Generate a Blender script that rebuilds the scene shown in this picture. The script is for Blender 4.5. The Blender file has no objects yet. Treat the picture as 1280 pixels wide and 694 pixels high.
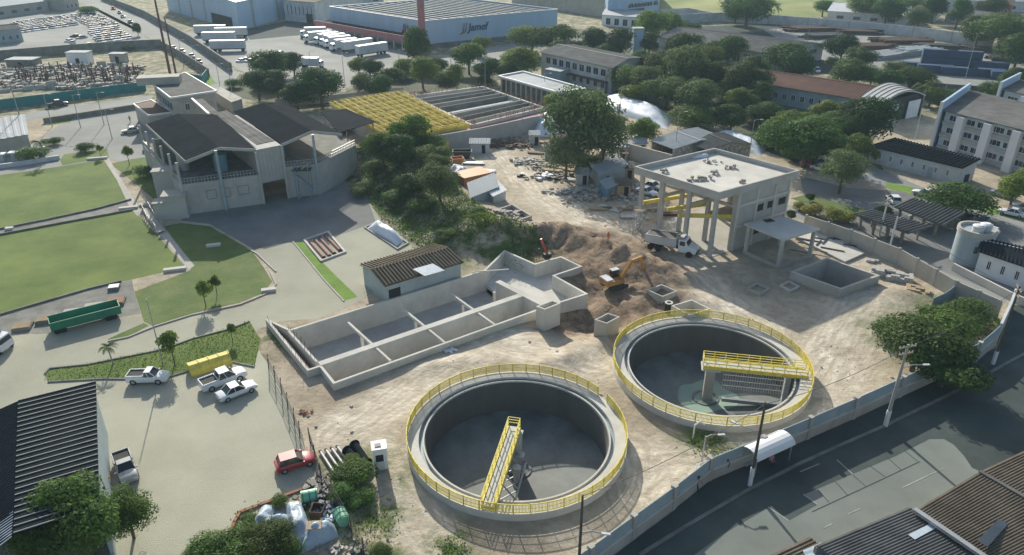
import bpy, bmesh, math, random
from math import radians, sin, cos, pi, atan2, hypot, tan
from mathutils import Vector, Matrix, noise
from mathutils.geometry import delaunay_2d_cdt
random.seed(7)
S = bpy.context.scene
COL = S.collection
# ---------------------------------------------------------------- camera and site survey helper
FPX, TH, CH = 925.0, radians(27), 50.0
_fw = Vector((0, cos(TH), -sin(TH))); _up = Vector((0, sin(TH), cos(TH)))
def P(x, y, h=0.0):
    """point of the place at height h that the survey photo shows at x, y"""
    d = _fw + Vector(((x-640)/FPX, 0, 0)) + (347-y)/FPX*_up
    t = (CH-h)/-d.z
    return Vector((t*d.x, t*d.y, h))
def mpp(x, y, h=0.0):
    p = P(x, y, h) - Vector((0, 0, CH))
    return p.dot(_fw)/FPX
cam = bpy.data.cameras.new('camera'); co = bpy.data.objects.new('camera', cam); COL.objects.link(co)
co.location = (0, 0, CH); co.rotation_euler = (radians(90)-TH, 0, 0)
cam.sensor_width = 36; cam.lens = 36*FPX/1280; cam.clip_start = 1; cam.clip_end = 8000
S.camera = co
# ---------------------------------------------------------------- light
SUN_AZ, SUN_EL = radians(164), radians(26)       # direction the shadows run to, height of the sun
w = bpy.data.worlds.new('World'); S.world = w; w.use_nodes = True
nt = w.node_tree; bg = nt.nodes['Background']
sky = nt.nodes.new('ShaderNodeTexSky'); sky.sky_type = 'NISHITA'; sky.sun_disc = False
sky.sun_elevation = SUN_EL; sky.sun_rotation = SUN_AZ + pi; sky.altitude = 50; sky.air_density = 1.2; sky.dust_density = 2.0
nt.links.new(sky.outputs[0], bg.inputs[0]); bg.inputs[1].default_value = 0.11
sl = bpy.data.lights.new('sun', 'SUN'); so = bpy.data.objects.new('sun', sl); COL.objects.link(so)
sl.energy = 4.6; sl.angle = radians(0.6); sl.color = (1.0, 0.955, 0.83)
dv = Vector((sin(SUN_AZ)*cos(SUN_EL), cos(SUN_AZ)*cos(SUN_EL), -sin(SUN_EL)))
so.rotation_euler = dv.to_track_quat('-Z', 'Y').to_euler(); so.location = (0, 0, 200)
S.view_settings.view_transform = 'Standard'; S.view_settings.look = 'None'; S.view_settings.exposure = 0.37; S.view_settings.gamma = 1
# ---------------------------------------------------------------- materials
MATS = {}
def mat(name, c, rough=0.85, var=0.18, scale=0.6, c2=None, metal=0.0, bump=0.0, bscale=8.0, detail=6, rnd=0.0, transl=0.0, spec=0.35, alpha=1.0, stretch=None, stain=0.0, coat=0):
    if name in MATS: return MATS[name]
    m = bpy.data.materials.new(name); m.use_nodes = True; n = m.node_tree; N = n.nodes; L = n.links
    b = N['Principled BSDF']; b.inputs['Roughness'].default_value = rough; b.inputs['Metallic'].default_value = metal
    b.inputs['Specular IOR Level'].default_value = spec
    if coat: b.inputs['Coat Weight'].default_value = coat
    tc = N.new('ShaderNodeTexCoord'); mp = N.new('ShaderNodeMapping'); L.new(tc.outputs['Object'], mp.inputs[0])
    if stretch: mp.inputs['Scale'].default_value = stretch
    nz = N.new('ShaderNodeTexNoise'); nz.inputs['Scale'].default_value = scale; nz.inputs['Detail'].default_value = detail; nz.inputs['Roughness'].default_value = 0.62
    L.new(mp.outputs[0], nz.inputs['Vector'])
    mr = N.new('ShaderNodeMapRange'); mr.inputs[1].default_value = 0.3; mr.inputs[2].default_value = 0.7; L.new(nz.outputs[0], mr.inputs[0])
    mx = N.new('ShaderNodeMix'); mx.data_type = 'RGBA'
    ca = [max(0, v*(1-var)) for v in c]; cb = c2 if c2 else [v*(1+var) for v in c]
    mx.inputs[6].default_value = (*ca, 1); mx.inputs[7].default_value = (*cb, 1)
    L.new(mr.outputs[0], mx.inputs[0]); out = mx.outputs[2]
    if stain:
        n2 = N.new('ShaderNodeTexNoise'); n2.inputs['Scale'].default_value = scale*0.23; n2.inputs['Detail'].default_value = 8; n2.inputs['Roughness'].default_value = .7
        L.new(tc.outputs['Object'], n2.inputs['Vector'])
        r2 = N.new('ShaderNodeMapRange'); r2.inputs[1].default_value = 0.45; r2.inputs[2].default_value = 0.68; r2.inputs[4].default_value = stain; L.new(n2.outputs[0], r2.inputs[0])
        m2 = N.new('ShaderNodeMix'); m2.data_type = 'RGBA'; m2.inputs[7].default_value = (c[0]*.35, c[1]*.34, c[2]*.32, 1)
        L.new(r2.outputs[0], m2.inputs[0]); L.new(out, m2.inputs[6]); out = m2.outputs[2]
    if rnd:
        oi = N.new('ShaderNodeObjectInfo'); hs = N.new('ShaderNodeHueSaturation')
        a = N.new('ShaderNodeMapRange'); a.inputs[3].default_value = 1-rnd; a.inputs[4].default_value = 1+rnd; L.new(oi.outputs['Random'], a.inputs[0]); L.new(a.outputs[0], hs.inputs['Value'])
        hm = N.new('ShaderNodeMapRange'); fr = N.new('ShaderNodeMath'); fr.operation = 'MULTIPLY'; fr.inputs[1].default_value = 7.31; L.new(oi.outputs['Random'], fr.inputs[0]); fc = N.new('ShaderNodeMath'); fc.operation = 'FRACT'; L.new(fr.outputs[0], fc.inputs[0]); hm.inputs[3].default_value = .475; hm.inputs[4].default_value = .515; L.new(fc.outputs[0], hm.inputs[0]); L.new(hm.outputs[0], hs.inputs['Hue'])
        L.new(out, hs.inputs['Color']); out = hs.outputs[0]
    L.new(out, b.inputs['Base Color'])
    if bump:
        nb = N.new('ShaderNodeTexNoise'); nb.inputs['Scale'].default_value = bscale; nb.inputs['Detail'].default_value = 5
        L.new(mp.outputs[0], nb.inputs['Vector'])
        bp = N.new('ShaderNodeBump'); bp.inputs['Strength'].default_value = bump; bp.inputs['Distance'].default_value = 0.25
        L.new(nb.outputs[0], bp.inputs['Height']); L.new(bp.outputs[0], b.inputs['Normal'])
    if transl:
        tr = N.new('ShaderNodeBsdfTranslucent'); ms = N.new('ShaderNodeMixShader'); ms.inputs[0].default_value = transl
        L.new(out, tr.inputs[0]); L.new(b.outputs[0], ms.inputs[1]); L.new(tr.outputs[0], ms.inputs[2]); L.new(ms.outputs[0], N['Material Output'].inputs[0])
    MATS[name] = m
    return m
M = dict(
 conc=mat('concrete', (.43,.41,.37), .9, .14, .5, bump=.15, stain=.25),
 concl=mat('pale_concrete', (.58,.56,.51), .9, .14, .4, bump=.12, stain=.35),
 concn=mat('new_concrete', (.45,.44,.415), .9, .14, .35, bump=.12, stain=.35),
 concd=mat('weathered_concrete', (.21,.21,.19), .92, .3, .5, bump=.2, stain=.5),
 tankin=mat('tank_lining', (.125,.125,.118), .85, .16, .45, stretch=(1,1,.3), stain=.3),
 officew=mat('bluish_white_render', (.50,.58,.64), .8, .12, .5, stain=.3),
 algae=mat('pale_green_sediment', (.34,.47,.36), .5, .2, .5, c2=(.22,.32,.27), detail=8),
 woodfl=mat('dark_undergrowth', (.06,.085,.034), .95, .3, .12, c2=(.12,.12,.075), detail=9, bump=.4, bscale=3),  # dark green to brownish floor under the trees, mottled by noise
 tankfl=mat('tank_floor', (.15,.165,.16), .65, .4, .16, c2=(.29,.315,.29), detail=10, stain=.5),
 yell=mat('yellow_paint', (.72,.60,.12), .65, .22, 2.5, stain=.35),
 grat=mat('fibre_grating', (.50,.50,.46), .7, .12, 3),
 white=mat('white_paint', (.74,.75,.76), .55, .06, .5, stain=.12),
 whited=mat('weathered_white_paint', (.56,.58,.60), .75, .15, .5, stain=.35),
 bluew=mat('pale_blue_cladding', (.42,.55,.70), .55, .07, .3, stretch=(1,1,.1)),
 blue=mat('blue_paint', (.14,.28,.38), .55, .12, .8, stain=.2),
 bluel=mat('light_blue_paint', (.33,.40,.43), .6, .12, .8, stain=.3),
 dblue=mat('dark_blue_container_paint', (.035,.07,.15), .55, .2, .6, stain=.3),
 green=mat('green_paint', (.03,.22,.13), .5, .15, .6, stain=.25),
 lgreen=mat('light_green_plastic', (.22,.50,.33), .45, .1, 1),
 teal=mat('teal_hoarding', (.02,.22,.22), .6, .15, .3),
 red=mat('red_paint', (.42,.035,.05), .35, .1, .8, coat=.6),
 pink=mat('faded_red_paint', (.42,.17,.18), .7, .15, .4, stain=.2),
 rustr=mat('red_clay_roof', (.13,.06,.042), .9, .3, .35, stain=.5),
 orange=mat('orange_paint', (.46,.20,.07), .55, .15, .8, stain=.2),
 yexc=mat('dusty_machine_paint', (.52,.26,.07), .65, .25, 1.2, stain=.35),
 rooff=mat('dark_fibre_roof', (.018,.024,.032), 1.0, .3, .4, stain=.4, spec=.04),
 roofg=mat('grey_fibre_roof', (.15,.15,.145), .95, .3, .4, stain=.5, spec=.08),
 roofl=mat('light_metal_roof', (.36,.39,.41), .8, .15, .3, stain=.3),
 roofb=mat('brown_fibre_roof', (.19,.16,.12), .95, .3, .5, stain=.5, spec=.08),
 roofdark=mat('black_metal_roof', (.011,.017,.021), .9, .25, .5, spec=.04),
 rib=mat('pale_roof_rib', (.17,.19,.20), .7, .2, .8),
 panel=mat('translucent_panel', (.45,.52,.58), .4, .12, 2),
 asph=mat('asphalt', (.078,.096,.092), .95, .3, .15, detail=10, bump=.1, bscale=20, stain=.3, spec=.1),
 road=mat('worn_concrete_road', (.21,.23,.21), .95, .16, .12, detail=11, bump=.15, bscale=15, stain=.4, spec=.1),
 yard=mat('pale_yard_paving', (.42,.41,.325), .95, .17, .05, detail=12, bump=.3, bscale=9, stain=.45, spec=.1),
 yardg=mat('grey_yard_paving', (.20,.205,.20), .93, .3, .10, detail=9, bump=.15, bscale=12, stain=.3),
 yards=mat('grey_lot_paving', (.27,.275,.26), .93, .2, .08, detail=9, stain=.3),  # mid-grey paving for lots, side streets and tracks
 grass=mat('field_grass', (.095,.170,.028), .95, .25, .10, c2=(.185,.235,.055), detail=13, bump=.4, bscale=6, stain=.3),
 grassd=mat('rough_grass', (.10,.19,.035), .95, .3, .25, c2=(.17,.20,.065), detail=9, bump=.5, bscale=4, stain=.3),
 grassb=mat('bright_grass', (.15,.26,.035), .95, .25, .3, bump=.5, bscale=5),
 grassfar=mat('dry_meadow', (.20,.26,.07), .95, .3, .03, c2=(.36,.36,.13), detail=9),
 line=mat('road_line_paint', (.33,.35,.32), .8, .25, 1.5, stain=.3),
 joint=mat('tar_joint', (.06,.065,.065), .9, .2, 1),
 tarp=mat('white_tarpaulin', (.66,.71,.78), .55, .08, .6, bump=.25, bscale=1.5),
 tarpb=mat('blue_grey_tarpaulin', (.36,.44,.52), .45, .15, .7, bump=.5, bscale=2),
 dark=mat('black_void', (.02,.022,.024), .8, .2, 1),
 glass=mat('dark_glass', (.02,.027,.033), .12, .1, 1, spec=.6),
 glassb=mat('window_glass', (.05,.065,.08), .2, .3, .4, spec=.6),
 tyre=mat('tyre_rubber', (.02,.02,.02), .9, .1, 3),
 steel=mat('galvanised_steel', (.38,.39,.40), .5, .12, 2, metal=.4),
 dsteel=mat('dark_steel', (.06,.058,.055), .6, .3, 2),
 rust=mat('rusty_steel', (.10,.055,.04), .85, .35, 1.5),
 rustp=mat('pinkish_rust', (.36,.20,.17), .85, .25, 1.5),
 wood=mat('weathered_wood', (.27,.20,.13), .9, .25, 2),
 woodp=mat('plywood', (.40,.30,.19), .85, .2, 1.5),
 brick=mat('raw_brick', (.33,.17,.11), .92, .25, 2, stain=.3),
 pole=mat('pole_concrete', (.34,.34,.32), .85, .2, 2, stain=.3),
 poled=mat('dark_pole_wood', (.085,.08,.07), .9, .3, 2),
 polerust=mat('brown_mast_paint', (.16,.09,.06), .85, .3, 1),
 carw=mat('white_car_paint', (.70,.73,.76), .3, .03, 1, coat=.4),
 cars=mat('silver_car_paint', (.36,.38,.40), .28, .05, 1, metal=.3, coat=.8),
 card=mat('dark_car_paint', (.03,.035,.045), .25, .1, 1, coat=.8),
 carb=mat('blue_car_paint', (.05,.09,.18), .25, .1, 1, coat=.8),
 lamp=mat('lamp_lens', (.7,.7,.65), .2, .05, 1),
 rlamp=mat('red_lens', (.35,.02,.02), .3, .05, 1),
 bark=mat('bark', (.13,.10,.075), .95, .3, 3, bump=.3),
 leaf=mat('leaf_green', (.050,.115,.022), .75, .35, 1.0, c2=(.14,.24,.045), rnd=.35, transl=.38, spec=.25),
 leafd=mat('leaf_dark_green', (.032,.082,.020), .75, .35, 1.0, c2=(.09,.17,.036), rnd=.3, transl=.34, spec=.25),
 leafl=mat('leaf_light_green', (.095,.155,.030), .75, .3, 1.0, c2=(.23,.32,.055), rnd=.18, transl=.38, spec=.25),
 leafg=mat('leaf_grey_green', (.08,.13,.05), .8, .3, 1.0, c2=(.19,.26,.10), rnd=.15, transl=.35, spec=.25),
 leafy=mat('leaf_yellow_green', (.16,.19,.025), .8, .3, 1.0, c2=(.32,.31,.05), rnd=.1, transl=.25),
 debris=mat('mixed_debris', (.22,.20,.18), .9, .5, 1.6, c2=(.62,.58,.52)),
 skin=mat('skin', (.22,.12,.075), .6, .05, 4),
 hair=mat('hair', (.02,.015,.012), .7, .1, 4),
 oran=mat('orange_workwear', (.70,.20,.04), .8, .1, 4),
 pinkc=mat('pink_shirt', (.50,.25,.27), .85, .1, 4),
 jeans=mat('dark_trousers', (.03,.035,.05), .9, .1, 4),
 yelc=mat('yellow_shirt', (.55,.38,.06), .85, .1, 4),
)
# ---------------------------------------------------------------- mesh builder
class MB:
    def __init__(s): s.v = []; s.f = []
    def add(s, vs, fs):
        o = len(s.v); s.v += [Vector(v) for v in vs]; s.f += [tuple(i+o for i in f) for f in fs]; return s
    def box(s, c, sz, rz=0.0):
        c = Vector(c); x, y, z = sz[0]/2, sz[1]/2, sz[2]/2; R = Matrix.Rotation(rz, 3, 'Z')
        vs = [c + R @ Vector((a*x, b*y, d*z)) for d in (-1, 1) for a, b in ((-1,-1),(1,-1),(1,1),(-1,1))]
        return s.add(vs, [(3,2,1,0),(4,5,6,7),(0,1,5,4),(1,2,6,5),(2,3,7,6),(3,0,4,7)])
    def wall(s, a, b, t, z0, z1, z1b=None):
        """upright slab along ground segment a-b"""
        a = Vector((a[0], a[1], 0)); b = Vector((b[0], b[1], 0)); d = (b-a).normalized(); n = Vector((-d.y, d.x, 0))*t/2
        z1b = z1 if z1b is None else z1b
        vs = [a-n+Vector((0,0,z0)), b-n+Vector((0,0,z0)), b+n+Vector((0,0,z0)), a+n+Vector((0,0,z0)), a-n+Vector((0,0,z1)), b-n+Vector((0,0,z1b)), b+n+Vector((0,0,z1b)), a+n+Vector((0,0,z1))]
        return s.add(vs, [(3,2,1,0),(4,5,6,7),(0,1,5,4),(1,2,6,5),(2,3,7,6),(3,0,4,7)])
    def prism(s, poly, z0, z1):
        n = len(poly)
        ar = sum(poly[i][0]*poly[(i+1)%n][1]-poly[(i+1)%n][0]*poly[i][1] for i in range(n))
        if ar < 0: poly = poly[::-1]
        vs = [Vector((p[0], p[1], z0)) for p in poly]+[Vector((p[0], p[1], z1)) for p in poly]
        return s.add(vs, [tuple(range(n-1, -1, -1)), tuple(range(n, 2*n))]+[(i, (i+1) % n, n+(i+1) % n, n+i) for i in range(n)])
    def beam(s, a, b, wd, ht=None):
        a = Vector(a); b = Vector(b); d = (b-a); 
        if d.length < 1e-6: return s
        ht = wd if ht is None else ht; d.normalize()
        u = Vector((0,0,1)) if abs(d.z) < .95 else Vector((1,0,0))
        r = d.cross(u).normalized()*wd/2; u = r.cross(d).normalized()*ht/2
        vs = [p+q for p in (a, b) for q in (-r-u, r-u, r+u, -r+u)]
        return s.add(vs, [(0,3,2,1),(4,5,6,7),(0,1,5,4),(1,2,6,5),(2,3,7,6),(3,0,4,7)])
    def cyl(s, a, b, r, r2=None, n=12, caps=True):
        a = Vector(a); b = Vector(b); d = (b-a).normalized(); r2 = r if r2 is None else r2
        u = Vector((0,0,1)) if abs(d.z) < .95 else Vector((1,0,0))
        x = d.cross(u).normalized(); y = d.cross(x).normalized()
        vs = [a+(x*cos(t)+y*sin(t))*r for t in [2*pi*i/n for i in range(n)]]+[b+(x*cos(t)+y*sin(t))*r2 for t in [2*pi*i/n for i in range(n)]]
        fs = [(i, (i+1) % n, n+(i+1) % n, n+i) for i in range(n)]
        if caps: fs += [tuple(range(n-1, -1, -1)), tuple(range(n, 2*n))]
        return s.add(vs, fs)
    def tube(s, pts, r, n=8):
        for a, b in zip(pts, pts[1:]): s.cyl(a, b, r, r, n)
        return s
    def ring(s, c, r0, r1, z0, z1, n=96, a0=0.0, a1=2*pi):
        full = abs(a1-a0-2*pi) < 1e-6; k = n if full else n+1; vs = []
        for i in range(k):
            t = a0+(a1-a0)*i/n; q = Vector((cos(t), sin(t), 0))
            for r, z in ((r0, z0), (r1, z0), (r1, z1), (r0, z1)): vs.append(Vector((c[0], c[1], 0))+q*r+Vector((0,0,z)))
        fs = []
        for i in range(n):
            a = 4*i; b = 4*((i+1) % k)
            fs += [(a+j, b+j, b+(j+1) % 4, a+(j+1) % 4) for j in range(4)]
        if not full: fs += [(0,1,2,3), (4*n+3,4*n+2,4*n+1,4*n)]
        return s.add(vs, fs)
    def loft(s, rings, caps=True):
        n = len(rings[0]); vs = [Vector(p) for r in rings for p in r]; fs = []
        for k in range(len(rings)-1):
            fs += [(k*n+i, k*n+(i+1) % n, (k+1)*n+(i+1) % n, (k+1)*n+i) for i in range(n)]
        if caps: fs += [tuple(range(n-1, -1, -1)), tuple(range((len(rings)-1)*n, len(rings)*n))]
        return s.add(vs, fs)
    def quad(s, a, b, c, d): return s.add([a, b, c, d], [(0,1,2,3)])
    def slab(s, a, b, c, d, t):
        a, b, c, d = map(Vector, (a, b, c, d)); n = (b-a).cross(d-a).normalized()
        if n.z < 0: n = -n
        v = [a, b, c, d]; return s.add([p-n*t for p in v]+v, [(0,1,2,3),(4,5,6,7),(0,1,5,4),(1,2,6,5),(2,3,7,6),(3,0,4,7)])
    def corrug(s, a, b, c, d, n, amp, duty=.45):
        """ribbed sheet: ribs run a->d and b->c, n of them side by side from a to b"""
        a, b, c, d = map(Vector, (a, b, c, d)); nn = (b-a).cross(d-a).normalized()
        if nn.z < 0: nn = -nn
        prof = []
        for i in range(n):
            for u, h in ((0, 0), (duty, 0), (duty+.12, amp), (.88, amp)): prof.append(((i+u)/n, h))
        prof.append((1.0, 0)); vs = []
        for u, h in prof: vs += [a.lerp(b, u)+nn*h, d.lerp(c, u)+nn*h]
        fs = [(2*i, 2*i+2, 2*i+3, 2*i+1) for i in range(len(prof)-1)]
        return s.add(vs, fs)
    def blob(s, c, r, seed=0, rough=.25, sub=2):
        bm = bmesh.new(); bmesh.ops.create_icosphere(bm, subdivisions=sub, radius=1); c = Vector(c)
        r = Vector(r) if hasattr(r, '__len__') else Vector((r, r, r)); vs = []
        for v in bm.verts:
            k = 1+rough*noise.noise(v.co*1.6+Vector((seed*7.3, seed*3.1, seed)))*2
            vs.append(c+Vector((v.co.x*r.x, v.co.y*r.y, v.co.z*r.z))*k)
        s.add(vs, [tuple(v.index for v in f.verts) for f in bm.faces]); bm.free(); return s
    def build(s, name, m, parent=None, label=None, cat=None, group=None, kind=None, smooth=False, origin=None):
        me = bpy.data.meshes.new(name)
        if parent is not None: off = parent['_w']; off = Vector(off)
        elif origin is not None: off = Vector(origin)
        else:
            if s.v and kind != 'structure':
                xs = [v.x for v in s.v]; ys = [v.y for v in s.v]; off = Vector(((min(xs)+max(xs))/2, (min(ys)+max(ys))/2, min(v.z for v in s.v)))
            else: off = Vector((0, 0, 0))
        me.from_pydata([v-off for v in s.v], [], s.f); me.materials.append(M[m] if isinstance(m, str) else m)
        bm = bmesh.new(); bm.from_mesh(me); bmesh.ops.recalc_face_normals(bm, faces=bm.faces); bm.to_mesh(me); bm.free()
        if smooth: me.polygons.foreach_set('use_smooth', [True]*len(me.polygons))
        me.update()
        o = bpy.data.objects.new(name, me); COL.objects.link(o)
        if parent is not None: o.parent = parent; o['_w'] = tuple(off)
        else: o.location = off; o['_w'] = tuple(off)
        if label: o['label'] = label
        if cat: o['category'] = cat
        if group: o['group'] = group
        if kind: o['kind'] = kind
        return o
def thing(name, label, cat, loc, group=None):
    o = bpy.data.objects.new(name, None); COL.objects.link(o); o.empty_display_size = .3
    o.location = loc; o['_w'] = tuple(loc); o['label'] = label; o['category'] = cat
    if group: o['group'] = group
    return o
def copy_tree(src, loc, rz=0.0, label=None, scale=None, group=None):
    def rec(o, par):
        c = o.copy(); COL.objects.link(c)
        if par is not None: c.parent = par
        for ch in o.children: rec(ch, c)
        return c
    r = rec(src, None); r.location = loc; r.rotation_euler = (0, 0, rz)
    if label: r['label'] = label
    if group: r['group'] = group
    if scale: r.scale = scale
    return r
FIRST = {}
def place(key, make, loc, rz=0.0, label=None, scale=None, group=None):
    """first call builds the thing, later calls copy it"""
    if key not in FIRST:
        o = make(); FIRST[key] = o
        o.location = loc; o.rotation_euler = (0, 0, rz)
        if label: o['label'] = label
        if group: o['group'] = group
        if scale: o.scale = scale
        return o
    return copy_tree(FIRST[key], loc, rz, label, scale, group)
def sheet(name, pts, m, lv=1, px=True):
    w_ = [P(*p) if px else Vector((p[0], p[1], 0)) for p in pts]
    mb = MB(); me = bpy.data.meshes.new(name)
    r = delaunay_2d_cdt([v.xy for v in w_], [], [list(range(len(w_)))], 1, 1e-5)
    mb.add([Vector((v.x, v.y, .006*lv)) for v in r[0]], [f for f in r[2]])
    o = mb.build(name, m, kind='structure')
    for p in o.data.polygons:
        if p.normal.z < 0: p.flip()
    return o
def line3(pts, z): return [P(*p).to_3d()+Vector((0, 0, z)) for p in pts]
def kerb(name, pts, m='concd', w_=.25, h=.14, z0=-.05):
    mb = MB(); q = [P(*p) for p in pts]
    for a, b in zip(q, q[1:]):
        d = (b-a).normalized()*w_*.25; mb.wall(a-d*0, b, w_, z0, h)
    return mb.build(name, m, kind='structure')
def inpoly(x, y, poly):
    c = False; j = len(poly)-1
    for i in range(len(poly)):
        xi, yi = poly[i][0], poly[i][1]; xj, yj = poly[j][0], poly[j][1]
        if (yi > y) != (yj > y) and x < (xj-xi)*(y-yi)/(yj-yi)+xi: c = not c
        j = i
    return c
def segdist(p, a, b):
    a = Vector((a[0], a[1])); b = Vector((b[0], b[1])); p = Vector((p[0], p[1])); d = b-a
    t = max(0, min(1, (p-a).dot(d)/max(1e-9, d.length_squared))); return (p-(a+d*t)).length
HAZE = 0.00022
# ================================================================ ground with relief
TANK1 = (0.49, 60.93); TANK2 = (23.53, 73.61)
TR = 11.6
BZ = 1.0
def bp(x, y, z=BZ): v = P(x, y, z); return Vector((v.x, v.y, 0))
b_out = [bp(333, 399), bp(384, 463.6), bp(399.7, 458.6), bp(416.5, 480), bp(672, 388), bp(699, 378.8), bp(735.3, 367.3), bp(693.9, 344.5), bp(728.2, 333), bp(701, 320.3), bp(668.7, 329.4), bp(630.4, 312.5), bp(605, 337.4), bp(362.6, 411.7)]
sq = [bp(987.9, 339.6, 1.4), bp(1051.9, 362, 1.4), bp(1100.4, 344.3, 1.4), bp(1033.6, 322, 1.4)]
chan = [P(379, 301), P(411, 290), P(433, 316), P(401, 328)]
def shrink(poly, k):
    c = sum((Vector((p[0], p[1], 0)) for p in poly), Vector())/len(poly); return [c+(Vector((p[0], p[1], 0))-c)*k for p in poly]
def circ(c, r, n=64): return [Vector((c[0]+r*cos(2*pi*i/n), c[1]+r*sin(2*pi*i/n), 0)) for i in range(n)]
def inset(poly, d):
    n = len(poly); ar = sum(poly[i][0]*poly[(i+1)%n][1]-poly[(i+1)%n][0]*poly[i][1] for i in range(n)); sg = 1 if ar > 0 else -1; out = []
    for i in range(n):
        p0 = Vector(poly[i-1]); p1 = Vector(poly[i]); p2 = Vector(poly[(i+1) % n])
        d1 = (p1-p0).normalized(); d2 = (p2-p1).normalized(); n1 = Vector((-d1.y, d1.x, 0))*sg; n2 = Vector((-d2.y, d2.x, 0))*sg
        m_ = (n1+n2); k = m_.length_squared/2
        out.append(p1+m_*d/max(.3, k))
    return out
ch1 = [P(808, 365), P(829, 373.5), P(846, 366), P(825, 357)]
holes = [circ(TANK1, 10.2), circ(TANK2, 10.2), inset(b_out, .12), inset(sq, .12), inset(chan, .1)]
mounds = [(P(700, 296), 6, 3, .1, 1.9), (P(650, 300), 5, 3, 1, 1.5), (P(745, 312), 7, 2.2, -.6, 1.9), (P(800, 345), 5, 2.4, -.7, 2.0), (P(775, 330), 5, 1.6, -.7, 1.3), (P(830, 338), 7, 2.5, -.6, .9), (P(760, 385), 7, 4.5, 0, -1.3), (P(725, 400), 5, 3, .3, -1.2), (P(742, 360), 4, 4, 0, -1.0),
          (P(790, 375), 4, 3, 0, 1.1), (P(612, 305), 4, 3, 0, 1.6), (P(715, 335), 4, 3, .5, .9), (P(585, 300), 4, 4, 0, 1.0), (P(730, 440), 4, 2, .4, .5), (P(560, 455), 5, 1.5, .3, .4), (P(865, 375), 5, 2, -.5, .7), (P(930, 345), 5, 3, 0, .5), (P(1130, 370), 4, 3, 0, .6), (P(700, 452), 3, 2, 0, .5), (P(770, 430), 3, 2, 0, .4)]
ridge = [P(462, 205), P(505, 215), P(560, 262), P(600, 292)]
sandline = [([(598, 178), (640, 212), (680, 245), (735, 275), (800, 303), (850, 340), (900, 385), (940, 410)], 4.6), ([(420, 545), (520, 480), (620, 425), (720, 410), (760, 440)], 3.4), ([(470, 560), (500, 620), (540, 680)], 3), ([(1020, 480), (1060, 420), (1090, 380)], 5), ([(790, 560), (800, 620), (840, 580), (960, 560), (1060, 500)], 3.5), ([(560, 420), (660, 440), (740, 460)], 3)]
sandline = [([P(*p) for p in l], r) for l, r in sandline]
mudpoly = [P(*p) for p in [(585, 280), (640, 268), (700, 285), (770, 315), (830, 345), (900, 400), (850, 395), (800, 392), (770, 400), (740, 420), (700, 415), (700, 350), (620, 320), (590, 325)]]
mudc = P(740, 345)
weeds = [(P(610, 300), 6), (P(470, 640), 4), (P(450, 600), 6), (P(340, 425), 5), (P(885, 555), 4), (P(520, 275), 8), (P(1150, 420), 9), (P(1200, 400), 8), (P(470, 680), 4), (P(560, 680), 3)]
siteyard = [P(*p) for p in [(520, 183), (548, 200), (566, 236), (592, 262), (630, 290), (760, 330), (800, 200), (600, 160)]]
def smooth01(t): t = max(0, min(1, t)); return t*t*(3-2*t)
def hgt(x, y):
    z = 0
    for c, rx, ry, a, h in mounds:
        dx, dy = x-c.x, y-c.y; u = dx*cos(a)+dy*sin(a); v = -dx*sin(a)+dy*cos(a); q = (u/rx)**2+(v/ry)**2
        if q < 6: z += h*math.exp(-q)*(1+.5*noise.noise(Vector((x*.5, y*.5, 3))))
    d = min(segdist((x, y), a, b) for a, b in zip(ridge, ridge[1:]))
    if d < 14: z += 2.2*smooth01(1-d/12)
    mz = smooth01(1-(hypot(x-mudc.x, (y-mudc.y)*.8)-10)/9)
    z += mz*(.75*noise.noise(Vector((x*.45, y*.45, 0)))+.3*noise.noise(Vector((x*1.3, y*1.3, 5))))
    return z
def flat_mask(x, y):
    for c in (TANK1, TANK2):
        r = hypot(x-c[0], y-c[1])
        if r < TR+2: return smooth01((r-TR)/2)
    return 1
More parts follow.
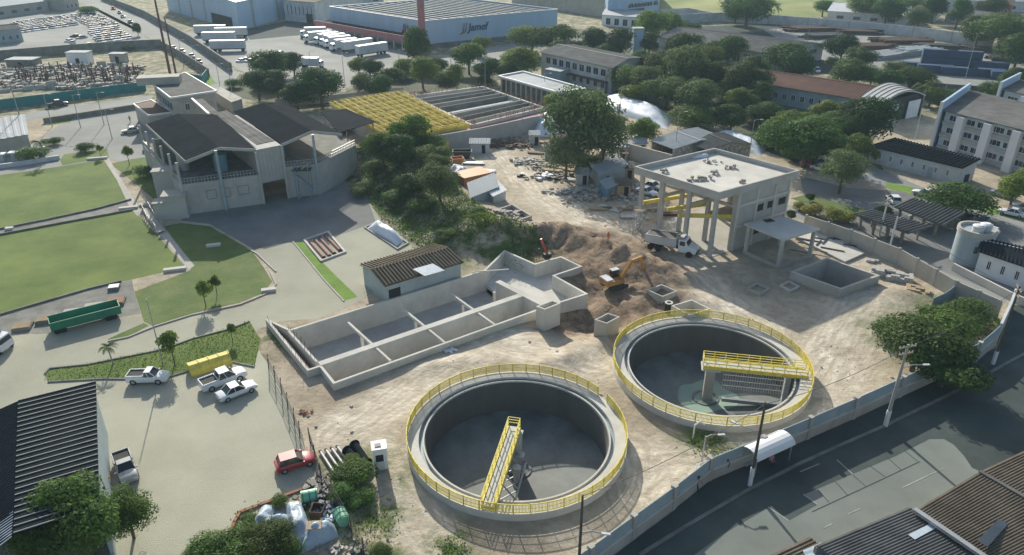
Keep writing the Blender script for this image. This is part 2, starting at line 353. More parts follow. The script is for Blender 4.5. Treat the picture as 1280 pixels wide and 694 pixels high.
def ground():
    pts = []; 
    def grid(x0, x1, y0, y1, s, ex=None):
        x = x0
        while x <= x1+1e-6:
            y = y0
            while y <= y1+1e-6:
                if not (ex and ex[0]-.1 < x < ex[1]+.1 and ex[2]-.1 < y < ex[3]+.1): pts.append(Vector((x+random.uniform(-.1, .1)*s, y+random.uniform(-.1, .1)*s)))
                y += s
            x += s
    fine = (-42, 66, 40, 160)
    grid(*fine, .85); grid(-170, 190, -30, 330, 6, fine); grid(-1800, 1800, -300, 3600, 150, (-170, 190, -30, 330))
    edges = []
    for h in holes:
        o = len(pts); pts.extend([Vector((p[0], p[1])) for p in h]); n = len(h); edges += [(o+i, o+(i+1) % n) for i in range(n)]
    r = delaunay_2d_cdt(pts, edges, [], 0, 1e-4)
    vs = []; 
    for v in r[0]:
        z = hgt(v.x, v.y)*flat_mask(v.x, v.y) if (-90 < v.x < 90 and 35 < v.y < 190) else 0
        vs.append(Vector((v.x, v.y, z)))
    fs = []
    hb = [(min(p[0] for p in h), max(p[0] for p in h), min(p[1] for p in h), max(p[1] for p in h)) for h in holes]
    for f in r[2]:
        cx_ = sum(vs[i].x for i in f)/3; cy_ = sum(vs[i].y for i in f)/3
        if any(b[0] <= cx_ <= b[1] and b[2] <= cy_ <= b[3] and inpoly(cx_, cy_, h) for h, b in zip(holes, hb)): continue
        fs.append(f)
    mb = MB(); mb.v = vs; mb.f = fs
    o = mb.build('ground', groundmat(), kind='structure')
    me = o.data
    at = me.color_attributes.new('mix', 'FLOAT_COLOR', 'POINT')
    for i, v in enumerate(me.vertices):
        x, y = v.co.x, v.co.y; s_ = m_ = g_ = 0.0
        if -90 < x < 90 and 35 < y < 190:
            for l, rr in sandline:
                d = min(segdist((x, y), a, b) for a, b in zip(l, l[1:])); s_ = max(s_, smooth01(1.4-d/rr))
            m_ = smooth01(1-(hypot(x-mudc.x, (y-mudc.y)*.8)-11)/7)
            for c, rr in weeds: g_ = max(g_, smooth01(1.3-hypot(x-c.x, y-c.y)/rr))
            d = min(segdist((x, y), a, b) for a, b in zip(ridge, ridge[1:])); g_ = max(g_, smooth01(2.3-d/7.5)*(0 if inpoly(x, y, siteyard) else 1))
        elif y > 190: g_ = .75
        at.data[i].color = (s_, m_, g_, 1)
    tk = me.color_attributes.new('track', 'FLOAT_COLOR', 'POINT')
    for i, v in enumerate(me.vertices):
        x, y = v.co.x, v.co.y
        if not (-90 < x < 90 and 35 < y < 190): continue
        best = 1e9; al = 0
        for li, (l, rr) in enumerate(sandline):
            acc = 0
            for a, b in zip(l, l[1:]):
                ab = (b-a).xy; ap = Vector((x-a.x, y-a.y)); t = max(0, min(1, ap.dot(ab)/ab.length_squared)); dd = (ap-ab*t).length
                if dd < abs(best): best = dd if ab.cross(ap) > 0 else -dd; al = acc+ab.length*t+li*37
                acc += ab.length
        tk.data[i].color = (al/20+10, best/20+5, 0, 1)
    for p in me.polygons:
        if p.normal.z < 0: p.flip()
    me.polygons.foreach_set('use_smooth', [True]*len(me.polygons))
    return o
def groundmat():
    m = bpy.data.materials.new('bare_soil'); m.use_nodes = True; n = m.node_tree; N = n.nodes; L = n.links; b = N['Principled BSDF']; b.inputs['Roughness'].default_value = .95; b.inputs['Specular IOR Level'].default_value = .2
    tc = N.new('ShaderNodeTexCoord'); at = N.new('ShaderNodeAttribute'); at.attribute_name = 'mix'; sp = N.new('ShaderNodeSeparateColor'); L.new(at.outputs[0], sp.inputs[0])
    def nz(sc, det=8, ro=.6, st=None):
        t = N.new('ShaderNodeTexNoise'); t.inputs['Scale'].default_value = sc; t.inputs['Detail'].default_value = det; t.inputs['Roughness'].default_value = ro
        if st:
            mp = N.new('ShaderNodeMapping'); mp.inputs['Scale'].default_value = st[0]; mp.inputs['Rotation'].default_value = (0, 0, st[1]); L.new(tc.outputs['Object'], mp.inputs[0]); L.new(mp.outputs[0], t.inputs['Vector'])
        else: L.new(tc.outputs['Object'], t.inputs['Vector'])
        return t.outputs[0]
    def rng(o, a, b_, lo=0, hi=1):
        r = N.new('ShaderNodeMapRange'); r.inputs[1].default_value = a; r.inputs[2].default_value = b_; r.inputs[3].default_value = lo; r.inputs[4].default_value = hi; L.new(o, r.inputs[0]); return r.outputs[0]
    def mix(f, a, c):
        x = N.new('ShaderNodeMix'); x.data_type = 'RGBA'; L.new(f, x.inputs[0])
        for k, v in ((6, a), (7, c)):
            if isinstance(v, tuple): x.inputs[k].default_value = (*v, 1)
            else: L.new(v, x.inputs[k])
        return x.outputs[2]
    def mul(a, c, op='MULTIPLY'):
        x = N.new('ShaderNodeMath'); x.operation = op; x.use_clamp = True; L.new(a, x.inputs[0])
        if isinstance(c, float): x.inputs[1].default_value = c
        else: L.new(c, x.inputs[1])
        return x.outputs[0]
    n1 = nz(.12, 9, .65); n2 = nz(.9, 8, .7); n3 = nz(.35, 7, .65)
    at2 = N.new('ShaderNodeAttribute'); at2.attribute_name = 'track'; mpt = N.new('ShaderNodeMapping'); mpt.inputs['Scale'].default_value = (6, 34, 1); L.new(at2.outputs['Vector'], mpt.inputs[0]); tn = N.new('ShaderNodeTexNoise'); tn.inputs['Scale'].default_value = 1.0; tn.inputs['Detail'].default_value = 5; L.new(mpt.outputs[0], tn.inputs['Vector']); ntr = tn.outputs[0]; n4 = nz(.3, 8, .7)
    base = mix(rng(n1, .38, .62), (.33, .275, .20), (.52, .45, .345))
    base = mix(mul(rng(n2, .48, .66), .5), base, (.22, .185, .14))
    sand = mix(rng(ntr, .38, .60), (.50, .43, .335), (.80, .72, .59)); sand = mix(mul(rng(n2, .4, .6), .45), sand, (.50, .44, .35))
    f = mul(mul(sp.outputs[0], rng(n4, .3, .6), 'MULTIPLY'), 1.0); c = mix(f, base, sand)
    mud = mix(rng(n2, .35, .65), (.13, .088, .058), (.33, .24, .165)); c = mix(mul(sp.outputs[1], rng(n4, .25, .5, .4, 1)), c, mud)
    gr = mix(rng(n2, .35, .65), (.05, .085, .022), (.12, .155, .045)); c = mix(mul(sp.outputs[2], rng(n4, .42, .56)), c, gr)
    L.new(c, b.inputs['Base Color'])
    hb = N.new('ShaderNodeMath'); hb.operation = 'ADD'; L.new(n2, hb.inputs[0]); L.new(n3, hb.inputs[1])
    bpn = N.new('ShaderNodeBump'); bpn.inputs['Strength'].default_value = .6; bpn.inputs['Distance'].default_value = .35; L.new(hb.outputs[0], bpn.inputs['Height']); L.new(bpn.outputs[0], b.inputs['Normal'])
    return m
ground()
# ---------------------------------------------------------------- pavings, fields, roads
sheet('yard_pavement', [(-140, 800), (-140, 415), (-20, 418), (60, 417), (150, 396), (210, 395), (262, 392), (300, 384), (336, 370), (348, 358), (345, 345), (318, 312), (262, 280), (226, 276), (240, 262), (445, 225), (460, 250), (480, 280), (540, 318), (452, 375), (400, 398), (350, 402), (322, 412), (318, 430), (345, 470), (372, 535), (390, 590), (395, 603), (300, 640), (290, 665), (300, 800)], 'yard', 1)
sheet('yard_pavement', [(226, 276), (240, 262), (445, 225), (460, 250), (470, 278), (430, 292), (376, 302), (345, 305), (318, 312), (262, 280)], 'yardg', 2)
sheet('grass_strip', [(366, 303), (377, 302), (400, 325), (420, 345), (447, 371), (430, 376), (405, 350)], 'grassb', 3)
sheet('grass_slope', [(205, 283), (226, 279), (262, 283), (314, 313), (330, 335), (340, 352), (330, 366), (300, 378), (240, 392), (192, 408), (180, 402), (168, 365), (238, 338), (240, 330)], 'grassd', 3)
sheet('grass_field', [(-200, 250), (-80, 233), (0, 219), (70, 209), (132, 199), (148, 225), (166, 249), (120, 262), (60, 275), (0, 287), (-200, 330)], 'grass', 2)
sheet('grass_field', [(-220, 352), (-80, 312), (0, 294), (90, 277), (168, 263), (200, 298), (232, 334), (110, 362), (0, 393), (-120, 425), (-220, 455)], 'grass', 2)
sheet('drain_channel', [(-200, 334), (0, 288), (60, 276), (120, 263), (166, 250), (168, 262), (90, 276), (0, 293), (-200, 348)], 'concd', 3)
sheet('weathered_terrace', [(-220, 457), (-120, 427), (0, 395), (110, 363), (165, 350), (168, 366), (176, 392), (150, 396), (60, 417), (-20, 419), (-140, 440)], 'concd', 2)
sheet('footpath', [(129, 199), (136, 198), (150, 222), (172, 255), (178, 268), (171, 270), (160, 255), (146, 225)], 'conc', 4)
sheet('footpath', [(196, 288), (204, 284), (243, 332), (236, 338)], 'conc', 4)
sheet('grass_verge', [(135, 424), (150, 417), (180, 404), (186, 407), (160, 421), (140, 427)], 'grassd', 3)
sheet('grass_verge', [(56, 468), (62, 462), (110, 456), (165, 445), (205, 437), (240, 424), (290, 411), (312, 402), (326, 425), (318, 458), (290, 452), (240, 462), (200, 474), (130, 473), (60, 477)], 'grass', 3)
sheet('north_yard_pavement', [(-60, 205), (30, 185), (62, 165), (90, 147), (165, 137), (190, 128), (215, 170), (206, 197), (150, 202), (131, 199), (60, 211), (-60, 225)], 'yards', 1)
sheet('grass_verge', [(75, 200), (80, 193), (134, 186), (136, 196), (100, 203), (78, 207)], 'grass', 3)
sheet('grass_verge', [(138, 205), (160, 200), (191, 195), (200, 215), (222, 250), (208, 262), (185, 243), (160, 222)], 'grass', 3)
sheet('grass_verge', [(60, 157), (64, 150), (92, 145), (88, 153)], 'grass', 3)
sheet('side_street', [(-60, 158), (50, 139), (190, 119), (190, 127), (55, 147), (-60, 170)], 'yards', 2)
sheet('main_street', [(60, -20), (95, 0), (150, 29), (205, 56), (240, 76), (266, 97), (263, 109), (292, 116), (310, 96), (293, 88), (240, 49), (180, 20), (125, 0), (105, -20)], 'yards', 1)
sheet('grass_verge', [(200, 52), (208, 50), (205, 60), (196, 60)], 'grassb', 2)
sheet('grass_verge', [(258, 92), (264, 96), (270, 104), (258, 108)], 'grassb', 2)
sheet('car_lot_pavement', [(-60, 70), (-40, 25), (75, 12), (120, 10), (170, 35), (190, 55), (100, 62), (30, 66)], 'yards', 1)
sheet('truck_yard_pavement', [(205, 38), (300, 46), (375, 40), (420, 30), (470, 45), (520, 70), (470, 92), (430, 112), (330, 100), (300, 88), (240, 48)], 'yards', 1)
sheet('dark_apron', [(305, 37), (360, 26), (415, 32), (376, 44), (312, 50)], 'asph', 2)
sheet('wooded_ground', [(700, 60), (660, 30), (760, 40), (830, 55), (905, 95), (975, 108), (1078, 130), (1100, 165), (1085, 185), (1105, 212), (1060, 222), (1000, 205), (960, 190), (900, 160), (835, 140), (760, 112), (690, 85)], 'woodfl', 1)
sheet('wooded_ground', [(820, 25), (880, 33), (960, 30), (1010, 30), (955, 38), (1000, 65), (1080, 92), (1180, 112), (1250, 125), (1250, 160), (1160, 120), (1105, 105), (960, 80), (905, 80), (820, 60), (770, 45)], 'asph', 1)
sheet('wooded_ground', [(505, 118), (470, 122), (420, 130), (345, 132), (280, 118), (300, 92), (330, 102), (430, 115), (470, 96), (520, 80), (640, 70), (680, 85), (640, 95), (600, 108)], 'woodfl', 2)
sheet('park_street', [(520, 76), (560, 68), (700, 46), (760, 40), (760, 46), (700, 56), (600, 80), (530, 96)], 'yards', 3)
sheet('meadow', [(700, -60), (640, -100), (1500, -100), (1500, -20), (1150, 0), (1090, 12), (1070, 14), (1035, 20), (965, 24), (900, 22), (828, 18), (820, 0)], 'grassfar', 1)
sheet('steel_yard_pavement', [(955, 38), (1005, 30), (1100, 42), (1200, 58), (1330, 78), (1400, 110), (1290, 100), (1180, 112), (1080, 92), (1000, 65)], 'yards', 1)
sheet('site_track', [(868, 225), (900, 235), (1008, 262), (1120, 315), (1210, 352), (1262, 372), (1252, 383), (1190, 358), (1100, 322), (1000, 275)], 'yards', 2)
sheet('east_yard_pavement', [(1000, 220), (1060, 235), (1150, 240), (1300, 285), (1400, 330), (1400, 420), (1262, 372), (1210, 352), (1120, 315), (1008, 262)], 'yardg', 1)
sheet('east_drive', [(1010, 205), (1040, 190), (1110, 215), (1165, 240), (1300, 270), (1300, 290), (1205, 262), (1150, 245), (1100, 232)], 'yards', 2)
sheet('grass_verge', [(1105, 228), (1130, 232), (1180, 243), (1300, 275), (1300, 282), (1170, 249), (1110, 236)], 'grassb', 3)
sheet('grass_verge', [(988, 248), (1010, 243), (1050, 254), (1082, 263), (1075, 272), (1030, 262)], 'grassd', 3)
# the street along the south-east wall
sheet('street', [(560, 860), (700, 740), (735, 718), (840, 640), (880, 600), (1010, 545), (1125, 492), (1245, 435), (1262, 380), (1500, 420), (1500, 560), (1300, 640), (1000, 800), (900, 860)], 'road', 1)
sheet('street_asphalt', [(560, 860), (700, 740), (735, 718), (840, 640), (880, 600), (1010, 545), (1125, 492), (1245, 435), (1262, 380), (1500, 420), (1500, 480), (1290, 555), (1250, 600), (1215, 585), (1205, 570), (1192, 556), (1180, 549), (1162, 549), (1120, 570), (1039, 604), (1006, 618), (1022, 631), (986, 651), (962, 634), (900, 670), (860, 700), (780, 760), (700, 860)], 'asph', 2)
kerb('kerb', [(800, 694), (860, 657), (935, 613), (1000, 580), (1060, 553), (1110, 531), (1180, 497), (1245, 462), (1300, 432)], 'concd', .35, .13)
for a, b in [((1046, 575), (1082, 608)), ((1018, 619), (1040, 632)), ((1065, 604), (1060, 603)), ((1088, 581), (1106, 596)), ((1109, 572), (1127, 588)), ((1141, 559), (1192, 603)), ((962, 640), (996, 676)), ((1128, 609), (1150, 600))]:
    pass
mb = MB()
for a, b in [((1044, 602), (1060, 620)), ((1065, 593), (1082, 608)), ((1088, 583), (1106, 596)), ((1109, 572), (1127, 588)), ((1130, 563), (1147, 577)), ((1022, 612), (1036, 628)), ((1015, 640), (1082, 609)), ((1082, 609), (1150, 577))]:
    p, q = P(*a), P(*b); mb.wall(p, q, .10, .014, .018)
mb.build('slab_joint', 'joint', kind='structure')
mb = MB()
for a, b in [((1128, 610), (1180, 585)), ((1046, 575), (1066, 593)), ((960, 634), (986, 651)), ((1004, 618), (1022, 631)), ((1000, 590), (1024, 580)), ((1040, 655), (1030, 660)), ((1060, 643), (1075, 636))]:
    p, q = P(*a), P(*b); mb.wall(p, q, .13, .02, .024)
mb.build('road_marking', 'line', kind='structure')
kerb('kerb', [(56, 468), (62, 461), (110, 456), (165, 445), (205, 437), (240, 424), (290, 411), (312, 402)], 'concd', .2, .15)
kerb('kerb', [(60, 478), (130, 474), (200, 475), (240, 463), (290, 453), (318, 459)], 'concd', .2, .15)
kerb('kerb', [(135, 427), (160, 422), (192, 409), (240, 394), (300, 381), (332, 368), (345, 356), (338, 340)], 'conc', .25, .15)
kerb('kerb', [(345, 340), (322, 318), (310, 311)], 'conc', .25, .15)
kerb('kerb', [(366, 302), (405, 350), (430, 377)], 'conc', .2, .12)
kerb('kerb', [(283, 694), (292, 655), (300, 641), (330, 630), (395, 606)], 'brick', .3, .18)
kerb('kerb', [(392, 604), (398, 580)], 'conc', .2, .12)
# drain channel side walls, terrace edge wall
kerb('channel_kerb', [(-200, 333), (0, 287), (60, 275), (120, 262), (164, 250)], 'concd', .25, .3)
kerb('channel_kerb', [(-200, 349), (0, 294), (90, 277), (166, 263)], 'concd', .25, .3)
kerb('terrace_kerb', [(-120, 427), (0, 394), (110, 362), (152, 352)], 'concd', .25, .25)
# ================================================================ settling tanks
def clarifier(c, label, gap, bridge, RO=11.35):
    root = thing('settling_tank', label, 'tank', (c[0], c[1], 0), 'round settling tanks')
    zr = .85; zf = -3.3
    mb = MB(); mb.ring(c, 9.70, 10.09, zf-.1, zr-.5, 96); mb.build('shell', 'bluel', root, smooth=False)
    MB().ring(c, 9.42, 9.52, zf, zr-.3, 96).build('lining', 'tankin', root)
    mb = MB(); mb.ring(c, 10.1, RO, zr-.25, zr, 96); mb.ring(c, RO-.3, RO, -.6, zr-.253, 96); mb.build('walkway', 'concl', root)
    mb = MB(); mb.ring(c, 10.053, 10.097, zr-.497, zr-.3, 96); mb.build('channel', 'bluel', root)
    mb = MB(); mb.ring(c, 9.523, 9.697, zf, zr-.12, 96); mb.build('weir', 'concl', root)
    mb = MB(); n = 64; vs = [Vector((c[0], c[1], zf-.8))]; fs = []
    for k in (1, 2, 3):
        for i in range(n): t = 2*pi*i/n; vs.append(Vector((c[0]+9.6*k/3*cos(t), c[1]+9.6*k/3*sin(t), zf-.8+.8*k/3)))
    fs += [(0, 1+i, 1+(i+1) % n) for i in range(n)]
    for k in (0, 1): fs += [(1+k*n+i, 1+(k+1)*n+i, 1+(k+1)*n+(i+1) % n, 1+k*n+(i+1) % n) for i in range(n)]
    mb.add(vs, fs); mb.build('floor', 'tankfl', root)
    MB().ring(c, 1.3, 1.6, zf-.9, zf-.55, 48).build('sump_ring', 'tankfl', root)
    if bridge[2] == 'slats':
        sp = MB(); n = 48; vs = [Vector((c[0], c[1], zf-.78))]; R_ = [3.4+1.1*noise.noise(Vector((cos(2*pi*i/n)*1.3, sin(2*pi*i/n)*1.3, 4))) for i in range(n)]
        for i in range(n): t = 2*pi*i/n; vs.append(Vector((c[0]+R_[i]*cos(t), c[1]+R_[i]*sin(t), zf-.78+.8*R_[i]/9.6)))
        sp.add(vs, [(0, 1+i, 1+(i+1) % n) for i in range(n)]); sp.build('algae_stain', 'algae', root)
    # yellow guard rail on the outer rim
    g0, g1 = gap; rr = RO-.08
    def arcs(r0, r1, z0, z1, m_): m_.ring(c, r0, r1, z0, z1, 96, g1, g0+2*pi)
    rl = MB(); arcs(rr-.04, rr+.04, zr+1.02, zr+1.10, rl); arcs(rr-.03, rr+.03, zr+.10, zr+.18, rl); arcs(rr-.02, rr+.02, zr+.55, zr+.60, rl)
    k = int((g0+2*pi-g1)*rr/.13)
    for i in range(k):
        t = g1+(g0+2*pi-g1)*i/k; p = Vector((c[0]+rr*cos(t), c[1]+rr*sin(t), zr+.60)); rl.box(p, (.03, .055, .9), t)
    rl.build('guard_rail', 'yell', root)
    posts = 44
    for i in range(posts+1):
        t = g1+(g0+2*pi-g1)*i/posts; p = (c[0]+rr*cos(t), c[1]+rr*sin(t), zr+.57); MB().box(p, (.09, .09, 1.14), t).build('rail_post', 'yell', root)
    # bridge
    a, b, kind = bridge; a = Vector((a.x, a.y, 0)); b = Vector((b.x, b.y, 0)); d = (b-a).normalized(); nn = Vector((-d.y, d.x, 0))
    br = MB(); zb = zr+.25; wd = .75 if kind == 'slats' else .62
    br.wall(a, b, 2*wd-.3, zb-.16, zb-.02); deck = br.build('bridge_deck', 'grat', root)
    gb = MB()
    for s_ in (-1, 1): gb.wall(a+nn*wd*s_, b+nn*wd*s_, .14, zb-.45, zb+.06)
    gb.build('bridge_girder', 'yell', root)
    for s_ in (-1, 1):
        r_ = MB(); o_ = nn*wd*s_
        for z in (.45, .8, 1.12): r_.beam(a+o_+Vector((0,0,zb+z)), b+o_+Vector((0,0,zb+z)), .07)
        L_ = (b-a).length; q = int(L_/1.3)
        for i in range(q+1): p = a+d*L_*i/q+o_; r_.beam(p+Vector((0,0,zb+.06)), p+Vector((0,0,zb+1.12)), .07)
        r_.build('bridge_rail', 'yell', root)
    r_ = MB()
    for z in (.45, .8, 1.12): r_.beam(a+nn*wd+Vector((0,0,zb+z)), a-nn*wd+Vector((0,0,zb+z)), .07)
    r_.build('bridge_rail', 'yell', root)
    pc = a+d*1.0; p = MB(); p.wall(a+d*.45, a+d*1.55, .9, zf-.9, zb-.46); p.build('pillar', 'conc', root)
    pl = MB(); pl.wall(a-d*.15, a+d*2.1, 1.9, zb-.62, zb-.463); pl.build('pillar_cap', 'concl', root)
    if kind == 'slats':
        sl_ = MB(); e = a+d*2.6; f = b-d*2.3; L_ = (f-e).length; off = nn*.2
        for z in (-.5, -1.25, -2.0, .15): sl_.beam(e+off+Vector((0,0,z)), f+off+Vector((0,0,z)), .07)
        k = int(L_/.28)
        for i in range(k+1): q = e+(f-e)*i/k+off; sl_.beam(q+Vector((0,0,-2.5)), q+Vector((0,0,.6)), .05)
        sl_.build('baffle_grille', 'steel', root)
        t = MB(); t.wall(e-nn*.9, f-nn*.9, .35, zf-.2, zf+.25); t.build('scraper_beam', 'steel', root)
        p = MB(); p.wall(b-d*2.2, b-d*1.6, .6, zf-.4, zb-.46); p.build('pillar', 'whited', root)
    else:
        t = MB(); n0 = nn
        base = a+d*2.2
        for i in range(5):
            q = base+d*i*1.35; t.beam(q+Vector((0,0,zb-.5)), q+n0*1.7+Vector((0,0,-1.6)), .12); t.beam(q+n0*1.7+Vector((0,0,-1.6)), q+n0*.2+d*1.35+Vector((0,0,-1.9)), .1)
        t.beam(base+n0*1.7+Vector((0,0,-1.6)), base+d*5.4+n0*1.7+Vector((0,0,-1.6)), .16)
        t.beam(base+Vector((0,0,-1.9)), base+d*5.4+Vector((0,0,-1.9)), .16)
        t.build('scraper_arm', 'steel', root)
        MB().cyl(base+n0*1.0+Vector((0,0,-.6)), base+n0*1.0+Vector((0,0,-1.9)), .55, .35, 16).build('feed_drum', 'steel', root); g_ = MB(); g_.cyl(base+d*2.4+n0*1.2+Vector((0,0,-.2)), base+d*2.4+n0*1.2+Vector((0,0,-2.0)), .45, .3, 16); g_.build('feed_drum', 'steel', root)
        w2 = MB(); w2.wall(a+d*.3+nn*.85, a+d*2.1+nn*.85, .12, zf-.8, zb-.46); w2.build('pillar_plate', 'concn', root)
    # short stair down to the ground on the outer side
    return root
def onrim(c, px, py): 
    v = P(px, py, .9); t = atan2(v.y-c[1], v.x-c[0]); return Vector((c[0]+10.9*cos(t), c[1]+10.9*sin(t), 0))
def ang(c, px, py): v = P(px, py, 1.4); return atan2(v.y-c[1], v.x-c[0])
g = ang(TANK1, 757, 492)
clarifier(TANK1, 'left round concrete settling tank with its yellow bridge running down to the near rim', (g-.07, g+.07), (P(643, 531, 1.3), onrim(TANK1, 611, 632), 'arm'))
g2 = ang(TANK2, 780, 412)
clarifier(TANK2, 'right round concrete settling tank with a yellow bridge over a barred grille', (g2-.01, g2+.01), (P(879, 452, 1.2), onrim(TANK2, 1012, 468), 'slats'), 11.5)
# ================================================================ rectangular basin
def basin():
    c = P(530, 410); root = thing('rectangular_basin', 'long open concrete basin with cross beams between the shed and the left round tank', 'basin', (c.x, c.y, 0))
    T = .32; zb = -2.4
    iw = inset(b_out, T/2); mb = MB(); n = len(iw)
    for i in range(n):
        a, b = iw[i], iw[(i+1) % n]; d = (b-a).normalized()*T/2
        mb.wall(a-d*.99, b+d*.98, T, zb-.2, BZ-.001*(i % 4))
    mb.build('outer_wall', 'concl', root)
    ins = inset(b_out, .02)
    split = [bp(624, 352.6), bp(678.8, 380.8)]
    fl = MB(); fl.prism([b_out[0], b_out[1], b_out[2], b_out[3], b_out[4], split[1], split[0], b_out[12], b_out[13]], zb-.25, zb); fl.build('floor', 'concn', root)
    fl = MB(); fl.prism(inset([split[0], split[1], b_out[5], b_out[6], b_out[7], b_out[8], b_out[9], b_out[10], b_out[11], b_out[12]], .05), -1.75, -1.25); fl.build('inlet_floor', 'concl', root)
    m_ = MB(); m_.wall(bp(399, 455), bp(655, 367.5), .95, zb, BZ+.03); m_.build('dividing_wall', 'concl', root)
    m_ = MB(); m_.wall(bp(622, 351.6), bp(682, 382.4), .9, zb, BZ+.05); m_.build('cross_wall', 'concl', root)
    m_ = MB(); m_.wall(bp(361, 414), bp(396, 452), .3, zb, BZ+.02); m_.build('chamber_wall', 'concl', root)
    m_ = MB(); m_.wall(bp(344, 404), bp(388, 457), .12, -.6, .3); m_.build('chamber_screen', 'rust', root)
    for a, b, c_ in [((435, 402), (488, 450), (466, 430)), ((503, 384.6), (555.7, 427), (533, 409)), ((562, 365), (618.4, 405), (592, 387))]:
        MB().wall(bp(*a)+Vector((0,0,0)), bp(*b), .28, BZ-.42, BZ-.06).build('cross_beam', 'concl', root)
        p, q = bp(*a), bp(*c_); r_ = p.lerp(q, .55); MB().box((r_.x, r_.y, (zb+BZ-.42)/2), (.35, .35, BZ-.42-zb), .5).build('pillar', 'concl', root)
    p = bp(640, 372); 
    MB().box((bp(631, 362).x-1.5, bp(631, 362).y, (zb+BZ-.4)/2), (.35, .35, BZ-.4-zb), .5).build('pillar', 'concl', root)
    st = MB()
    random.seed(3)
    for k in range(26):
        t = k/26; q = bp(335, 401).lerp(bp(384, 461), t) if k % 2 else bp(362, 413).lerp(bp(395, 452), t); q = q+Vector((random.uniform(-.15,.15), random.uniform(-.15,.15), 0)); st.beam(q+Vector((0,0,BZ)), q+Vector((random.uniform(-.1,.1), 0, BZ+random.uniform(.5, 1.1))), .035)
    for k in range(10):
        q = bp(425+5*k, 440-2*k)+Vector((0, 0, 0)); st.beam(q+Vector((0,0,zb)), q+Vector((0,0,zb+1.4)), .035)
    st.build('rebar_starters', 'rust', root)
    MB().wall(bp(590, 341.5), bp(636, 338), .14, BZ+.1, BZ+.25).build('edge_beam', 'concl', root)
    f_ = MB(); e = bp(650, 352); f_.box((e.x, e.y, -1.19), (1.2, .8, .1), .4); f_.box((bp(672, 360).x, bp(672, 360).y, -1.19), (.8, .5, .1), .2); f_.build('floor_hatch', 'dark', root)
basin()
def open_box(name, label, cat, corners, z0, z1, t=.2, m='conc', fl=None, extra=None, loc=None):
    c = sum((Vector((p[0], p[1], 0)) for p in corners), Vector())/len(corners); root = thing(name, label, cat, (c.x, c.y, 0))
    iw = inset([Vector((p[0], p[1], 0)) for p in corners], t/2); n = len(iw); mb = MB()
    for i in range(n):
        a, b = iw[i], iw[(i+1) % n]; d = (b-a).normalized()*t/2; mb.wall(a-d*.99, b+d*.98, t, z0, z1-.001*(i % 4))
    mb.build('wall', m, root)
    MB().prism(inset([Vector((p[0], p[1], 0)) for p in corners], t*.6), z0, z0+.12).build('floor', fl or m, root)
    return root
open_box('square_tank', 'large square open concrete tank in front of the open pump hall canopy', 'tank', sq, -2.6, 1.4, .4, 'conc', 'concd')
# tall chambers
def para(A, B, C): return [Vector((A.x, A.y, 0)), Vector((B.x, B.y, 0)), Vector((C.x, C.y, 0)), Vector((A.x+C.x-B.x, A.y+C.y-B.y, 0))]
open_box('valve_chamber', 'tall narrow concrete chamber standing at the near east corner of the rectangular basin', 'chamber', para(P(670, 383, 2.8), P(681, 387, 2.8), P(701, 379, 2.8)), -.5, 2.8, .22, 'concl')
open_box('valve_chamber', 'grey open-topped concrete chamber on bare soil between the basin and the right round tank', 'chamber', para(P(743, 399.5, 2.4), P(758.5, 404.5, 2.4), P(775, 396, 2.4)), -.6, 2.4, .2, 'conc')
open_box('valve_chamber', 'low square concrete chamber beside the black drum and excavator', 'chamber', para(P(808, 362, 1.2), P(828, 371, 1.2), P(847, 364, 1.2)), -.6, 1.2, .2, 'conc')
open_box('valve_chamber', 'low concrete chamber against the far rail of the right round tank', 'chamber', para(P(839, 382, 1.4), P(862, 394, 1.4), P(888, 386, 1.4)), -.3, 1.4, .2, 'concl')
open_box('valve_chamber', 'small square pit frame on the soil below the canopy, left one', 'chamber', para(P(934, 360, .5), P(950, 367, .5), P(962, 360, .5)), -.2, .5, .15, 'conc')
open_box('valve_chamber', 'small pale pit frame on the soil beside the square tank', 'chamber', para(P(975, 356, .4), P(988, 363, .4), P(999.5, 357.5, .4)), -.2, .4, .15, 'concl')
r = thing('black_drum', 'black drum with a pale lid beside the low square chamber', 'drum', P(835, 389)); c = P(835, 389)
MB().cyl(c, c+Vector((0,0,1.3)), .5, .52, 20).build('barrel', 'dark', r); MB().ring((c.x, c.y), .3, .56, 1.3, 1.38, 20).build('rim', 'concl', r)
# channel with pipes
o = open_box('pipe_pit', 'shallow concrete pit holding rusty pink pipes beside the bright grass strip', 'pit', [Vector((p.x, p.y, 0)) for p in chan], -1.2, .25, .35, 'concl', 'concd')
for i, (a, b, lb) in enumerate([((388, 303), (405, 322), 'westernmost'), ((394, 300), (412, 320), 'second from the west'), ((400, 298), (418, 317), 'third from the west'), ((407, 295), (425, 313), 'easternmost')]):
    p, q = P(*a, .15), P(*b, .15); r = thing('rusty_pipe', 'rusty pink pipe lying in the shallow concrete pit, %s of four' % lb, 'pipe', (p+q)/2, 'pipes in the concrete pit')
    MB().cyl(p, q, .22, .22, 12).build('pipe_body', 'rustp', r)
    for e in (p, q): MB().cyl(e, e+(q-p).normalized()*.12, .32, .32, 12).build('flange', 'rust', r)
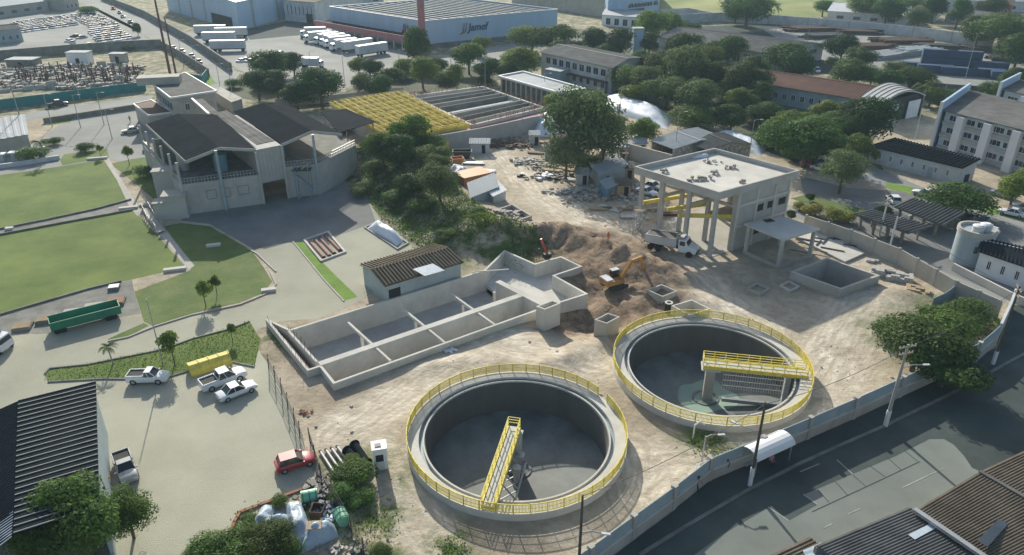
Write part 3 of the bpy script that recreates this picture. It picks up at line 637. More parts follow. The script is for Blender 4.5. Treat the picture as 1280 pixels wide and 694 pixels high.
# ================================================================ generic buildings
def V0(p): return Vector((p[0], p[1], 0))
def windows(root, a, b, n, z0, z1, frac=.6, inside=None, mtl='glassb', frame='white', m0=.06, name='window', par=None, mull=1):
    a = V0(a); b = V0(b); d = (b-a); L_ = d.length; d.normalize(); nn = Vector((d.y, -d.x, 0))
    if inside is not None and (V0(inside)-a).dot(nn) > 0: nn = -nn
    u0 = L_*m0; st = (L_-2*u0)/n; rz = atan2(d.y, d.x)
    for i in range(n):
        c = a+d*(u0+st*(i+.5)); w_ = st*frac
        fr = MB(); t = .07
        for s_ in (-1, 1): fr.box(c+d*s_*(w_/2-t/2)+nn*.03+Vector((0,0,(z0+z1)/2)), (t, .10, z1-z0), rz)
        fr.box(c+nn*.032+Vector((0,0,z0+t/2)), (w_-.002, .104, t), rz); fr.box(c+nn*.032+Vector((0,0,z1-t/2)), (w_-.002, .104, t), rz)
        for k in range(mull): fr.box(c+d*(w_*((k+1)/(mull+1)-.5))+nn*.028+Vector((0,0,(z0+z1)/2)), (.05, .08, z1-z0-.01), rz)
        wn = fr.build(name, frame, root)
        MB().box(c+nn*.012+Vector((0,0,(z0+z1)/2)), (w_-.1, .03, z1-z0-.1), rz).build('pane', mtl, wn)
def door(root, a, b, u, wd, ht, inside, m='dark', name='door'):
    a = V0(a); b = V0(b); d = (b-a); L_ = d.length; d.normalize(); nn = Vector((d.y, -d.x, 0))
    if (V0(inside)-a).dot(nn) > 0: nn = -nn
    c = a+d*L_*u; MB().box(c+nn*.02+Vector((0,0,ht/2)), (wd, .08, ht), atan2(d.y, d.x)).build(name, m, root)
def house(name, label, cat, cn, h, roof='flat', wall='whited', rm='roofg', rise=1.5, over=.4, ribs=0, axis=0, amp=.1, z0=-.1, rimm=None, nowall=(), parapet=.5, heights=None, group=None, trim='white'):
    """cn: four corners (ground plan) in order; gable ridge runs parallel to edge 0-1 (axis 0) or 1-2 (axis 1)"""
    cn = [V0(p) for p in cn]; c = sum(cn, Vector())/4; root = thing(name, label, cat, (c.x, c.y, 0), group); T = .25
    hs = heights or [h]*4
    iw = inset(cn, T/2); mb = MB()
    for i in range(4):
        if i in nowall: continue
        a, b = iw[i], iw[(i+1) % 4]; d = (b-a).normalized()*T/2; mb.wall(a-d*.99, b+d*.98, T, z0, hs[i], hs[(i+1) % 4])
    q = cn if axis == 0 else cn[1:]+cn[:1]
    if roof == 'gable':
        m0, m1 = (q[1]+q[2])/2, (q[3]+q[0])/2      # ridge m1->m0
        dirn = (m0-m1).normalized()
        for m_, a, b in ((m0-dirn*T/2, q[1], q[2]), (m1+dirn*T/2, q[3], q[0])):
            e = dirn*T/2
            a2 = a+(m_-(m0 if m_ is m0 else m1))*0; 
            s_ = -1 if (m_-m1).length > (m_-m0).length else 1
            A, B, Cc = a+dirn*s_*.02, b+dirn*s_*.02, (a+b)/2+dirn*s_*.02
            A2, B2, C2 = A+dirn*s_*.2, B+dirn*s_*.2, Cc+dirn*s_*.2; Z = Vector((0,0,h)); R = Vector((0,0,h+rise))
            mb.add([A+Z, B+Z, Cc+R, A2+Z, B2+Z, C2+R], [(0,1,2), (5,4,3), (0,3,4,1), (1,4,5,2), (2,5,3,0)])
    if mb.v: mb.build('wall', wall, root)
    if roof == 'flat' or roof == 'parapet':
        z = h+.003 if roof == 'flat' else h-parapet; k = -over if roof == 'flat' else .2
        MB().prism(inset(cn, k), z, z+.18).build('roof', rm, root)
        if roof == 'flat' and rimm:
            iw = inset(cn, -over+.12); mb = MB()
            for i in range(4): a, b = iw[i], iw[(i+1) % 4]; d = (b-a).normalized()*.1; mb.wall(a-d, b+d*.98, .25, z-.12, z+.30-.001*i)
            mb.build('roof_edge', rimm, root)
    elif roof == 'gable':
        o_ = over; dirn = (m0-m1).normalized(); sA = (q[0]-m1).normalized()
        sl_ = rise/((q[0]-m1).length)
        for e0, e1, s_ in ((q[0], q[1], 1), (q[3], q[2], -1)):
            side = sA*s_; a = e0+side*o_-dirn*o_+Vector((0,0,h-sl_*o_+.05)); b = e1+side*o_+dirn*o_+Vector((0,0,h-sl_*o_+.05))
            r0 = m1-dirn*o_+Vector((0,0,h+rise+.05)); r1 = m0+dirn*o_+Vector((0,0,h+rise+.05))
            rb = MB(); rb.slab(a, b, r1, r0, .08)
            if ribs: U = Vector((0,0,.004)); rb.corrug(a+U, b+U, r1+U, r0+U, ribs, amp)
            rb.build('roof', rm, root)
        MB().beam(m1-dirn*o_+Vector((0,0,h+rise+.13)), m0+dirn*o_+Vector((0,0,h+rise+.13)), .4, .08).build('ridge_cap', rimm or rm, root)
    elif roof == 'mono':
        d1 = (q[1]-q[0]).normalized()*over; d2 = (q[3]-q[0]).normalized()*over; hh = hs if axis == 0 else hs[1:]+hs[:1]
        a = q[0]-d1-d2+Vector((0,0,hh[0]+.06)); b = q[1]+d1-d2+Vector((0,0,hh[1]+.06)); c_ = q[2]+d1+d2+Vector((0,0,hh[2]+.06)); d_ = q[3]-d1+d2+Vector((0,0,hh[3]+.06))
        rb = MB(); rb.slab(a, b, c_, d_, .08)
        if ribs: U = Vector((0,0,.004)); rb.corrug(a+U, b+U, c_+U, d_+U, ribs, amp)
        rb.build('roof', rm, root)
    root['_c'] = tuple(c)
    return root, cn
def quadpx(pts, h): return [P(x, y, h) for x, y in pts]
def rect(F, L, R):
    """plan rectangle from the near corner F and its two neighbours: F, L, B, R"""
    return [V0(F), V0(L), V0(L)+V0(R)-V0(F), V0(R)]
# ================================================================ pump hall under construction
def pump_hall():
    H = 11.2; F, L, R = P(899, 240.5, H), P(793, 208, H), P(1000, 213, H)
    q = rect(F, L, R); c = sum(q, Vector())/4; root = thing('pump_hall', 'tall unfinished concrete hall on slender columns with rubble on its flat roof', 'building', (c.x, c.y, 0))
    d1 = (q[1]-q[0]).normalized(); d2 = (q[3]-q[0]).normalized(); L1 = (q[1]-q[0]).length; L2 = (q[3]-q[0]).length
    def at(u, v): return q[0]+d1*u+d2*v
    iw = inset(q, .15); mb = MB()
    for i in range(4): a, b = iw[i], iw[(i+1) % 4]; d = (b-a).normalized()*.15; mb.wall(a-d*.99, b+d*.98, .3, H-1.25, H-.001*i)
    mb.build('parapet', 'concn', root)
    MB().prism(inset(q, .29), H-1.2, H-.75).build('roof', 'concl', root)
    # columns
    us = [1.0, L1*.36, L1*.68, L1-1.0]
    for v in (1.0, L2*.30):
        for u in us: p = at(u, v); MB().box((p.x, p.y, (H-1.25)/2-.1), (.6, .6, H-1.05), atan2(d1.y, d1.x)).build('column', 'concn', root)
    for u in us[1:]: p = at(u, L2-1.0); MB().box((p.x, p.y, (H-1.25)/2-.1), (.6, .6, H-1.05), atan2(d1.y, d1.x)).build('column', 'concn', root)
    # solid side wall from second column row to the back, on the right hand face
    a, b = at(.75, L2*.30+.302), at(.75, L2-.75); w_ = MB(); w_.wall(a, b, .3, -.1, H-1.25); w_.build('side_wall', 'concn', root)
    w_ = MB()
    for v in (L2*.30, L2*.53, L2*.76, L2-1.1): p = at(.55, v); w_.box((p.x, p.y, H/2-.7), (.25, .5, H-1.2), atan2(d1.y, d1.x))
    for z in (3.9, 7.4): w_.wall(at(.53, L2*.31), at(.53, L2-.8), .22, z, z+.45)
    w_.build('wall_frame', 'concl', root)
    out = at(-5, L2*.5); ins = at(L1*.5, L2*.5)
    windows(root, at(.6, L2*.50), at(.6, L2*.95), 3, 5.6, 7.0, .72, ins, 'glass', 'concl', .02, mull=0)
    windows(root, at(.6, L2*.50), at(.6, L2*.95), 3, 1.6, 3.0, .6, ins, 'glass', 'concl', .02, mull=0)
    w_ = MB(); w_.wall(at(1, L2-.9), at(L1*.70, L2-.9), .25, -.1, H-1.25); w_.wall(at(L1*.70, L2-.9), at(L1-1, L2-.9), .25, 6.8, H-1.25); w_.build('back_wall', 'concn', root)
    f_ = MB(); f_.prism([at(.9, L2*.32), at(L1*.4, L2*.32), at(L1*.4, L2-1.1), at(.9, L2-1.1)], 4.4, 4.8); f_.build('mezzanine', 'concn', root)
    f_ = MB()
    for u in us[1:3]: f_.wall(at(u, 1), at(u, L2-1), .3, 7.0, 7.5)
    f_.wall(at(1.2, L2*.30), at(L1-1, L2*.30), .3, 7.1, 7.6); f_.build('tie_beam', 'concn', root)
    MB().prism([at(.6, .5), at(L1-.5, .5), at(L1-.5, L2-.8), at(.6, L2-.8)], -.1, .06).build('ground_slab', 'conc', root)
    root['_w'] = (c.x, c.y, 0)
    # crane girders, yellow (lie on the tie beams, belong to the hall)
    for a_, b_, z in [((690/4+640-172.5+0, 0), (0, 0), 0)]: pass
    def yb(label, p, q_, z0, z1):
        r = thing('yellow_girder', label, 'girder', (V0(p)+V0(q_))/2+Vector((0,0,z0))); g = MB(); p = V0(p)+Vector((0,0,z0)); q_ = V0(q_)+Vector((0,0,z1))
        g.beam(p, q_, .35, .08); g.beam(p+Vector((0,0,.55)), q_+Vector((0,0,.55)), .35, .08); g.beam(p+Vector((0,0,.275)), q_+Vector((0,0,.275)), .08, .5); g.build('flanged_beam', 'yell', r)
        e = MB(); e.beam(p-(q_-p).normalized()*.1, p+Vector((0,0,.6))-(q_-p).normalized()*.1, .5, .1); e.build('end_plate', 'yell', r)
    for lb, u0, v0, u1, v1 in [('yellow crane girder at the left open bay of the pump hall', L1*.93, 1.6, L1*.72, L2*.5), ('yellow crane girder in the middle bay of the pump hall', L1*.62, 1.5, L1*.45, L2*.42), ('long yellow crane girder in the right bay of the pump hall', L1*.44, .8, L1*.08, L2*.30)]:
        yb(lb, at(u0, v0), at(u1, v1), 4.6 if 'left' in lb else 4.9, 5.4)
    for (u, v, s_) in [(L1*.10, L2*.9, 1)]: pass
    def rubble(label, cx_, cy_, n, sp):
        p0 = P(cx_, cy_, H-.7); rb = MB(); random.seed(n)
        for k in range(n):
            x, y = p0.x+random.gauss(0, sp[0]), p0.y+random.gauss(0, sp[1]); rb.box((x, y, H-.75+.12+random.random()*.35), (random.uniform(.2, .5), random.uniform(.2, .5), random.uniform(.2, .4)), random.random()*3)
        rb.build('rubble_heap', 'debris', None, label, 'rubble', kind='stuff')
    rubble('long heap of grey rubble across the middle of the pump hall roof', 875, 224, 24, (1.4, .4)); rubble('heap of broken blocks towards the back of the pump hall roof', 889, 203, 12, (.7, .4))
    rubble('small pile of blocks right of the larger heaps on the pump hall roof', 914, 210, 14, (.5, .4)); rubble('tiny block pile near the left corner of the pump hall roof', 832, 215, 5, (.3, .2))
    rubble('tiny block pile near the front right edge of the pump hall roof', 929, 228, 6, (.3, .2))
    rubble('lone blocks between the two big heaps on the pump hall roof', 895, 217, 5, (.3, .2))
    tp = MB(); p = P(873, 196, H-.75); tp.blob(p+Vector((0,0,.15)), (1.7, .8, .3), 5, .4); tp.build('plastic_sheet', 'tarp', None, 'crumpled white plastic sheet at the back corner of the pump hall roof', 'sheet')
    # canopy
    H2 = 5.0; F, L, R = P(979.7, 299.8, H2), P(930.5, 279.8, H2), P(1025, 285.7, H2); q = rect(F, L, R)
    q = [V0(P(979.7,299.8,H2)), V0(P(930.5,279.8,H2)), V0(P(979.7,270.5,H2)), V0(P(1025,285.7,H2))]
    c = sum(q, Vector())/4; r = thing('concrete_canopy', 'flat concrete canopy on four columns beside the pump hall wall', 'canopy', (c.x, c.y, 0))
    MB().prism(q, H2-.28, H2).build('slab', 'concl', r)
    for p in inset(q, .5): MB().box((p.x, p.y, (H2-.28)/2), (.5, .5, H2-.284), atan2(d1.y, d1.x)).build('column', 'concn', r)
    k = inset(q, .3); b_ = MB(); b_.wall(k[0], k[1], .3, -.2, .5); b_.wall(k[0], k[3], .3, -.2, .501); b_.build('kerb_beam', 'conc', r)
    h_ = MB(); p = P(961, 276, H2); h_.box(p+Vector((0,0,.03)), (1.6, 1.1, .06), .3); h_.build('roof_opening', 'dark', r)
pump_hall()
def slabthing(name, label, cat, pts, z0, z1, m):
    q = [P(x, y, z1) for x, y in pts]; return MB().prism(q, z0, z1).build(name, m, None, label, cat)
slabthing('formwork_slab', 'white striped slab lying between the canopy and the compound wall', 'slab', [(994, 296), (1026, 287), (1081, 316), (1056, 327)], .02, .35, 'concl')
random.seed(5)
mb = MB()
for k in range(16):
    p = P(random.uniform(1000, 1065), random.uniform(294, 318), .4); a = random.choice([-.5, .9]); mb.box(p+Vector((0,0,.06)), (random.uniform(1.5, 4), .22, .1), a)
mb.build('formwork_timbers', 'dsteel', None, 'dark formwork timbers scattered over the white striped slab', 'timbers')
def pile(name, label, cat, px, py, n, sx, sy, m, szr=(.3, .9), hz=.3, z0=0, rz=0):
    p0 = P(px, py); mb = MB(); random.seed(int(px*7+py))
    for k in range(n):
        u, v = random.gauss(0, sx), random.gauss(0, sy); x = p0.x+u*cos(rz)-v*sin(rz); y = p0.y+u*sin(rz)+v*cos(rz)
        s_ = random.uniform(*szr); zz = z0+max(0, hgt(x, y))
        mb.box((x, y, zz+random.random()*hz+s_*.2), (s_, s_*random.uniform(.4, 1), s_*random.uniform(.25, .6)), random.random()*3)
    return mb.build(name, m, None, label, cat, kind='stuff')
for x, y, w_, d_, h_, lb in [(1104, 344, 3.2, 1.8, 1.2, 'pale concrete block stack at the corner of the square tank'), (1126, 350, 3.6, 2.4, 1.1, 'wide concrete block stack near the compound wall'), (1093, 327, 1.9, 1.2, .3, 'white slab lying flat by the compound wall'), (1149, 365, 3.0, 2.2, .9, 'brick and block stack near the bend of the compound wall')]:
    p = P(x, y); mb = MB()
    nx, ny, nz_ = max(1, int(w_/.6)), max(1, int(d_/.5)), max(1, int(h_/.35)); random.seed(int(x))
    for i in range(nx):
        for j in range(ny):
            for k in range(nz_):
                if k == nz_-1 and random.random() < .3: continue
                R_ = Matrix.Rotation(-.45, 3, 'Z'); o_ = R_ @ Vector(((i-nx/2)*.6, (j-ny/2)*.5, 0)); mb.box((p.x+o_.x, p.y+o_.y, .17+k*.35), (.57, .47, .33), -.45)
    mb.build('block_stack', 'concn' if 'brick' not in lb else 'woodp', None, lb, 'block stack')
# ================================================================ big treatment building on the left
def treatment():
    root = thing('treatment_building', 'large open-sided treatment building with two dark gabled roofs above the shaded yard', 'building', (-45, 135, 0))
    E1, R1 = 9.9, 11.4
    A = P(232, 201, E1); Bk = P(183, 155, E1); Rf = P(274, 184, R1); Rb = P(222, 142, R1); Ef = P(321, 186, E1+.3); Eb = P(274, 143.5, E1+.3)
    def roofq(a, b, c_, d_, m='rooff', nm='roof'):
        rb = MB(); rb.slab(a, b, c_, d_, .18); rb.corrug(a+Vector((0,0,.004)), b+Vector((0,0,.004)), c_+Vector((0,0,.004)), d_+Vector((0,0,.004)), int((b-a).length/.9), .05); return rb.build(nm, m, root)
    def over(p, dx, dy=0): return p+Vector((dx, dy, 0))
    roofq(Bk, A, Rf, Rb); roofq(Rb, Rf, Ef, Eb)
    A2 = P(351.7, 180, 10.4); B2 = P(291, 139, 10.4); R2 = P(389, 163.5, 12); R2b = P(328.7, 129, 12); E2 = P(427, 167, 10.2); E2b = P(363, 133, 10.2)
    roofq(B2, A2, R2, R2b); roofq(R2b, R2, E2, E2b)
    # link roof between the two
    L1_, L2_, L3, L4 = P(321, 181, 10.3), P(343, 176, 10.3), P(283, 138, 10.3), P(266, 142, 10.3)
    roofq(L1_, L2_, L3, L4, 'roofg', 'link_roof')
    # verges
    for a, b in ((A, Rf), (Rf, Ef), (A2, R2), (R2, E2), (A, Bk)): MB().beam(a-Vector((0,0,.25)), b-Vector((0,0,.25)), .22, .5).build('verge_board', 'concn', root)
    # front base line
    f0, f1, f2, f3, f4 = P(235, 268), P(284, 261.5), P(331, 254), P(361.8, 247), P(400.7, 242.7)
    bk = [V0(Bk)-V0(A)]; off = V0(Bk)-V0(A); off2 = V0(B2)-V0(A2)
    LW = 5.6
    w_ = MB(); w_.wall(f0, f2, .4, -.1, LW); w_.wall(f0, f0+off, .4, -.1, LW+.003); w_.wall(f3, f4, .4, -.1, LW+.4); 
    e5 = P(446, 205, 2.0); e5 = Vector((e5.x, e5.y, 0)); w_.wall(f4, e5, .4, -.1, LW+.405)
    w_.wall(f0+off, f2+off, .4, -.1, LW+.001)
    w_.build('lower_wall', 'concn', root)
    for a, b in ((.28, .40), (.48, .58), (.68, .82)):
        rc = MB(); p, q = V0(f0).lerp(V0(f2), a), V0(f0).lerp(V0(f2), b); d = (q-p).normalized(); n_ = Vector((d.y, -d.x, 0))*.22
        for z0, z1 in ((2.3, 2.4), (3.9, 4.0)): rc.wall(p+n_, q+n_, .06, z0, z1)
        for t in (p, q): rc.wall(t+n_-d*.05, t+n_+d*.05, .06, 2.4, 3.9)
        rc.build('wall_moulding', 'concd', root)
    fl = MB(); fl.prism([f0, f2, V0(f2)+off, V0(f0)+off], LW-.3, LW-.02); fl.prism([f3, f4, e5, e5+off2, V0(f3)+off2], LW+.05, LW+.35); fl.build('upper_floor', 'concd', root)
    # link block over the drive-through
    h_ = MB(); h_.prism([f2+Vector((.1,-.2,0)), f3+Vector((-.1,-.2,0)), V0(f3)+off2*.9, V0(f2)+off2*.9], 3.9, 10.25); h_.build('link_block', 'concn', root)
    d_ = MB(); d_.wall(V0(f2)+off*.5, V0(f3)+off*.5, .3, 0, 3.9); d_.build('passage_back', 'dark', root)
    g = MB(); 
    for k in range(7): t = k/6; p = V0(f2).lerp(V0(f3), .07+.86*t)+Vector((0, -.28, 0)); g.box((p.x, p.y, 7), (.05, .05, 6.1), .3)
    g.build('cladding_joint', 'bluel', root)
    # columns of the upper open storey
    def colset(p, top, m='bluel'): MB().box((p.x, p.y-.32, top/2), (.45, .45, top), .25).build('column', m, root)
    colset(V0(f0), E1-.2, 'concn'); colset(V0(f1), R1-.3); colset(V0(f2), E1, 'concn'); colset(V0(f3), 10.2, 'concn'); colset(V0(f4), 11.7, 'bluel')
    for t in (.2, .4, .6, .8, 1.0): p = V0(f0)+off*t; MB().box((p.x, p.y, (LW+E1-.2)/2), (.4, .4, E1-.2-LW), .25).build('column', 'concn', root)
    rl = MB()
    def rail(a, b, z):
        a = V0(a); b = V0(b); n_ = max(2, int((b-a).length/.55))
        for zz in (.5, 1.0): rl.beam(a+Vector((0,0,z+zz)), b+Vector((0,0,z+zz)), .08)
        for i in range(n_+1): p = a.lerp(b, i/n_); rl.beam(p+Vector((0,0,z)), p+Vector((0,0,z+1.0)), .09)
    rail(f0, f2, LW); rail(f0, V0(f0)+off, LW); rail(f3, f4, LW+.4); rail(f4, e5, LW+.4)
    rl.build('railing', 'steel', root)
    # equipment standing on the upper floor
    for lb, t, s_, m, wd in [('tall blue-green vessel seen inside the left gable of the treatment building', .62, .18, 'blue', 1.2), ('pale vessel at the left end inside the treatment building', .2, .3, 'steel', 1.0)]:
        p = V0(f0).lerp(V0(f2), t)+off*s_; r = thing('process_vessel', lb, 'vessel', (p.x, p.y, LW)); MB().cyl((p.x, p.y, LW), (p.x, p.y, LW+3.2), wd, wd, 18).build('vessel_body', m, r); MB().cyl((p.x, p.y, LW+3.2), (p.x, p.y, LW+3.7), wd, .3, 18).build('vessel_dome', m, r)
    p = V0(f3).lerp(V0(f4), .3)+off2*.25; r = thing('process_vessel', 'green vessel seen inside the right gable of the treatment building', 'vessel', (p.x, p.y, LW+.4)); MB().cyl((p.x, p.y, LW+.4), (p.x, p.y, LW+3.4), .9, .9, 18).build('vessel_body', 'blue', r); MB().cyl((p.x, p.y, LW+3.4), (p.x, p.y, LW+3.8), .9, .3, 18).build('vessel_dome', 'blue', r)
    bw = MB(); bw.wall(V0(f0)+off*.55, V0(f2)+off*.55, .3, LW, E1); bw.wall(V0(f3)+off2*.55, V0(f4)+off2*.55, .3, LW+.36, 10); bw.build('inner_wall', 'concd', root)
    # blue stair tower on the front
    s0 = P(375, 246); t = thing('stair_tower', 'blue steel stair tower against the right front wall of the treatment building', 'stairs', (s0.x, s0.y, 0)); st = MB()
    for dx in (0, 2.6):
        for dy in (0, -1.6): st.beam((s0.x+dx, s0.y+dy, 0), (s0.x+dx, s0.y+dy, 6.6), .14)
    st.build('frame', 'blue', t)
    for z0, s_ in ((0, 1), (2.3, -1), (4.6, 1)):
        f_ = MB(); x0, x1 = (s0.x, s0.x+2.6) if s_ > 0 else (s0.x+2.6, s0.x)
        for k in range(8): f_.box((x0+(x1-x0)*(k+.5)/8, s0.y-.8, z0+2.3*(k+.5)/8), (.36, .8, .05))
        f_.beam((x0, s0.y-.4, z0), (x1, s0.y-.4, z0+2.3), .06, .2); f_.beam((x0, s0.y-1.2, z0), (x1, s0.y-1.2, z0+2.3), .06, .2); f_.beam((x0, s0.y-1.2, z0+.9), (x1, s0.y-1.2, z0+3.2), .05); f_.build('stair_flight', 'bluel', t)
    pf = MB(); pf.box((s0.x+1.3, s0.y-.8, 5.7), (3.4, 2.0, .1)); pf.build('platform', 'dsteel', t)
    # concrete blocks at the left foot
    for lb, x, y, sx, sy, hh in [('square concrete pier at the left foot of the treatment building', 220, 274, 3.8, 3.0, 4.2), ('taller pale concrete box set against the treatment building left corner', 211, 256, 4.0, 3.2, 6.3), ('low grey concrete box beside the footbridge', 204, 275, 2.6, 2.4, 3.0)]:
        p = P(x, y); r = thing('concrete_pier', lb, 'pier', (p.x, p.y, 0)); MB().box((p.x, p.y+sy/2, hh/2-.05), (sx, sy, hh+.1), .2).build('pier_body', 'concn', r); MB().box((p.x, p.y+sy/2, hh+.1), (sx+.4, sy+.4, .2), .2).build('pier_cap', 'conc', r)
    # third roof on columns
    Z = 6.8; qs = [P(470, 152, Z), P(432, 136, Z), P(401, 139, Z+.2), P(424, 166, Z+.2)]; c = sum(qs, Vector())/4
    r = thing('open_shed', 'small dark roofed open shed between the treatment building and the yellow walkways', 'shed', (c.x, c.y, 0)); rb = MB(); rb.slab(*qs, .12); rb.corrug(qs[1]+Vector((0,0,.004)), qs[0]+Vector((0,0,.004)), qs[3]+Vector((0,0,.004)), qs[2]+Vector((0,0,.004)), 14, .05); rb.build('roof', 'rooff', r)
    for p in inset([V0(x) for x in qs], .6): MB().box((p.x, p.y, Z/2), (.25, .25, Z-.16)).build('column', 'steel', r)
treatment()
# office block behind
H = 8.6; q = rect(P(217, 121, H), P(190, 105, H), P(266, 113, H)); 
q = [V0(P(215, 122.5, H)), V0(P(192, 105, H)), V0(P(231, 92.5, H)), V0(P(268, 114.5, H))]
r, cn = house('office_block', 'grey two-storey office block with a flat white-edged roof behind the treatment building', 'building', q, H, 'flat', 'conc', 'roofg', over=.5, rimm='white')
ins = r['_c']; windows(r, cn[0], cn[1], 6, 5.2, 7.0, .75, ins, 'glassb', 'blue'); windows(r, cn[0], cn[1], 6, 1.2, 3.2, .75, ins, 'glassb', 'blue')
windows(r, cn[0], cn[3], 2, 5.2, 6.8, .3, ins, 'glassb', 'white', .12)
p = P(199, 99, H+1.2); MB().box((p.x, p.y, H+1.1), (10, 4, 1.8), .25).build('roof_tank_house', 'conc', r)
wk = thing('covered_walkway', 'sloping covered walkway with white edges joining the office block and treatment building', 'walkway', (P(248, 135, 7).x, P(248, 135, 7).y, 0)); a, b, c_, d_ = P(240, 124, 8), P(261, 143, 8), P(273, 140.5, 8), P(252, 122, 8)
MB().slab(a, b, c_, d_, .2).build('roof', 'roofg', wk); e = MB(); e.beam(a+Vector((0,0,.1)), b+Vector((0,0,.1)), .4, .35); e.build('roof_edge', 'white', wk)
cc = MB()
for t in (.1, .5, .9): p = a.lerp(b, t); cc.box((p.x+.5, p.y, 3.85), (.35, .35, 7.6))
cc.build('column', 'conc', wk)
H = 4.2; q = [V0(P(186, 145, H)), V0(P(168, 131, H)), V0(P(189, 126, H)), V0(P(215, 141, H))]
house('annex', 'low brown flat-roofed annex with a white edge in front of the office block', 'building', q, H, 'flat', 'conc', 'rust', over=.2, rimm='white')
H = 3.2; q = [V0(P(290, 128, H)), V0(P(266, 113, H)), V0(P(275, 110, H)), V0(P(302, 124, H))]
house('annex', 'low pale flat-roofed annex between the treatment building and the dark round trees', 'building', q, H, 'flat', 'concn', 'conc', over=.3)
# ================================================================ middle shed
E = 3.2; q = [V0(P(481, 358.5, E)), V0(P(580, 328, E)), V0(P(541, 306, E)), V0(P(449, 331, E))]
r, cn = house('metal_shed', 'long low shed with striped corrugated roof and grey sheet walls beside the basin', 'shed', inset(q, .35), E, 'gable', 'bluel', 'roofb', rise=.85, over=.35, ribs=24, amp=.22)
def lerp3(a, b, t): return Vector(a).lerp(Vector(b), t)
p0, p1 = P(516, 338, 3.75), P(541, 331, 3.75); p2, p3 = P(556, 340, 3.35), P(531, 347, 3.35)
MB().slab(p0+Vector((0,0,.2)), p1+Vector((0,0,.2)), p2+Vector((0,0,.25)), p3+Vector((0,0,.25)), .04).build('roof_light', 'panel', r)
door(r, cn[0], cn[1], .10, 1.8, 2.3, r['_c'], 'dark', 'doorway')
MB().beam(P(456, 366, 1.2), P(456, 366, 1.25), .1).build('door_hook', 'dsteel', r)
# white tarp mound
def tarp(label, quadp, h, m='tarp', nm='tarpaulin_cover', seed=1, ridge_=.5, rough=.12):
    a, b, c_, d_ = [P(*p) for p in quadp]; mb = MB(); n = 18; vs = []
    for i in range(n+1):
        for j in range(n+1):
            u, v = i/n, j/n; p = a.lerp(b, u).lerp(d_.lerp(c_, u), v); e = min(1, 4*u, 4*(1-u))**.7*math.sin(pi*v)**.6
            vs.append(Vector((p.x, p.y, h*e*(1+rough*2*noise.noise(Vector((p.x*.9, p.y*.9, seed))))+.03+hgt(p.x, p.y))))
    mb.add(vs, [(i*(n+1)+j, (i+1)*(n+1)+j, (i+1)*(n+1)+j+1, i*(n+1)+j+1) for i in range(n) for j in range(n)])
    return mb.build(nm, m, None, label, 'tarpaulin', smooth=True)
tarp('white tarpaulin mound on the sunny paving behind the striped shed', [(458, 286), (496, 308), (505, 301), (471, 279)], 1.7, 'tarp', seed=3)
open_box('raised_kerb_bed', 'low concrete kerb around the white tarpaulin mound', 'kerb bed', [V0(P(455, 285)), V0(P(497, 313)), V0(P(511, 305)), V0(P(470, 278))], -.1, .25, .2, 'conc', 'concd')
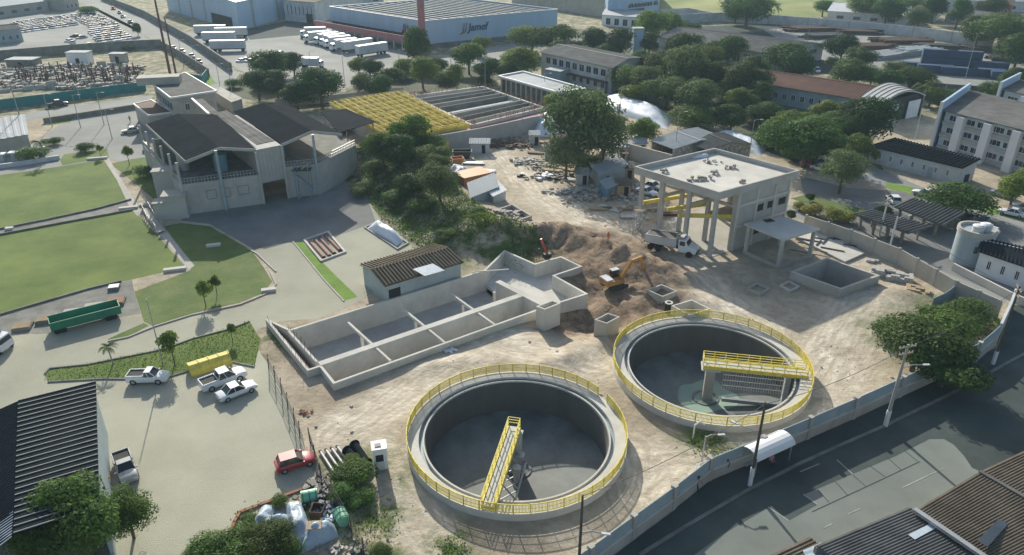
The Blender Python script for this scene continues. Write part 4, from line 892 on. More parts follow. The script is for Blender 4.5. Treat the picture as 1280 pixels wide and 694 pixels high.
# ================================================================ filters and yellow walkways
def filters():
    Z = 3.6; q = [V0(P(415, 132, Z)), V0(P(500, 119, Z)), V0(P(583, 160, Z)), V0(P(490, 175, Z))]; c = sum(q, Vector())/4
    r = thing('flocculation_basin', 'concrete basin covered by a grid of yellow railed walkways', 'basin', (c.x, c.y, 0))
    def at(u, v): return q[0].lerp(q[1], u).lerp(q[3].lerp(q[2], u), v)
    mb = MB()
    for i in range(4): mb.wall(q[i], q[(i+1) % 4], .4, -.1, Z-.1-.002*i)
    for k in range(1, 6): mb.wall(at(0, k/6), at(1, k/6), .3, 0, Z-.15)
    for k in range(1, 5): mb.wall(at(k/5, 0), at(k/5, 1), .3, 0, Z-.155)
    mb.build('wall', 'concl', r); MB().prism(inset(q, .2), .5, 1.6).build('basin_floor', 'concd', r)
    def walk(a, b, w_):
        d = (b-a); L_ = d.length; d.normalize(); n_ = Vector((-d.y, d.x, 0))*w_/2; g = MB(); g.wall(a, b, w_, Z, Z+.12); [g.wall(a+n_*s_, b+n_*s_, .03, Z+.1, Z+.75) for s_ in (-1, 1)]
        for s_ in (-1, 1):
            for z in (.55, 1.1): g.beam(a+n_*s_+Vector((0,0,Z+z)), b+n_*s_+Vector((0,0,Z+z)), .07)
            k = int(L_/2.6)
            for i in range(k+1): p = a+d*L_*i/k+n_*s_; g.beam(p+Vector((0,0,Z+.1)), p+Vector((0,0,Z+1.1)), .1)
        g.build('railed_walkway', 'yell', r)
    for k in range(9): walk(at(0, k/8), at(1, k/8), 1.2)
    for k in range(7): walk(at(k/6, 0), at(k/6, 1), 1.3)
    Z = 3.2; q = [V0(P(512, 120, Z)), V0(P(603, 108, Z)), V0(P(680, 134, Z)), V0(P(590, 156, Z))]; c = sum(q, Vector())/4
    r = thing('filter_bed', 'long concrete filter bed of dark parallel troughs right of the yellow walkways', 'basin', (c.x, c.y, 0)); mb = MB()
    for i in range(4): mb.wall(q[i], q[(i+1) % 4], .6, -.1, Z-.002*i)
    mb.build('wall', 'concl', r); MB().prism(inset(q, .4), .2, 1.1).build('trough_bottom', 'dark', r)
    for k, m in enumerate(['concl', 'dark', 'concl', 'dark', 'bluel', 'concl', 'dark', 'concl']):
        p0, p1 = at(0, 0), at(1, 0)
        a, b = q[0].lerp(q[3], (k+1)/9), q[1].lerp(q[2], (k+1)/9); MB().wall(a, b, (.3 if m != 'bluel' else 1.2), 1.2, Z-.1 if m != 'bluel' else 2.4).build('trough_wall', 'concn' if m == 'concl' else ('concd' if m == 'dark' else 'roofl'), r)
    random.seed(9); rb = MB()
    for i in range(150):
        e = random.choice([(0, 1), (1, 2), (2, 3), (3, 0)]); p = q[e[0]].lerp(q[e[1]], random.random())+Vector((random.uniform(-.8, .8), random.uniform(-.8, .8), 0)); rb.beam(p+Vector((0,0,Z)), p+Vector((random.uniform(-.1, .1), 0, Z+random.uniform(.7, 1.4))), .12)
    rb.build('rebar_starters', 'rustp', r)
    rw = [V0(P(483, 197)), V0(P(540, 191)), V0(P(600, 180)), V0(P(665, 165)), V0(P(705, 158))]
    r = thing('retaining_wall', 'long grey concrete wall running in front of the yellow walkways and filter bed', 'wall', rw[2]); mb = MB()
    for a, b in zip(rw, rw[1:]): mb.wall(a, b, .4, -.1, 3.7)
    mb.build('wall_panel', 'concn', r)
    fl = MB(); fl.prism([rw[1]+Vector((0,.3,0)), rw[2]+Vector((0,.3,0)), rw[3]+Vector((0,.3,0)), V0(P(690, 137, 2.4)), V0(P(600, 158, 2.4)), V0(P(500, 178, 2.4))], 0, 2.4); fl.build('fill_platform', 'pink', r)
    p = thing('rooftop_plant_room', 'long low concrete gallery with a pale flat roof behind the filter bed', 'building', (P(675, 105).x, P(675, 105).y, 0))
    H = 4.7; qq = [V0(P(622, 96, H)), V0(P(654, 90, H)), V0(P(733, 112, H)), V0(P(697, 117, H))]; MB().prism(qq, H-.3, H).build('roof', 'roofl', p); e = MB()
    for i in range(4): a, b = inset(qq, .3)[i], inset(qq, .3)[(i+1) % 4]; e.wall(a, b, .6, H+.003, H+.4-.002*i)
    e.build('roof_edge', 'white', p)
    iq = inset(qq, .8); wl = MB(); wl.wall(iq[1], iq[2], .3, 0, H-.3); wl.wall(iq[2], iq[3], .3, 0, H-.302); wl.wall(iq[0], iq[1], .3, 0, H-.301); w2 = inset(qq, 2.2); wl.wall(w2[0], w2[3], .3, 0, H-.303); wl.build('wall', 'concd', p)
    for k in range(12): t = k/11; a = iq[0].lerp(iq[3], t); MB().box((a.x, a.y, (H-.3)/2), (.5, .5, H-.304)).build('column', 'conc', p)
filters()
# ================================================================ site containers, huts, skips behind the berm
def container(label, A, B, C_, h, m='orange', z0=0, nm='site_container', ribs=True):
    q = rect(A, B, C_); c = sum(q, Vector())/4; r = thing(nm, label, 'container', (c.x, c.y, z0)); iw = inset(q, .06)
    MB().prism(iw, z0+.1, z0+h-.08).build('body', m, r); MB().prism(inset(q, .02), z0+h-.078, z0+h).build('roof', m if nm != 'site_container' else m, r)
    f = MB()
    for i in range(4):
        a, b = iw[i], iw[(i+1) % 4]; L_ = (b-a).length
        if ribs:
            k = max(3, int(L_/.5))
            for j in range(k): p = a.lerp(b, (j+.5)/k); f.box((p.x, p.y, z0+h/2), (.14, .14, h-.3), atan2(b.y-a.y, b.x-a.x))
        f.box((iw[i].x, iw[i].y, z0+h/2), (.16, .16, h), 0)
    f.build('corrugated_side', m, r)
    d = MB(); a, b = iw[0], iw[1] if (iw[1]-iw[0]).length < (iw[3]-iw[0]).length else iw[3]; c0 = (a+b)/2; d.box((c0.x, c0.y, z0+h/2), ((b-a).length*.9, .2, h*.85), atan2(b.y-a.y, b.x-a.x)); d.build('door', m, r)
    return r
container('orange-brown site container at the end of the sandy track', P(581, 239), P(616, 231), P(566, 231), 2.6, 'orange', 0)
container('yellow skip-like container by the retaining wall', P(538, 195), P(562, 191), P(537, 190), 2.2, 'yell', 0, 'yellow_container')
def hut(label, F, L, R, h, wall, rm, rise=.5, ribs=12, roof='mono', heights=None, over=.35, nm='site_hut', amp=.07):
    q = rect(F, L, R); return house(nm, label, 'hut', q, h, roof, wall, rm, rise=rise, over=over, ribs=ribs, heights=heights, amp=amp)
r, cn = hut('grey-blue site hut with a pale roof beside the orange-brown container', P(590, 262), P(622, 249), P(586, 248), 2.6, 'bluel', 'roofl', heights=[2.4, 2.4, 3.0, 3.0])
r, cn = hut('white lean-to shelter stuck to the grey-blue site hut', P(617, 257), P(632, 250), P(606, 248), 2.0, 'whited', 'white', heights=[1.9, 1.9, 2.4, 2.4], nm='lean_to')
tarp('white tarpaulin heap behind the orange-brown container', [(560, 222), (575, 226), (592, 217), (566, 210)], 1.6, 'tarp', seed=8)
# dark skip and small orange tank
def skip(label, x, y, m, L_=4.2, rz=0):
    p = P(x, y); r = thing('waste_skip', label, 'skip', p); mb = MB(); R_ = Matrix.Rotation(rz, 3, 'Z')
    bot = [(-L_/2+.7, -.9), (L_/2-.7, -.9), (L_/2-.7, .9), (-L_/2+.7, .9)]; top = [(-L_/2, -1), (L_/2, -1), (L_/2, 1), (-L_/2, 1)]
    rings = [[p+R_ @ Vector((a, b, .1)) for a, b in bot], [p+R_ @ Vector((a, b, 1.6)) for a, b in top], [p+R_ @ Vector((a*.94, b*.92, 1.6)) for a, b in top], [p+R_ @ Vector((a*.94, b*.92, .25)) for a, b in bot]]
    mb.loft(rings); mb.build('skip_body', m, r)
    g = MB()
    for k in (-1, -.3, .4, 1): g.box(p+R_ @ Vector((k, -1.0, .9)), (.1, .12, 1.3), rz)
    g.build('stiffener', m, r); return r
skip('dark steel skip parked beside the yellow container', 578, 197, 'dsteel'); skip('small orange skip in front of the dark steel skip', 572, 206, 'orange', 2.6, .3)
pile('scrap_heap', 'heap of grey scrap boards left of the small orange skip', 'scrap', 552, 206, 60, 2.2, 1.2, 'debris')
# unfinished small foundation box
def walls_open(name, label, cat, pts, h, t, m):
    q = [V0(P(*p)) for p in pts]; c = sum(q, Vector())/len(q); r = thing(name, label, cat, (c.x, c.y, 0)); mb = MB()
    for a, b in zip(q, q[1:]+q[:1]): mb.wall(a, b, t, -.3, h)
    mb.wall((q[0]+q[1])/2, (q[2]+q[3])/2, t, -.3, h-.01); mb.build('block_wall', m, r); return r
walls_open('foundation_box', 'low unroofed concrete foundation with rubble inside near the tip of the berm', 'foundation', [(608, 273), (630, 288), (664, 276), (640, 262)], 1.0, .3, 'conc')
pile('rubble_heap', 'grey rubble inside the low unroofed foundation', 'rubble', 634, 273, 40, 1.6, .9, 'debris')
pile('rubble_heap', 'spilled pipes and rubble below the low unroofed foundation', 'rubble', 640, 296, 40, 2.0, 1.0, 'debris', (.2, .7))
# stockpiles along the track
for a in [('stone_pile', 'dark stone blocks in a row along the sandy track, left of the big airy tree', 658, 203, 60, 2.0, 1.4, 'conc'), ('stone_pile', 'pale rubble around the white sheet by the big airy tree', 678, 208, 50, 2.0, 1.3, 'debris'), ('stone_pile', 'long low bank of pale blocks beside the sandy track', 718, 240, 80, 2.6, 1.0, 'conc'), ('stone_pile', 'grey block bank nearer the hut with the blue panel', 743, 249, 70, 2.6, .9, 'debris'),
          ('pallet_stack', 'stacked boards and formwork beside the dirt path near the retaining wall', 640, 178, 60, 2.6, 1.1, 'wood'), ('steel_scrap', 'brown reinforcing steel heap by the retaining wall', 640, 183, 70, 2.4, 1.0, 'rust'), ('stone_pile', 'row of stone blocks between hut and pump hall', 790, 250, 60, 1.4, 4.0, 'concl'), ('steel_scrap', 'dark pipe fittings heaped left of the hut', 695, 222, 60, 3, 1.1, 'dsteel'), ('stone_pile', 'pale building blocks in front of the hut yard', 765, 240, 50, 2.4, 1.2, 'debris'), ('pallet_stack', 'brown crates beside the small blue-roofed hut', 770, 227, 14, 1.2, .8, 'woodp')]:
    pile(*a[:2], 'pile', *a[2:])
pile('white_sacks', 'white sheets and sacks dropped beside the sandy track', 'sacks', 682, 221, 26, 1.5, .9, 'tarp', (.5, 1.1), .1)
r, cn = hut('small site hut with a pale blue metal roof beside the big airy tree', P(749, 236), P(737, 221), P(782, 224), 2.9, 'bluel', 'roofl', heights=[2.8, 2.8, 3.1, 3.1]); door(r, cn[0], cn[3], .3, 1, 2, r['_c'], 'dark')
r, cn = hut('tiny lean-to with a blue tarpaulin front by the small site hut', P(758, 250), P(750, 241), P(770, 245), 2.3, 'blue', 'roofl', heights=[2.3]*4, nm='lean_to')
for lb, pts, h, m, s_ in [('long white tarpaulin tunnel between the trees behind the huts', [(752, 135), (834, 162), (842, 146), (757, 117)], 2.7, 'tarp', 2), ('short white tarpaulin tunnel at the end of the filter bed', [(664, 171), (704, 171), (706, 152), (674, 152)], 3.4, 'tarp', 5), ('white tarpaulin covered stockpile behind the pump hall', [(880, 173), (950, 195), (960, 184), (905, 163)], 1.8, 'tarp', 6)]:
    tarp(lb, pts, h, m, seed=s_, rough=.13, nm='tarpaulin_tunnel')
for lb, pts, h, rise in [('open shed with a pale sagging roof behind the pump hall', [(842, 186), (815, 176), (872, 160), (905, 172)], 3.3, .6), ('grey gabled shed roof touching the rear of the pump hall', [(885, 187), (866, 181), (905, 166), (938, 180)], 3.2, .9)]:
    q = [V0(P(x, y, h)) for x, y in pts]; house('storage_shed', lb, 'shed', q, h, 'gable', 'debris', 'roofl' if 'pale' in lb else 'roofg', rise=rise, over=.3, ribs=20, amp=.06, nowall=(0,))
rw = thing('concrete_wall', 'pale concrete wall running from the big airy tree to the pump hall', 'wall', P(810, 205)); MB().wall(P(780, 196), P(838, 212), .3, 0, 3.2).build('wall_panel', 'concl', rw)
p = P(752, 206); r = thing('water_tank', 'cream domed water tank under the tall airy trees', 'water tank', p); MB().cyl(p, p+Vector((0,0,2.0)), 1.6, 1.7, 24).build('tank_body', 'woodp', r); MB().cyl(p+Vector((0,0,2.003)), p+Vector((0,0,3.2)), 1.72, .35, 24).build('tank_dome', 'woodp', r)
def scaffold(label, x, y, w_, h, m='steel'):
    p = P(x, y); r = thing('scaffold', label, 'scaffold', p); f = MB()
    for a in (-w_/2, w_/2):
        for b in (-.6, .6): f.beam(p+Vector((a, b, 0)), p+Vector((a, b, h)), .08)
    for z in [k*1.5 for k in range(1, int(h/1.5)+1)]:
        for b in (-.6, .6): f.beam(p+Vector((-w_/2, b, z)), p+Vector((w_/2, b, z)), .07); f.beam(p+Vector((-w_/2, b, z-1.5)), p+Vector((w_/2, b, z)), .05)
    f.build('frame', m, r); MB().box(p+Vector((0, 0, h-.4)), (w_, 1.2, .06)).build('platform', 'wood', r)
scaffold('slender steel scaffold tower at the left corner column of the pump hall', 796, 292, 1.4, 4.6)
scaffold('low scaffold frame beside the cream domed water tank', 778, 206, 2.2, 3.0, 'rust')
for lb, x, y, w2, d2, h2, wm, rm in [('low white cabin on the left side of the sandy track beyond the skips', 600, 190, 4.2, 2.2, 2.2, 'whited', 'roofl'), ('rusty tool container under the left edge of the airy trees', 700, 186, 4.5, 2.2, 2.3, 'rust', 'rust'), ('pale shed roof between the cream water tank and concrete wall', 772, 196, 4.5, 3.0, 2.6, 'concn', 'roofl'), ('small white cabin beside the open shed behind the pump hall', 798, 190, 3.0, 2.2, 2.3, 'whited', 'roofl'), ('tiny grey hut between the block bank and the blue-roofed hut', 727, 229, 2.4, 2.0, 2.2, 'concn', 'roofl'), ('brown plywood hut right of the blue lean-to', 778, 243, 2.6, 2.2, 2.2, 'woodp', 'roofb'), ('small white booth by the retaining wall near the short tarpaulin tunnel', 668, 180, 2.2, 2.0, 2.3, 'whited', 'roofl'), ('plywood store under the trees left of the pump hall', 782, 222, 3.0, 2.4, 2.4, 'woodp', 'roofg'), ('grey tool shed beside the row of dark stone blocks', 690, 199, 3.2, 2.2, 2.3, 'bluel', 'roofg')]:
    p = V0(P(x, y)); q = [p+Vector((w2/2, -d2/2, 0)), p+Vector((-w2/2, -d2/2, 0)), p+Vector((-w2/2, d2/2, 0)), p+Vector((w2/2, d2/2, 0))]; rr, cn = house('site_hut', lb, 'hut', q, h2, 'mono', wm, rm, over=.25, heights=[h2, h2, h2+.5, h2+.5], ribs=8, amp=.06); door(rr, cn[0], cn[1], .3, .8, 1.9, rr['_c'])
random.seed(41)
for k, (x, y, m, lb) in enumerate([(716, 226, 'concl', 'stack of pale concrete posts behind the pale block bank'), (690, 214, 'woodp', 'plywood boards in front of the rusty tool container'), (752, 262, 'woodp', 'plywood boards beside the sandy track below the huts'), (783, 262, 'wood', 'timber planks beside the slender scaffold tower'), (672, 178, 'woodp', 'pale boards before the short tarpaulin tunnel'), (592, 205, 'steel', 'grey frames by the dark steel skip'), (606, 214, 'tarp', 'white boards stacked right of the orange skip'), (730, 216, 'rust', 'rusty bars under the airy trees'), (762, 262, 'concl', 'pale kerb stones stacked below the blue lean-to'), (672, 192, 'wood', 'stack of long timbers across the path by the retaining wall'), (610, 182, 'rust', 'bundle of rusty bars at the start of the sandy track'), (626, 176, 'steel', 'grey handrail frames leaning on the retaining wall'), (706, 212, 'woodp', 'plywood sheets stacked under the airy trees'), (790, 272, 'steel', 'bundle of steel tubes lying along the sandy track'), (560, 250, 'wood', 'planks beside the grey-blue site hut'), (806, 262, 'woodp', 'timber stack inside the left bay of the pump hall'), (842, 268, 'rust', 'rusty bars inside the middle bay of the pump hall')]):
    p = P(x, y); mb = MB(); a0 = random.uniform(-.8, .3); d = Vector((cos(a0), sin(a0), 0)); n_ = Vector((-d.y, d.x, 0))
    for i in range(12): o_ = n_*((i % 6)-2.5)*.22+Vector((0, 0, .12+.16*(i//6))); e = random.uniform(1.6, 2.4); mb.beam(p+o_-d*e, p+o_+d*e, .2, .14)
    mb.build('material_stack', m, None, lb, 'stack', kind='stuff')
# ================================================================ walls and fences
def boundary(name, label, pts, h, m, t=.25, posts=0, base=None, upper=None, cat='wall', z0=-.1, px=True):
    q = [V0(P(*p)) if px else V0(p) for p in pts]; c = q[len(q)//2]; r = thing(name, label, cat, (c.x, c.y, 0))
    mb = MB()
    for a, b in zip(q, q[1:]): mb.wall(a, b, t, z0, h if not upper else base)
    mb.build('wall_panel', m, r)
    if upper:
        mb = MB()
        for a, b in zip(q, q[1:]): mb.wall(a, b, .08, base, h)
        mb.build('upper_panel', upper, r)
        mb = MB()
        for a, b in zip(q, q[1:]): mb.wall(a, b, t+.1, base-.1, base+.08)
        mb.build('coping', 'concl', r)
    if posts:
        for a, b in zip(q, q[1:]):
            k = max(1, int((b-a).length/posts))
            for i in range(k): p = a.lerp(b, i/k); MB().box((p.x, p.y, (h+.15)/2), (t+.15, t+.15, h+.15), atan2(b.y-a.y, b.x-a.x)).build('post', 'conc', r)
    return r
boundary('street_wall', 'long two-tone wall with grey panels on a pale base between the round tanks and the street', [(580, 830), (700, 738), (737, 713), (790, 673), (840, 636), (885, 600), (950, 573), (1008, 548), (1065, 523), (1123, 496), (1218, 452), (1243, 430)], 2.7, 'conc', .35, 6, 1.35, 'bluel')
boundary('compound_wall', 'grey concrete wall stepping down the far side of the site from the pump hall', [(1005, 287), (1060, 306), (1120, 330), (1190, 372), (1247, 398)], 2.6, 'conc', .2, 3)
boundary('gate_wall', 'white stained wall segment at the corner by the street pole', [(1243, 430), (1255, 404), (1262, 385)], 3.0, 'whited', .3)
boundary('metal_sheet', 'light blue metal sheet standing by the bushes inside the compound wall', [(1163, 388), (1178, 381), (1190, 372)], 1.9, 'bluel', .06, 0, cat='panel')
boundary('yard_wall', 'low pale retaining wall under the small white building at the east edge', [(1190, 338), (1262, 375), (1300, 392)], 1.2, 'concl', .3)
boundary('hoarding', 'teal painted hoarding round the demolition plot', [(-60, 148), (0, 137), (100, 124), (183, 113)], 2.6, 'teal', .1, 12, cat='fence')
boundary('hoarding', 'teal corner hoarding beside the main street', [(236, 103), (254, 106), (260, 98)], 2.8, 'teal', .1, 0, cat='fence')
boundary('plot_wall', 'long grey wall between the car lot and the demolition plot', [(-60, 85), (0, 75), (80, 68), (160, 62), (203, 60)], 3.2, 'concd', .3, 0)
boundary('plot_wall', 'grey wall along the near side of the main street', [(203, 60), (225, 72), (262, 96)], 2.6, 'concd', .3, 0)
boundary('street_side_wall', 'dark wall with planting along the far side of the main street', [(128, 0), (183, 22), (240, 55), (290, 90)], 3.0, 'concd', .5, 0)
boundary('low_wall', 'low grey wall south of the side street', [(55, 154), (100, 147), (190, 133)], 1.2, 'concd', .3, 0)
boundary('park_wall', 'grey wall below the dark round trees behind the treatment building', [(345, 134), (420, 128), (485, 121), (505, 119)], 2.2, 'conc', .3, 0)
boundary('steel_yard_wall', 'long pale panelled wall behind the steel yard', [(835, 30), (900, 27), (960, 30), (1060, 38), (1140, 46), (1240, 60)], 4.0, 'whited', .3, 14)
boundary('perimeter_wall', 'white perimeter wall between meadow and car park at the far right of the big warehouses', [(825, 20), (860, 18), (900, 26)], 3.0, 'whited', .3, 0)
boundary('planting_wall', 'dark hedge-topped wall between the steel yard and the palms', [(1135, 112), (1180, 118), (1240, 122)], 3.0, 'concd', .3, 6)
# wire fences: posts and rails
def wire_fence(label, pts, h, step=2.5, m='steel', lean=0):
    q = [V0(P(*p)) for p in pts]; c = q[len(q)//2]; r = thing('wire_fence', label, 'fence', (c.x, c.y, 0)); w_ = MB()
    for a, b in zip(q, q[1:]):
        for z in (.3, .8, 1.3, h-.1): w_.beam(a+Vector((0,0,z)), b+Vector((0,0,z)), .035)
        k = max(1, int((b-a).length/step))
        for i in range(k): p = a.lerp(b, i/k); MB().beam(p, p+Vector((lean, 0, h)), .09).build('fence_post', m, r)
        n_ = int((b-a).length/.3)
        for i in range(n_): p = a.lerp(b, i/n_); w_.beam(p+Vector((0,0,.1)), p+Vector((0,0,h-.1)), .015)
    w_.build('wire_mesh', m, r)
wire_fence('rusty wire fence with leaning posts between the parked cars and the basin', [(336, 462), (352, 492), (368, 530), (382, 565)], 2.2, 2.2, 'dsteel', .15)
wire_fence('wire fence on posts from the pipe racks down to the bottom edge', [(388, 555), (402, 600), (425, 640), (455, 694), (470, 730)], 2.1, 2.5, 'poled')
wire_fence('thin wire fence on white posts along the inner side of the street wall', [(868, 600), (925, 576), (1000, 545), (1060, 518), (1115, 493)], 2.0, 2.2, 'white')
wire_fence('footbridge railing over the drain channel', [(178, 262), (184, 275), (196, 290)], 1.2, 1.2, 'steel')
wire_fence('railing on the other side of the footbridge', [(186, 260), (194, 274), (205, 287)], 1.2, 1.2, 'steel')
slabthing('footbridge', 'narrow concrete footbridge across the drain channel', 'bridge', [(177, 261), (186, 260), (206, 287), (196, 291)], .2, .4, 'conc')
# terrace pads and small kerb blocks
for i, (x, y, w_, lb, m) in enumerate([(29, 410, 2.2, 'pale square slab nearest the white lorry on the terrace', 'wood'), (58, 401, 2.2, 'square slab second from the white lorry on the terrace', 'wood'), (74, 398, 1.5, 'white plastic sheet between square slabs on the terrace', 'tarp'), (89, 393, 2.0, 'square slab above the middle of the green trailer', 'conc'), (117, 386, 2.4, 'square slab above the right half of the green trailer', 'conc'), (145, 379, 2.4, 'brownish square slab at the right end of the green trailer', 'brick'), (143, 361, 1.5, 'small white cover on the terrace corner by the field', 'white')]):
    p = P(x, y); r = thing('terrace_slab', lb, 'slab', p); MB().box(p+Vector((0,0,.2)), (w_, w_*.85, .4), .28).build('plinth', 'concd', r); MB().box(p+Vector((0,0,.45)), (w_*.9, w_*.75, .1), .28).build('cover', m, r)
for x, y, l_, lb in [(161, 261, 3.2, 'white kerb block spanning the channel left of the footbridge'), (184, 257, 2.6, 'pale kerb block right of the footbridge head'), (219, 338, 3.2, 'white kerb block at the lower end of the footpath'), (12, 287, 1.2, 'white marker post across the drain channel at the left edge'), (267, 308, 2.2, 'pale slab lying in the grass slope by the yard'), (122, 199, 4, 'low white kerb at the top corner of the upper field'), (336, 364, 2, 'white kerb piece at the bend of the yard road')]:
    p = P(x, y); MB().box(p+Vector((0,0,.2)), (l_, .8, .4), .3).build('kerb_block', 'concl', None, lb, 'kerb block')
# weir boxes at far left
for k, (x, y) in enumerate([(4, 203), (20, 201), (36, 198), (53, 195)]):
    p = P(x, y); lb = ['white sluice box at the left picture edge by the upper field', 'white sluice box second from the left picture edge', 'white sluice box third from the left picture edge', 'rightmost white sluice box above the upper field'][k]
    r = thing('sluice_box', lb, 'sluice', p, 'sluice boxes above the upper field'); MB().box(p+Vector((0,0,.9)), (1.1, 1.1, 1.8), .2).build('box_body', 'bluel', r); MB().box(p+Vector((0,0,1.9)), (1.9, 1.6, .2), .2).build('box_top', 'white', r); MB().cyl(p+Vector((0,0,2)), p+Vector((0,0,2.7)), .08, .08, 8).build('gate_spindle', 'steel', r)
boundary('sluice_channel', 'long low concrete channel with sluice boxes above the upper field', [(-40, 216), (20, 208), (75, 199)], .9, 'whited', .5)
# ================================================================ east side buildings
E_ = 3.4
q = [V0(P(1203, 211, 3.4)), V0(P(1086, 183, 3.4)), V0(P(1119, 173, 4.4)), V0(P(1226, 199, 4.4))]
r, cn = house('workshop', 'long low white workshop with a dark corrugated single-slope roof', 'building', inset(q, .3), 3.4, 'mono', 'whited', 'roofdark', over=.4, ribs=26, amp=.16, heights=[3.4, 3.4, 4.4, 4.4])
for a in ((.12, 1.0), (.48, 1.0), (.52, 1.0)): pass
windows(r, cn[0], cn[1], 7, 1.2, 2.4, .25, r['_c'], 'glassb', 'white'); door(r, cn[3], cn[0], .45, 1.6, 1.6, r['_c'], 'dark', 'opening'); door(r, cn[0], cn[1], .3, 1.0, 2.1, r['_c'], 'bluel')
def carport(label, pts, h):
    qs = [P(x, y, h) for x, y in pts]; c = sum(qs, Vector())/4; r = thing('carport', label, 'carport', (c.x, c.y, 0), 'corrugated carports'); rb = MB(); rb.slab(*qs, .08); U = Vector((0,0,.004)); rb.corrug(qs[0]+U, qs[1]+U, qs[2]+U, qs[3]+U, 15, .24, .6); rb.build('roof', 'roofg', r)
    iq = inset([V0(x) for x in qs], .9)
    for t in (.05, .35, .65, .95): p = iq[3].lerp(iq[2], t); MB().box((p.x, p.y, h/2), (.4, .4, h-.1)).build('column', 'concd', r); p = iq[0].lerp(iq[1], t); MB().box((p.x, p.y, h/2), (.25, .25, h-.1)).build('column', 'concd', r)
carport('larger corrugated carport roof behind the two white lamp poles, further from the compound wall', [(1139, 247.5), (1207, 266.5), (1178, 283), (1115, 258)], 2.7)
carport('lower corrugated carport roof nearer the compound wall', [(1088, 262), (1166, 283), (1135, 292.5), (1064, 267)], 2.6)
# round-ended house at the east edge
r = thing('round_tower', 'pale blue round tower with two water tanks at the end of the white building', 'tower', (P(1222, 330).x, P(1222, 330).y, 0)); c = P(1219, 333); MB().cyl(c+Vector((0,2,0)), c+Vector((0,2,5.2)), 2.6, 2.6, 40).build('tower_wall', 'bluel', r); MB().ring((c.x, c.y+2), 2.4, 2.75, 4.9, 5.6, 40).build('parapet', 'conc', r)
MB().box((c.x-.9, c.y-.45, 2.9), (.6, .25, 1.0), .3).build('window', 'glass', r)
for i, (dx, dy, lb) in enumerate([(-.6, 1.0, 'left white water tank on top of the round tower'), (.9, 1.6, 'right white water tank on top of the round tower')]):
    t = thing('water_tank', lb, 'water tank', (c.x+dx, c.y+dy, 5.2)); MB().cyl((c.x+dx, c.y+dy, 5.203), (c.x+dx, c.y+dy, 6.3), .8, .85, 20).build('tank_body', 'whited', t); MB().cyl((c.x+dx, c.y+dy, 6.303), (c.x+dx, c.y+dy, 6.5), .88, .5, 20).build('tank_lid', 'white', t)
r, cn = house('white_house', 'low white building with a dark corrugated roof at the east edge beside the round tower', 'building', [V0(P(1226, 314, 3.6)), V0(P(1232, 300, 4.6)), V0(P(1330, 322, 4.6)), V0(P(1330, 350, 3.6))], 3.6, 'mono', 'white', 'rooff', over=.5, ribs=22, amp=.14, heights=[3.6, 4.6, 4.6, 3.6], axis=1)
windows(r, cn[0], cn[3], 5, 1.2, 2.6, .3, r['_c'], 'glass', 'white')
# three storey office
def block3(label, pts, h, rows, n, finsx):
    q = [V0(P(x, y)) for x, y in pts]; q4 = q+[q[0]+q[2]-q[1]]; r, cn = house('office_building', label, 'building', q4, h, 'flat', 'officew', 'roofg', over=.9)
    for z in rows: windows(r, cn[1], cn[2], n, z, z+1.25, .85, r['_c'], 'glass', 'white', .03, mull=2)
    d = (cn[2]-cn[1]); L_ = d.length; d.normalize(); nn = Vector((d.y, -d.x, 0)); nn = nn if (cn[1]+nn-V0(r['_c'])).length > (cn[1]-V0(r['_c'])).length else -nn
    for u in finsx: p = cn[1]+d*L_*u+nn*.7; MB().box((p.x, p.y, (h-.3)/2), (1.7, 1.3, h-.3), atan2(d.y, d.x)).build('fin', 'white', r)
    for z in rows: w_ = MB(); w_.wall(cn[1]+nn*.2, cn[2]+nn*.2, .4, z-1.0, z-.3); w_.build('spandrel', 'conc', r)
    p = cn[1]-d*.6; w_ = MB(); w_.wall(p+nn*1.0, p+(cn[0]-cn[1])*1.02, .5, 0, h+2.0); w_.build('end_wall', 'bluew', r)
    e = MB(); e.wall(p+nn*1.02, p+nn*1.5, .55, 0, h+2.02); e.build('end_wall_edge', 'white', r)
    return r
block3('large blue-ended office building with white vertical fins at the right edge', [(1200, 160), (1170, 187), (1350, 240)], 8.8, (1.4, 4.2, 6.9), 9, (.14, .34, .54, .74, .94))
block3('rear wing of the blue-ended office building with a curved grey roof line', [(1262, 145), (1243, 158), (1400, 200)], 9.0, (4.0, 6.6), 9, (.2, .4, .6, .8))
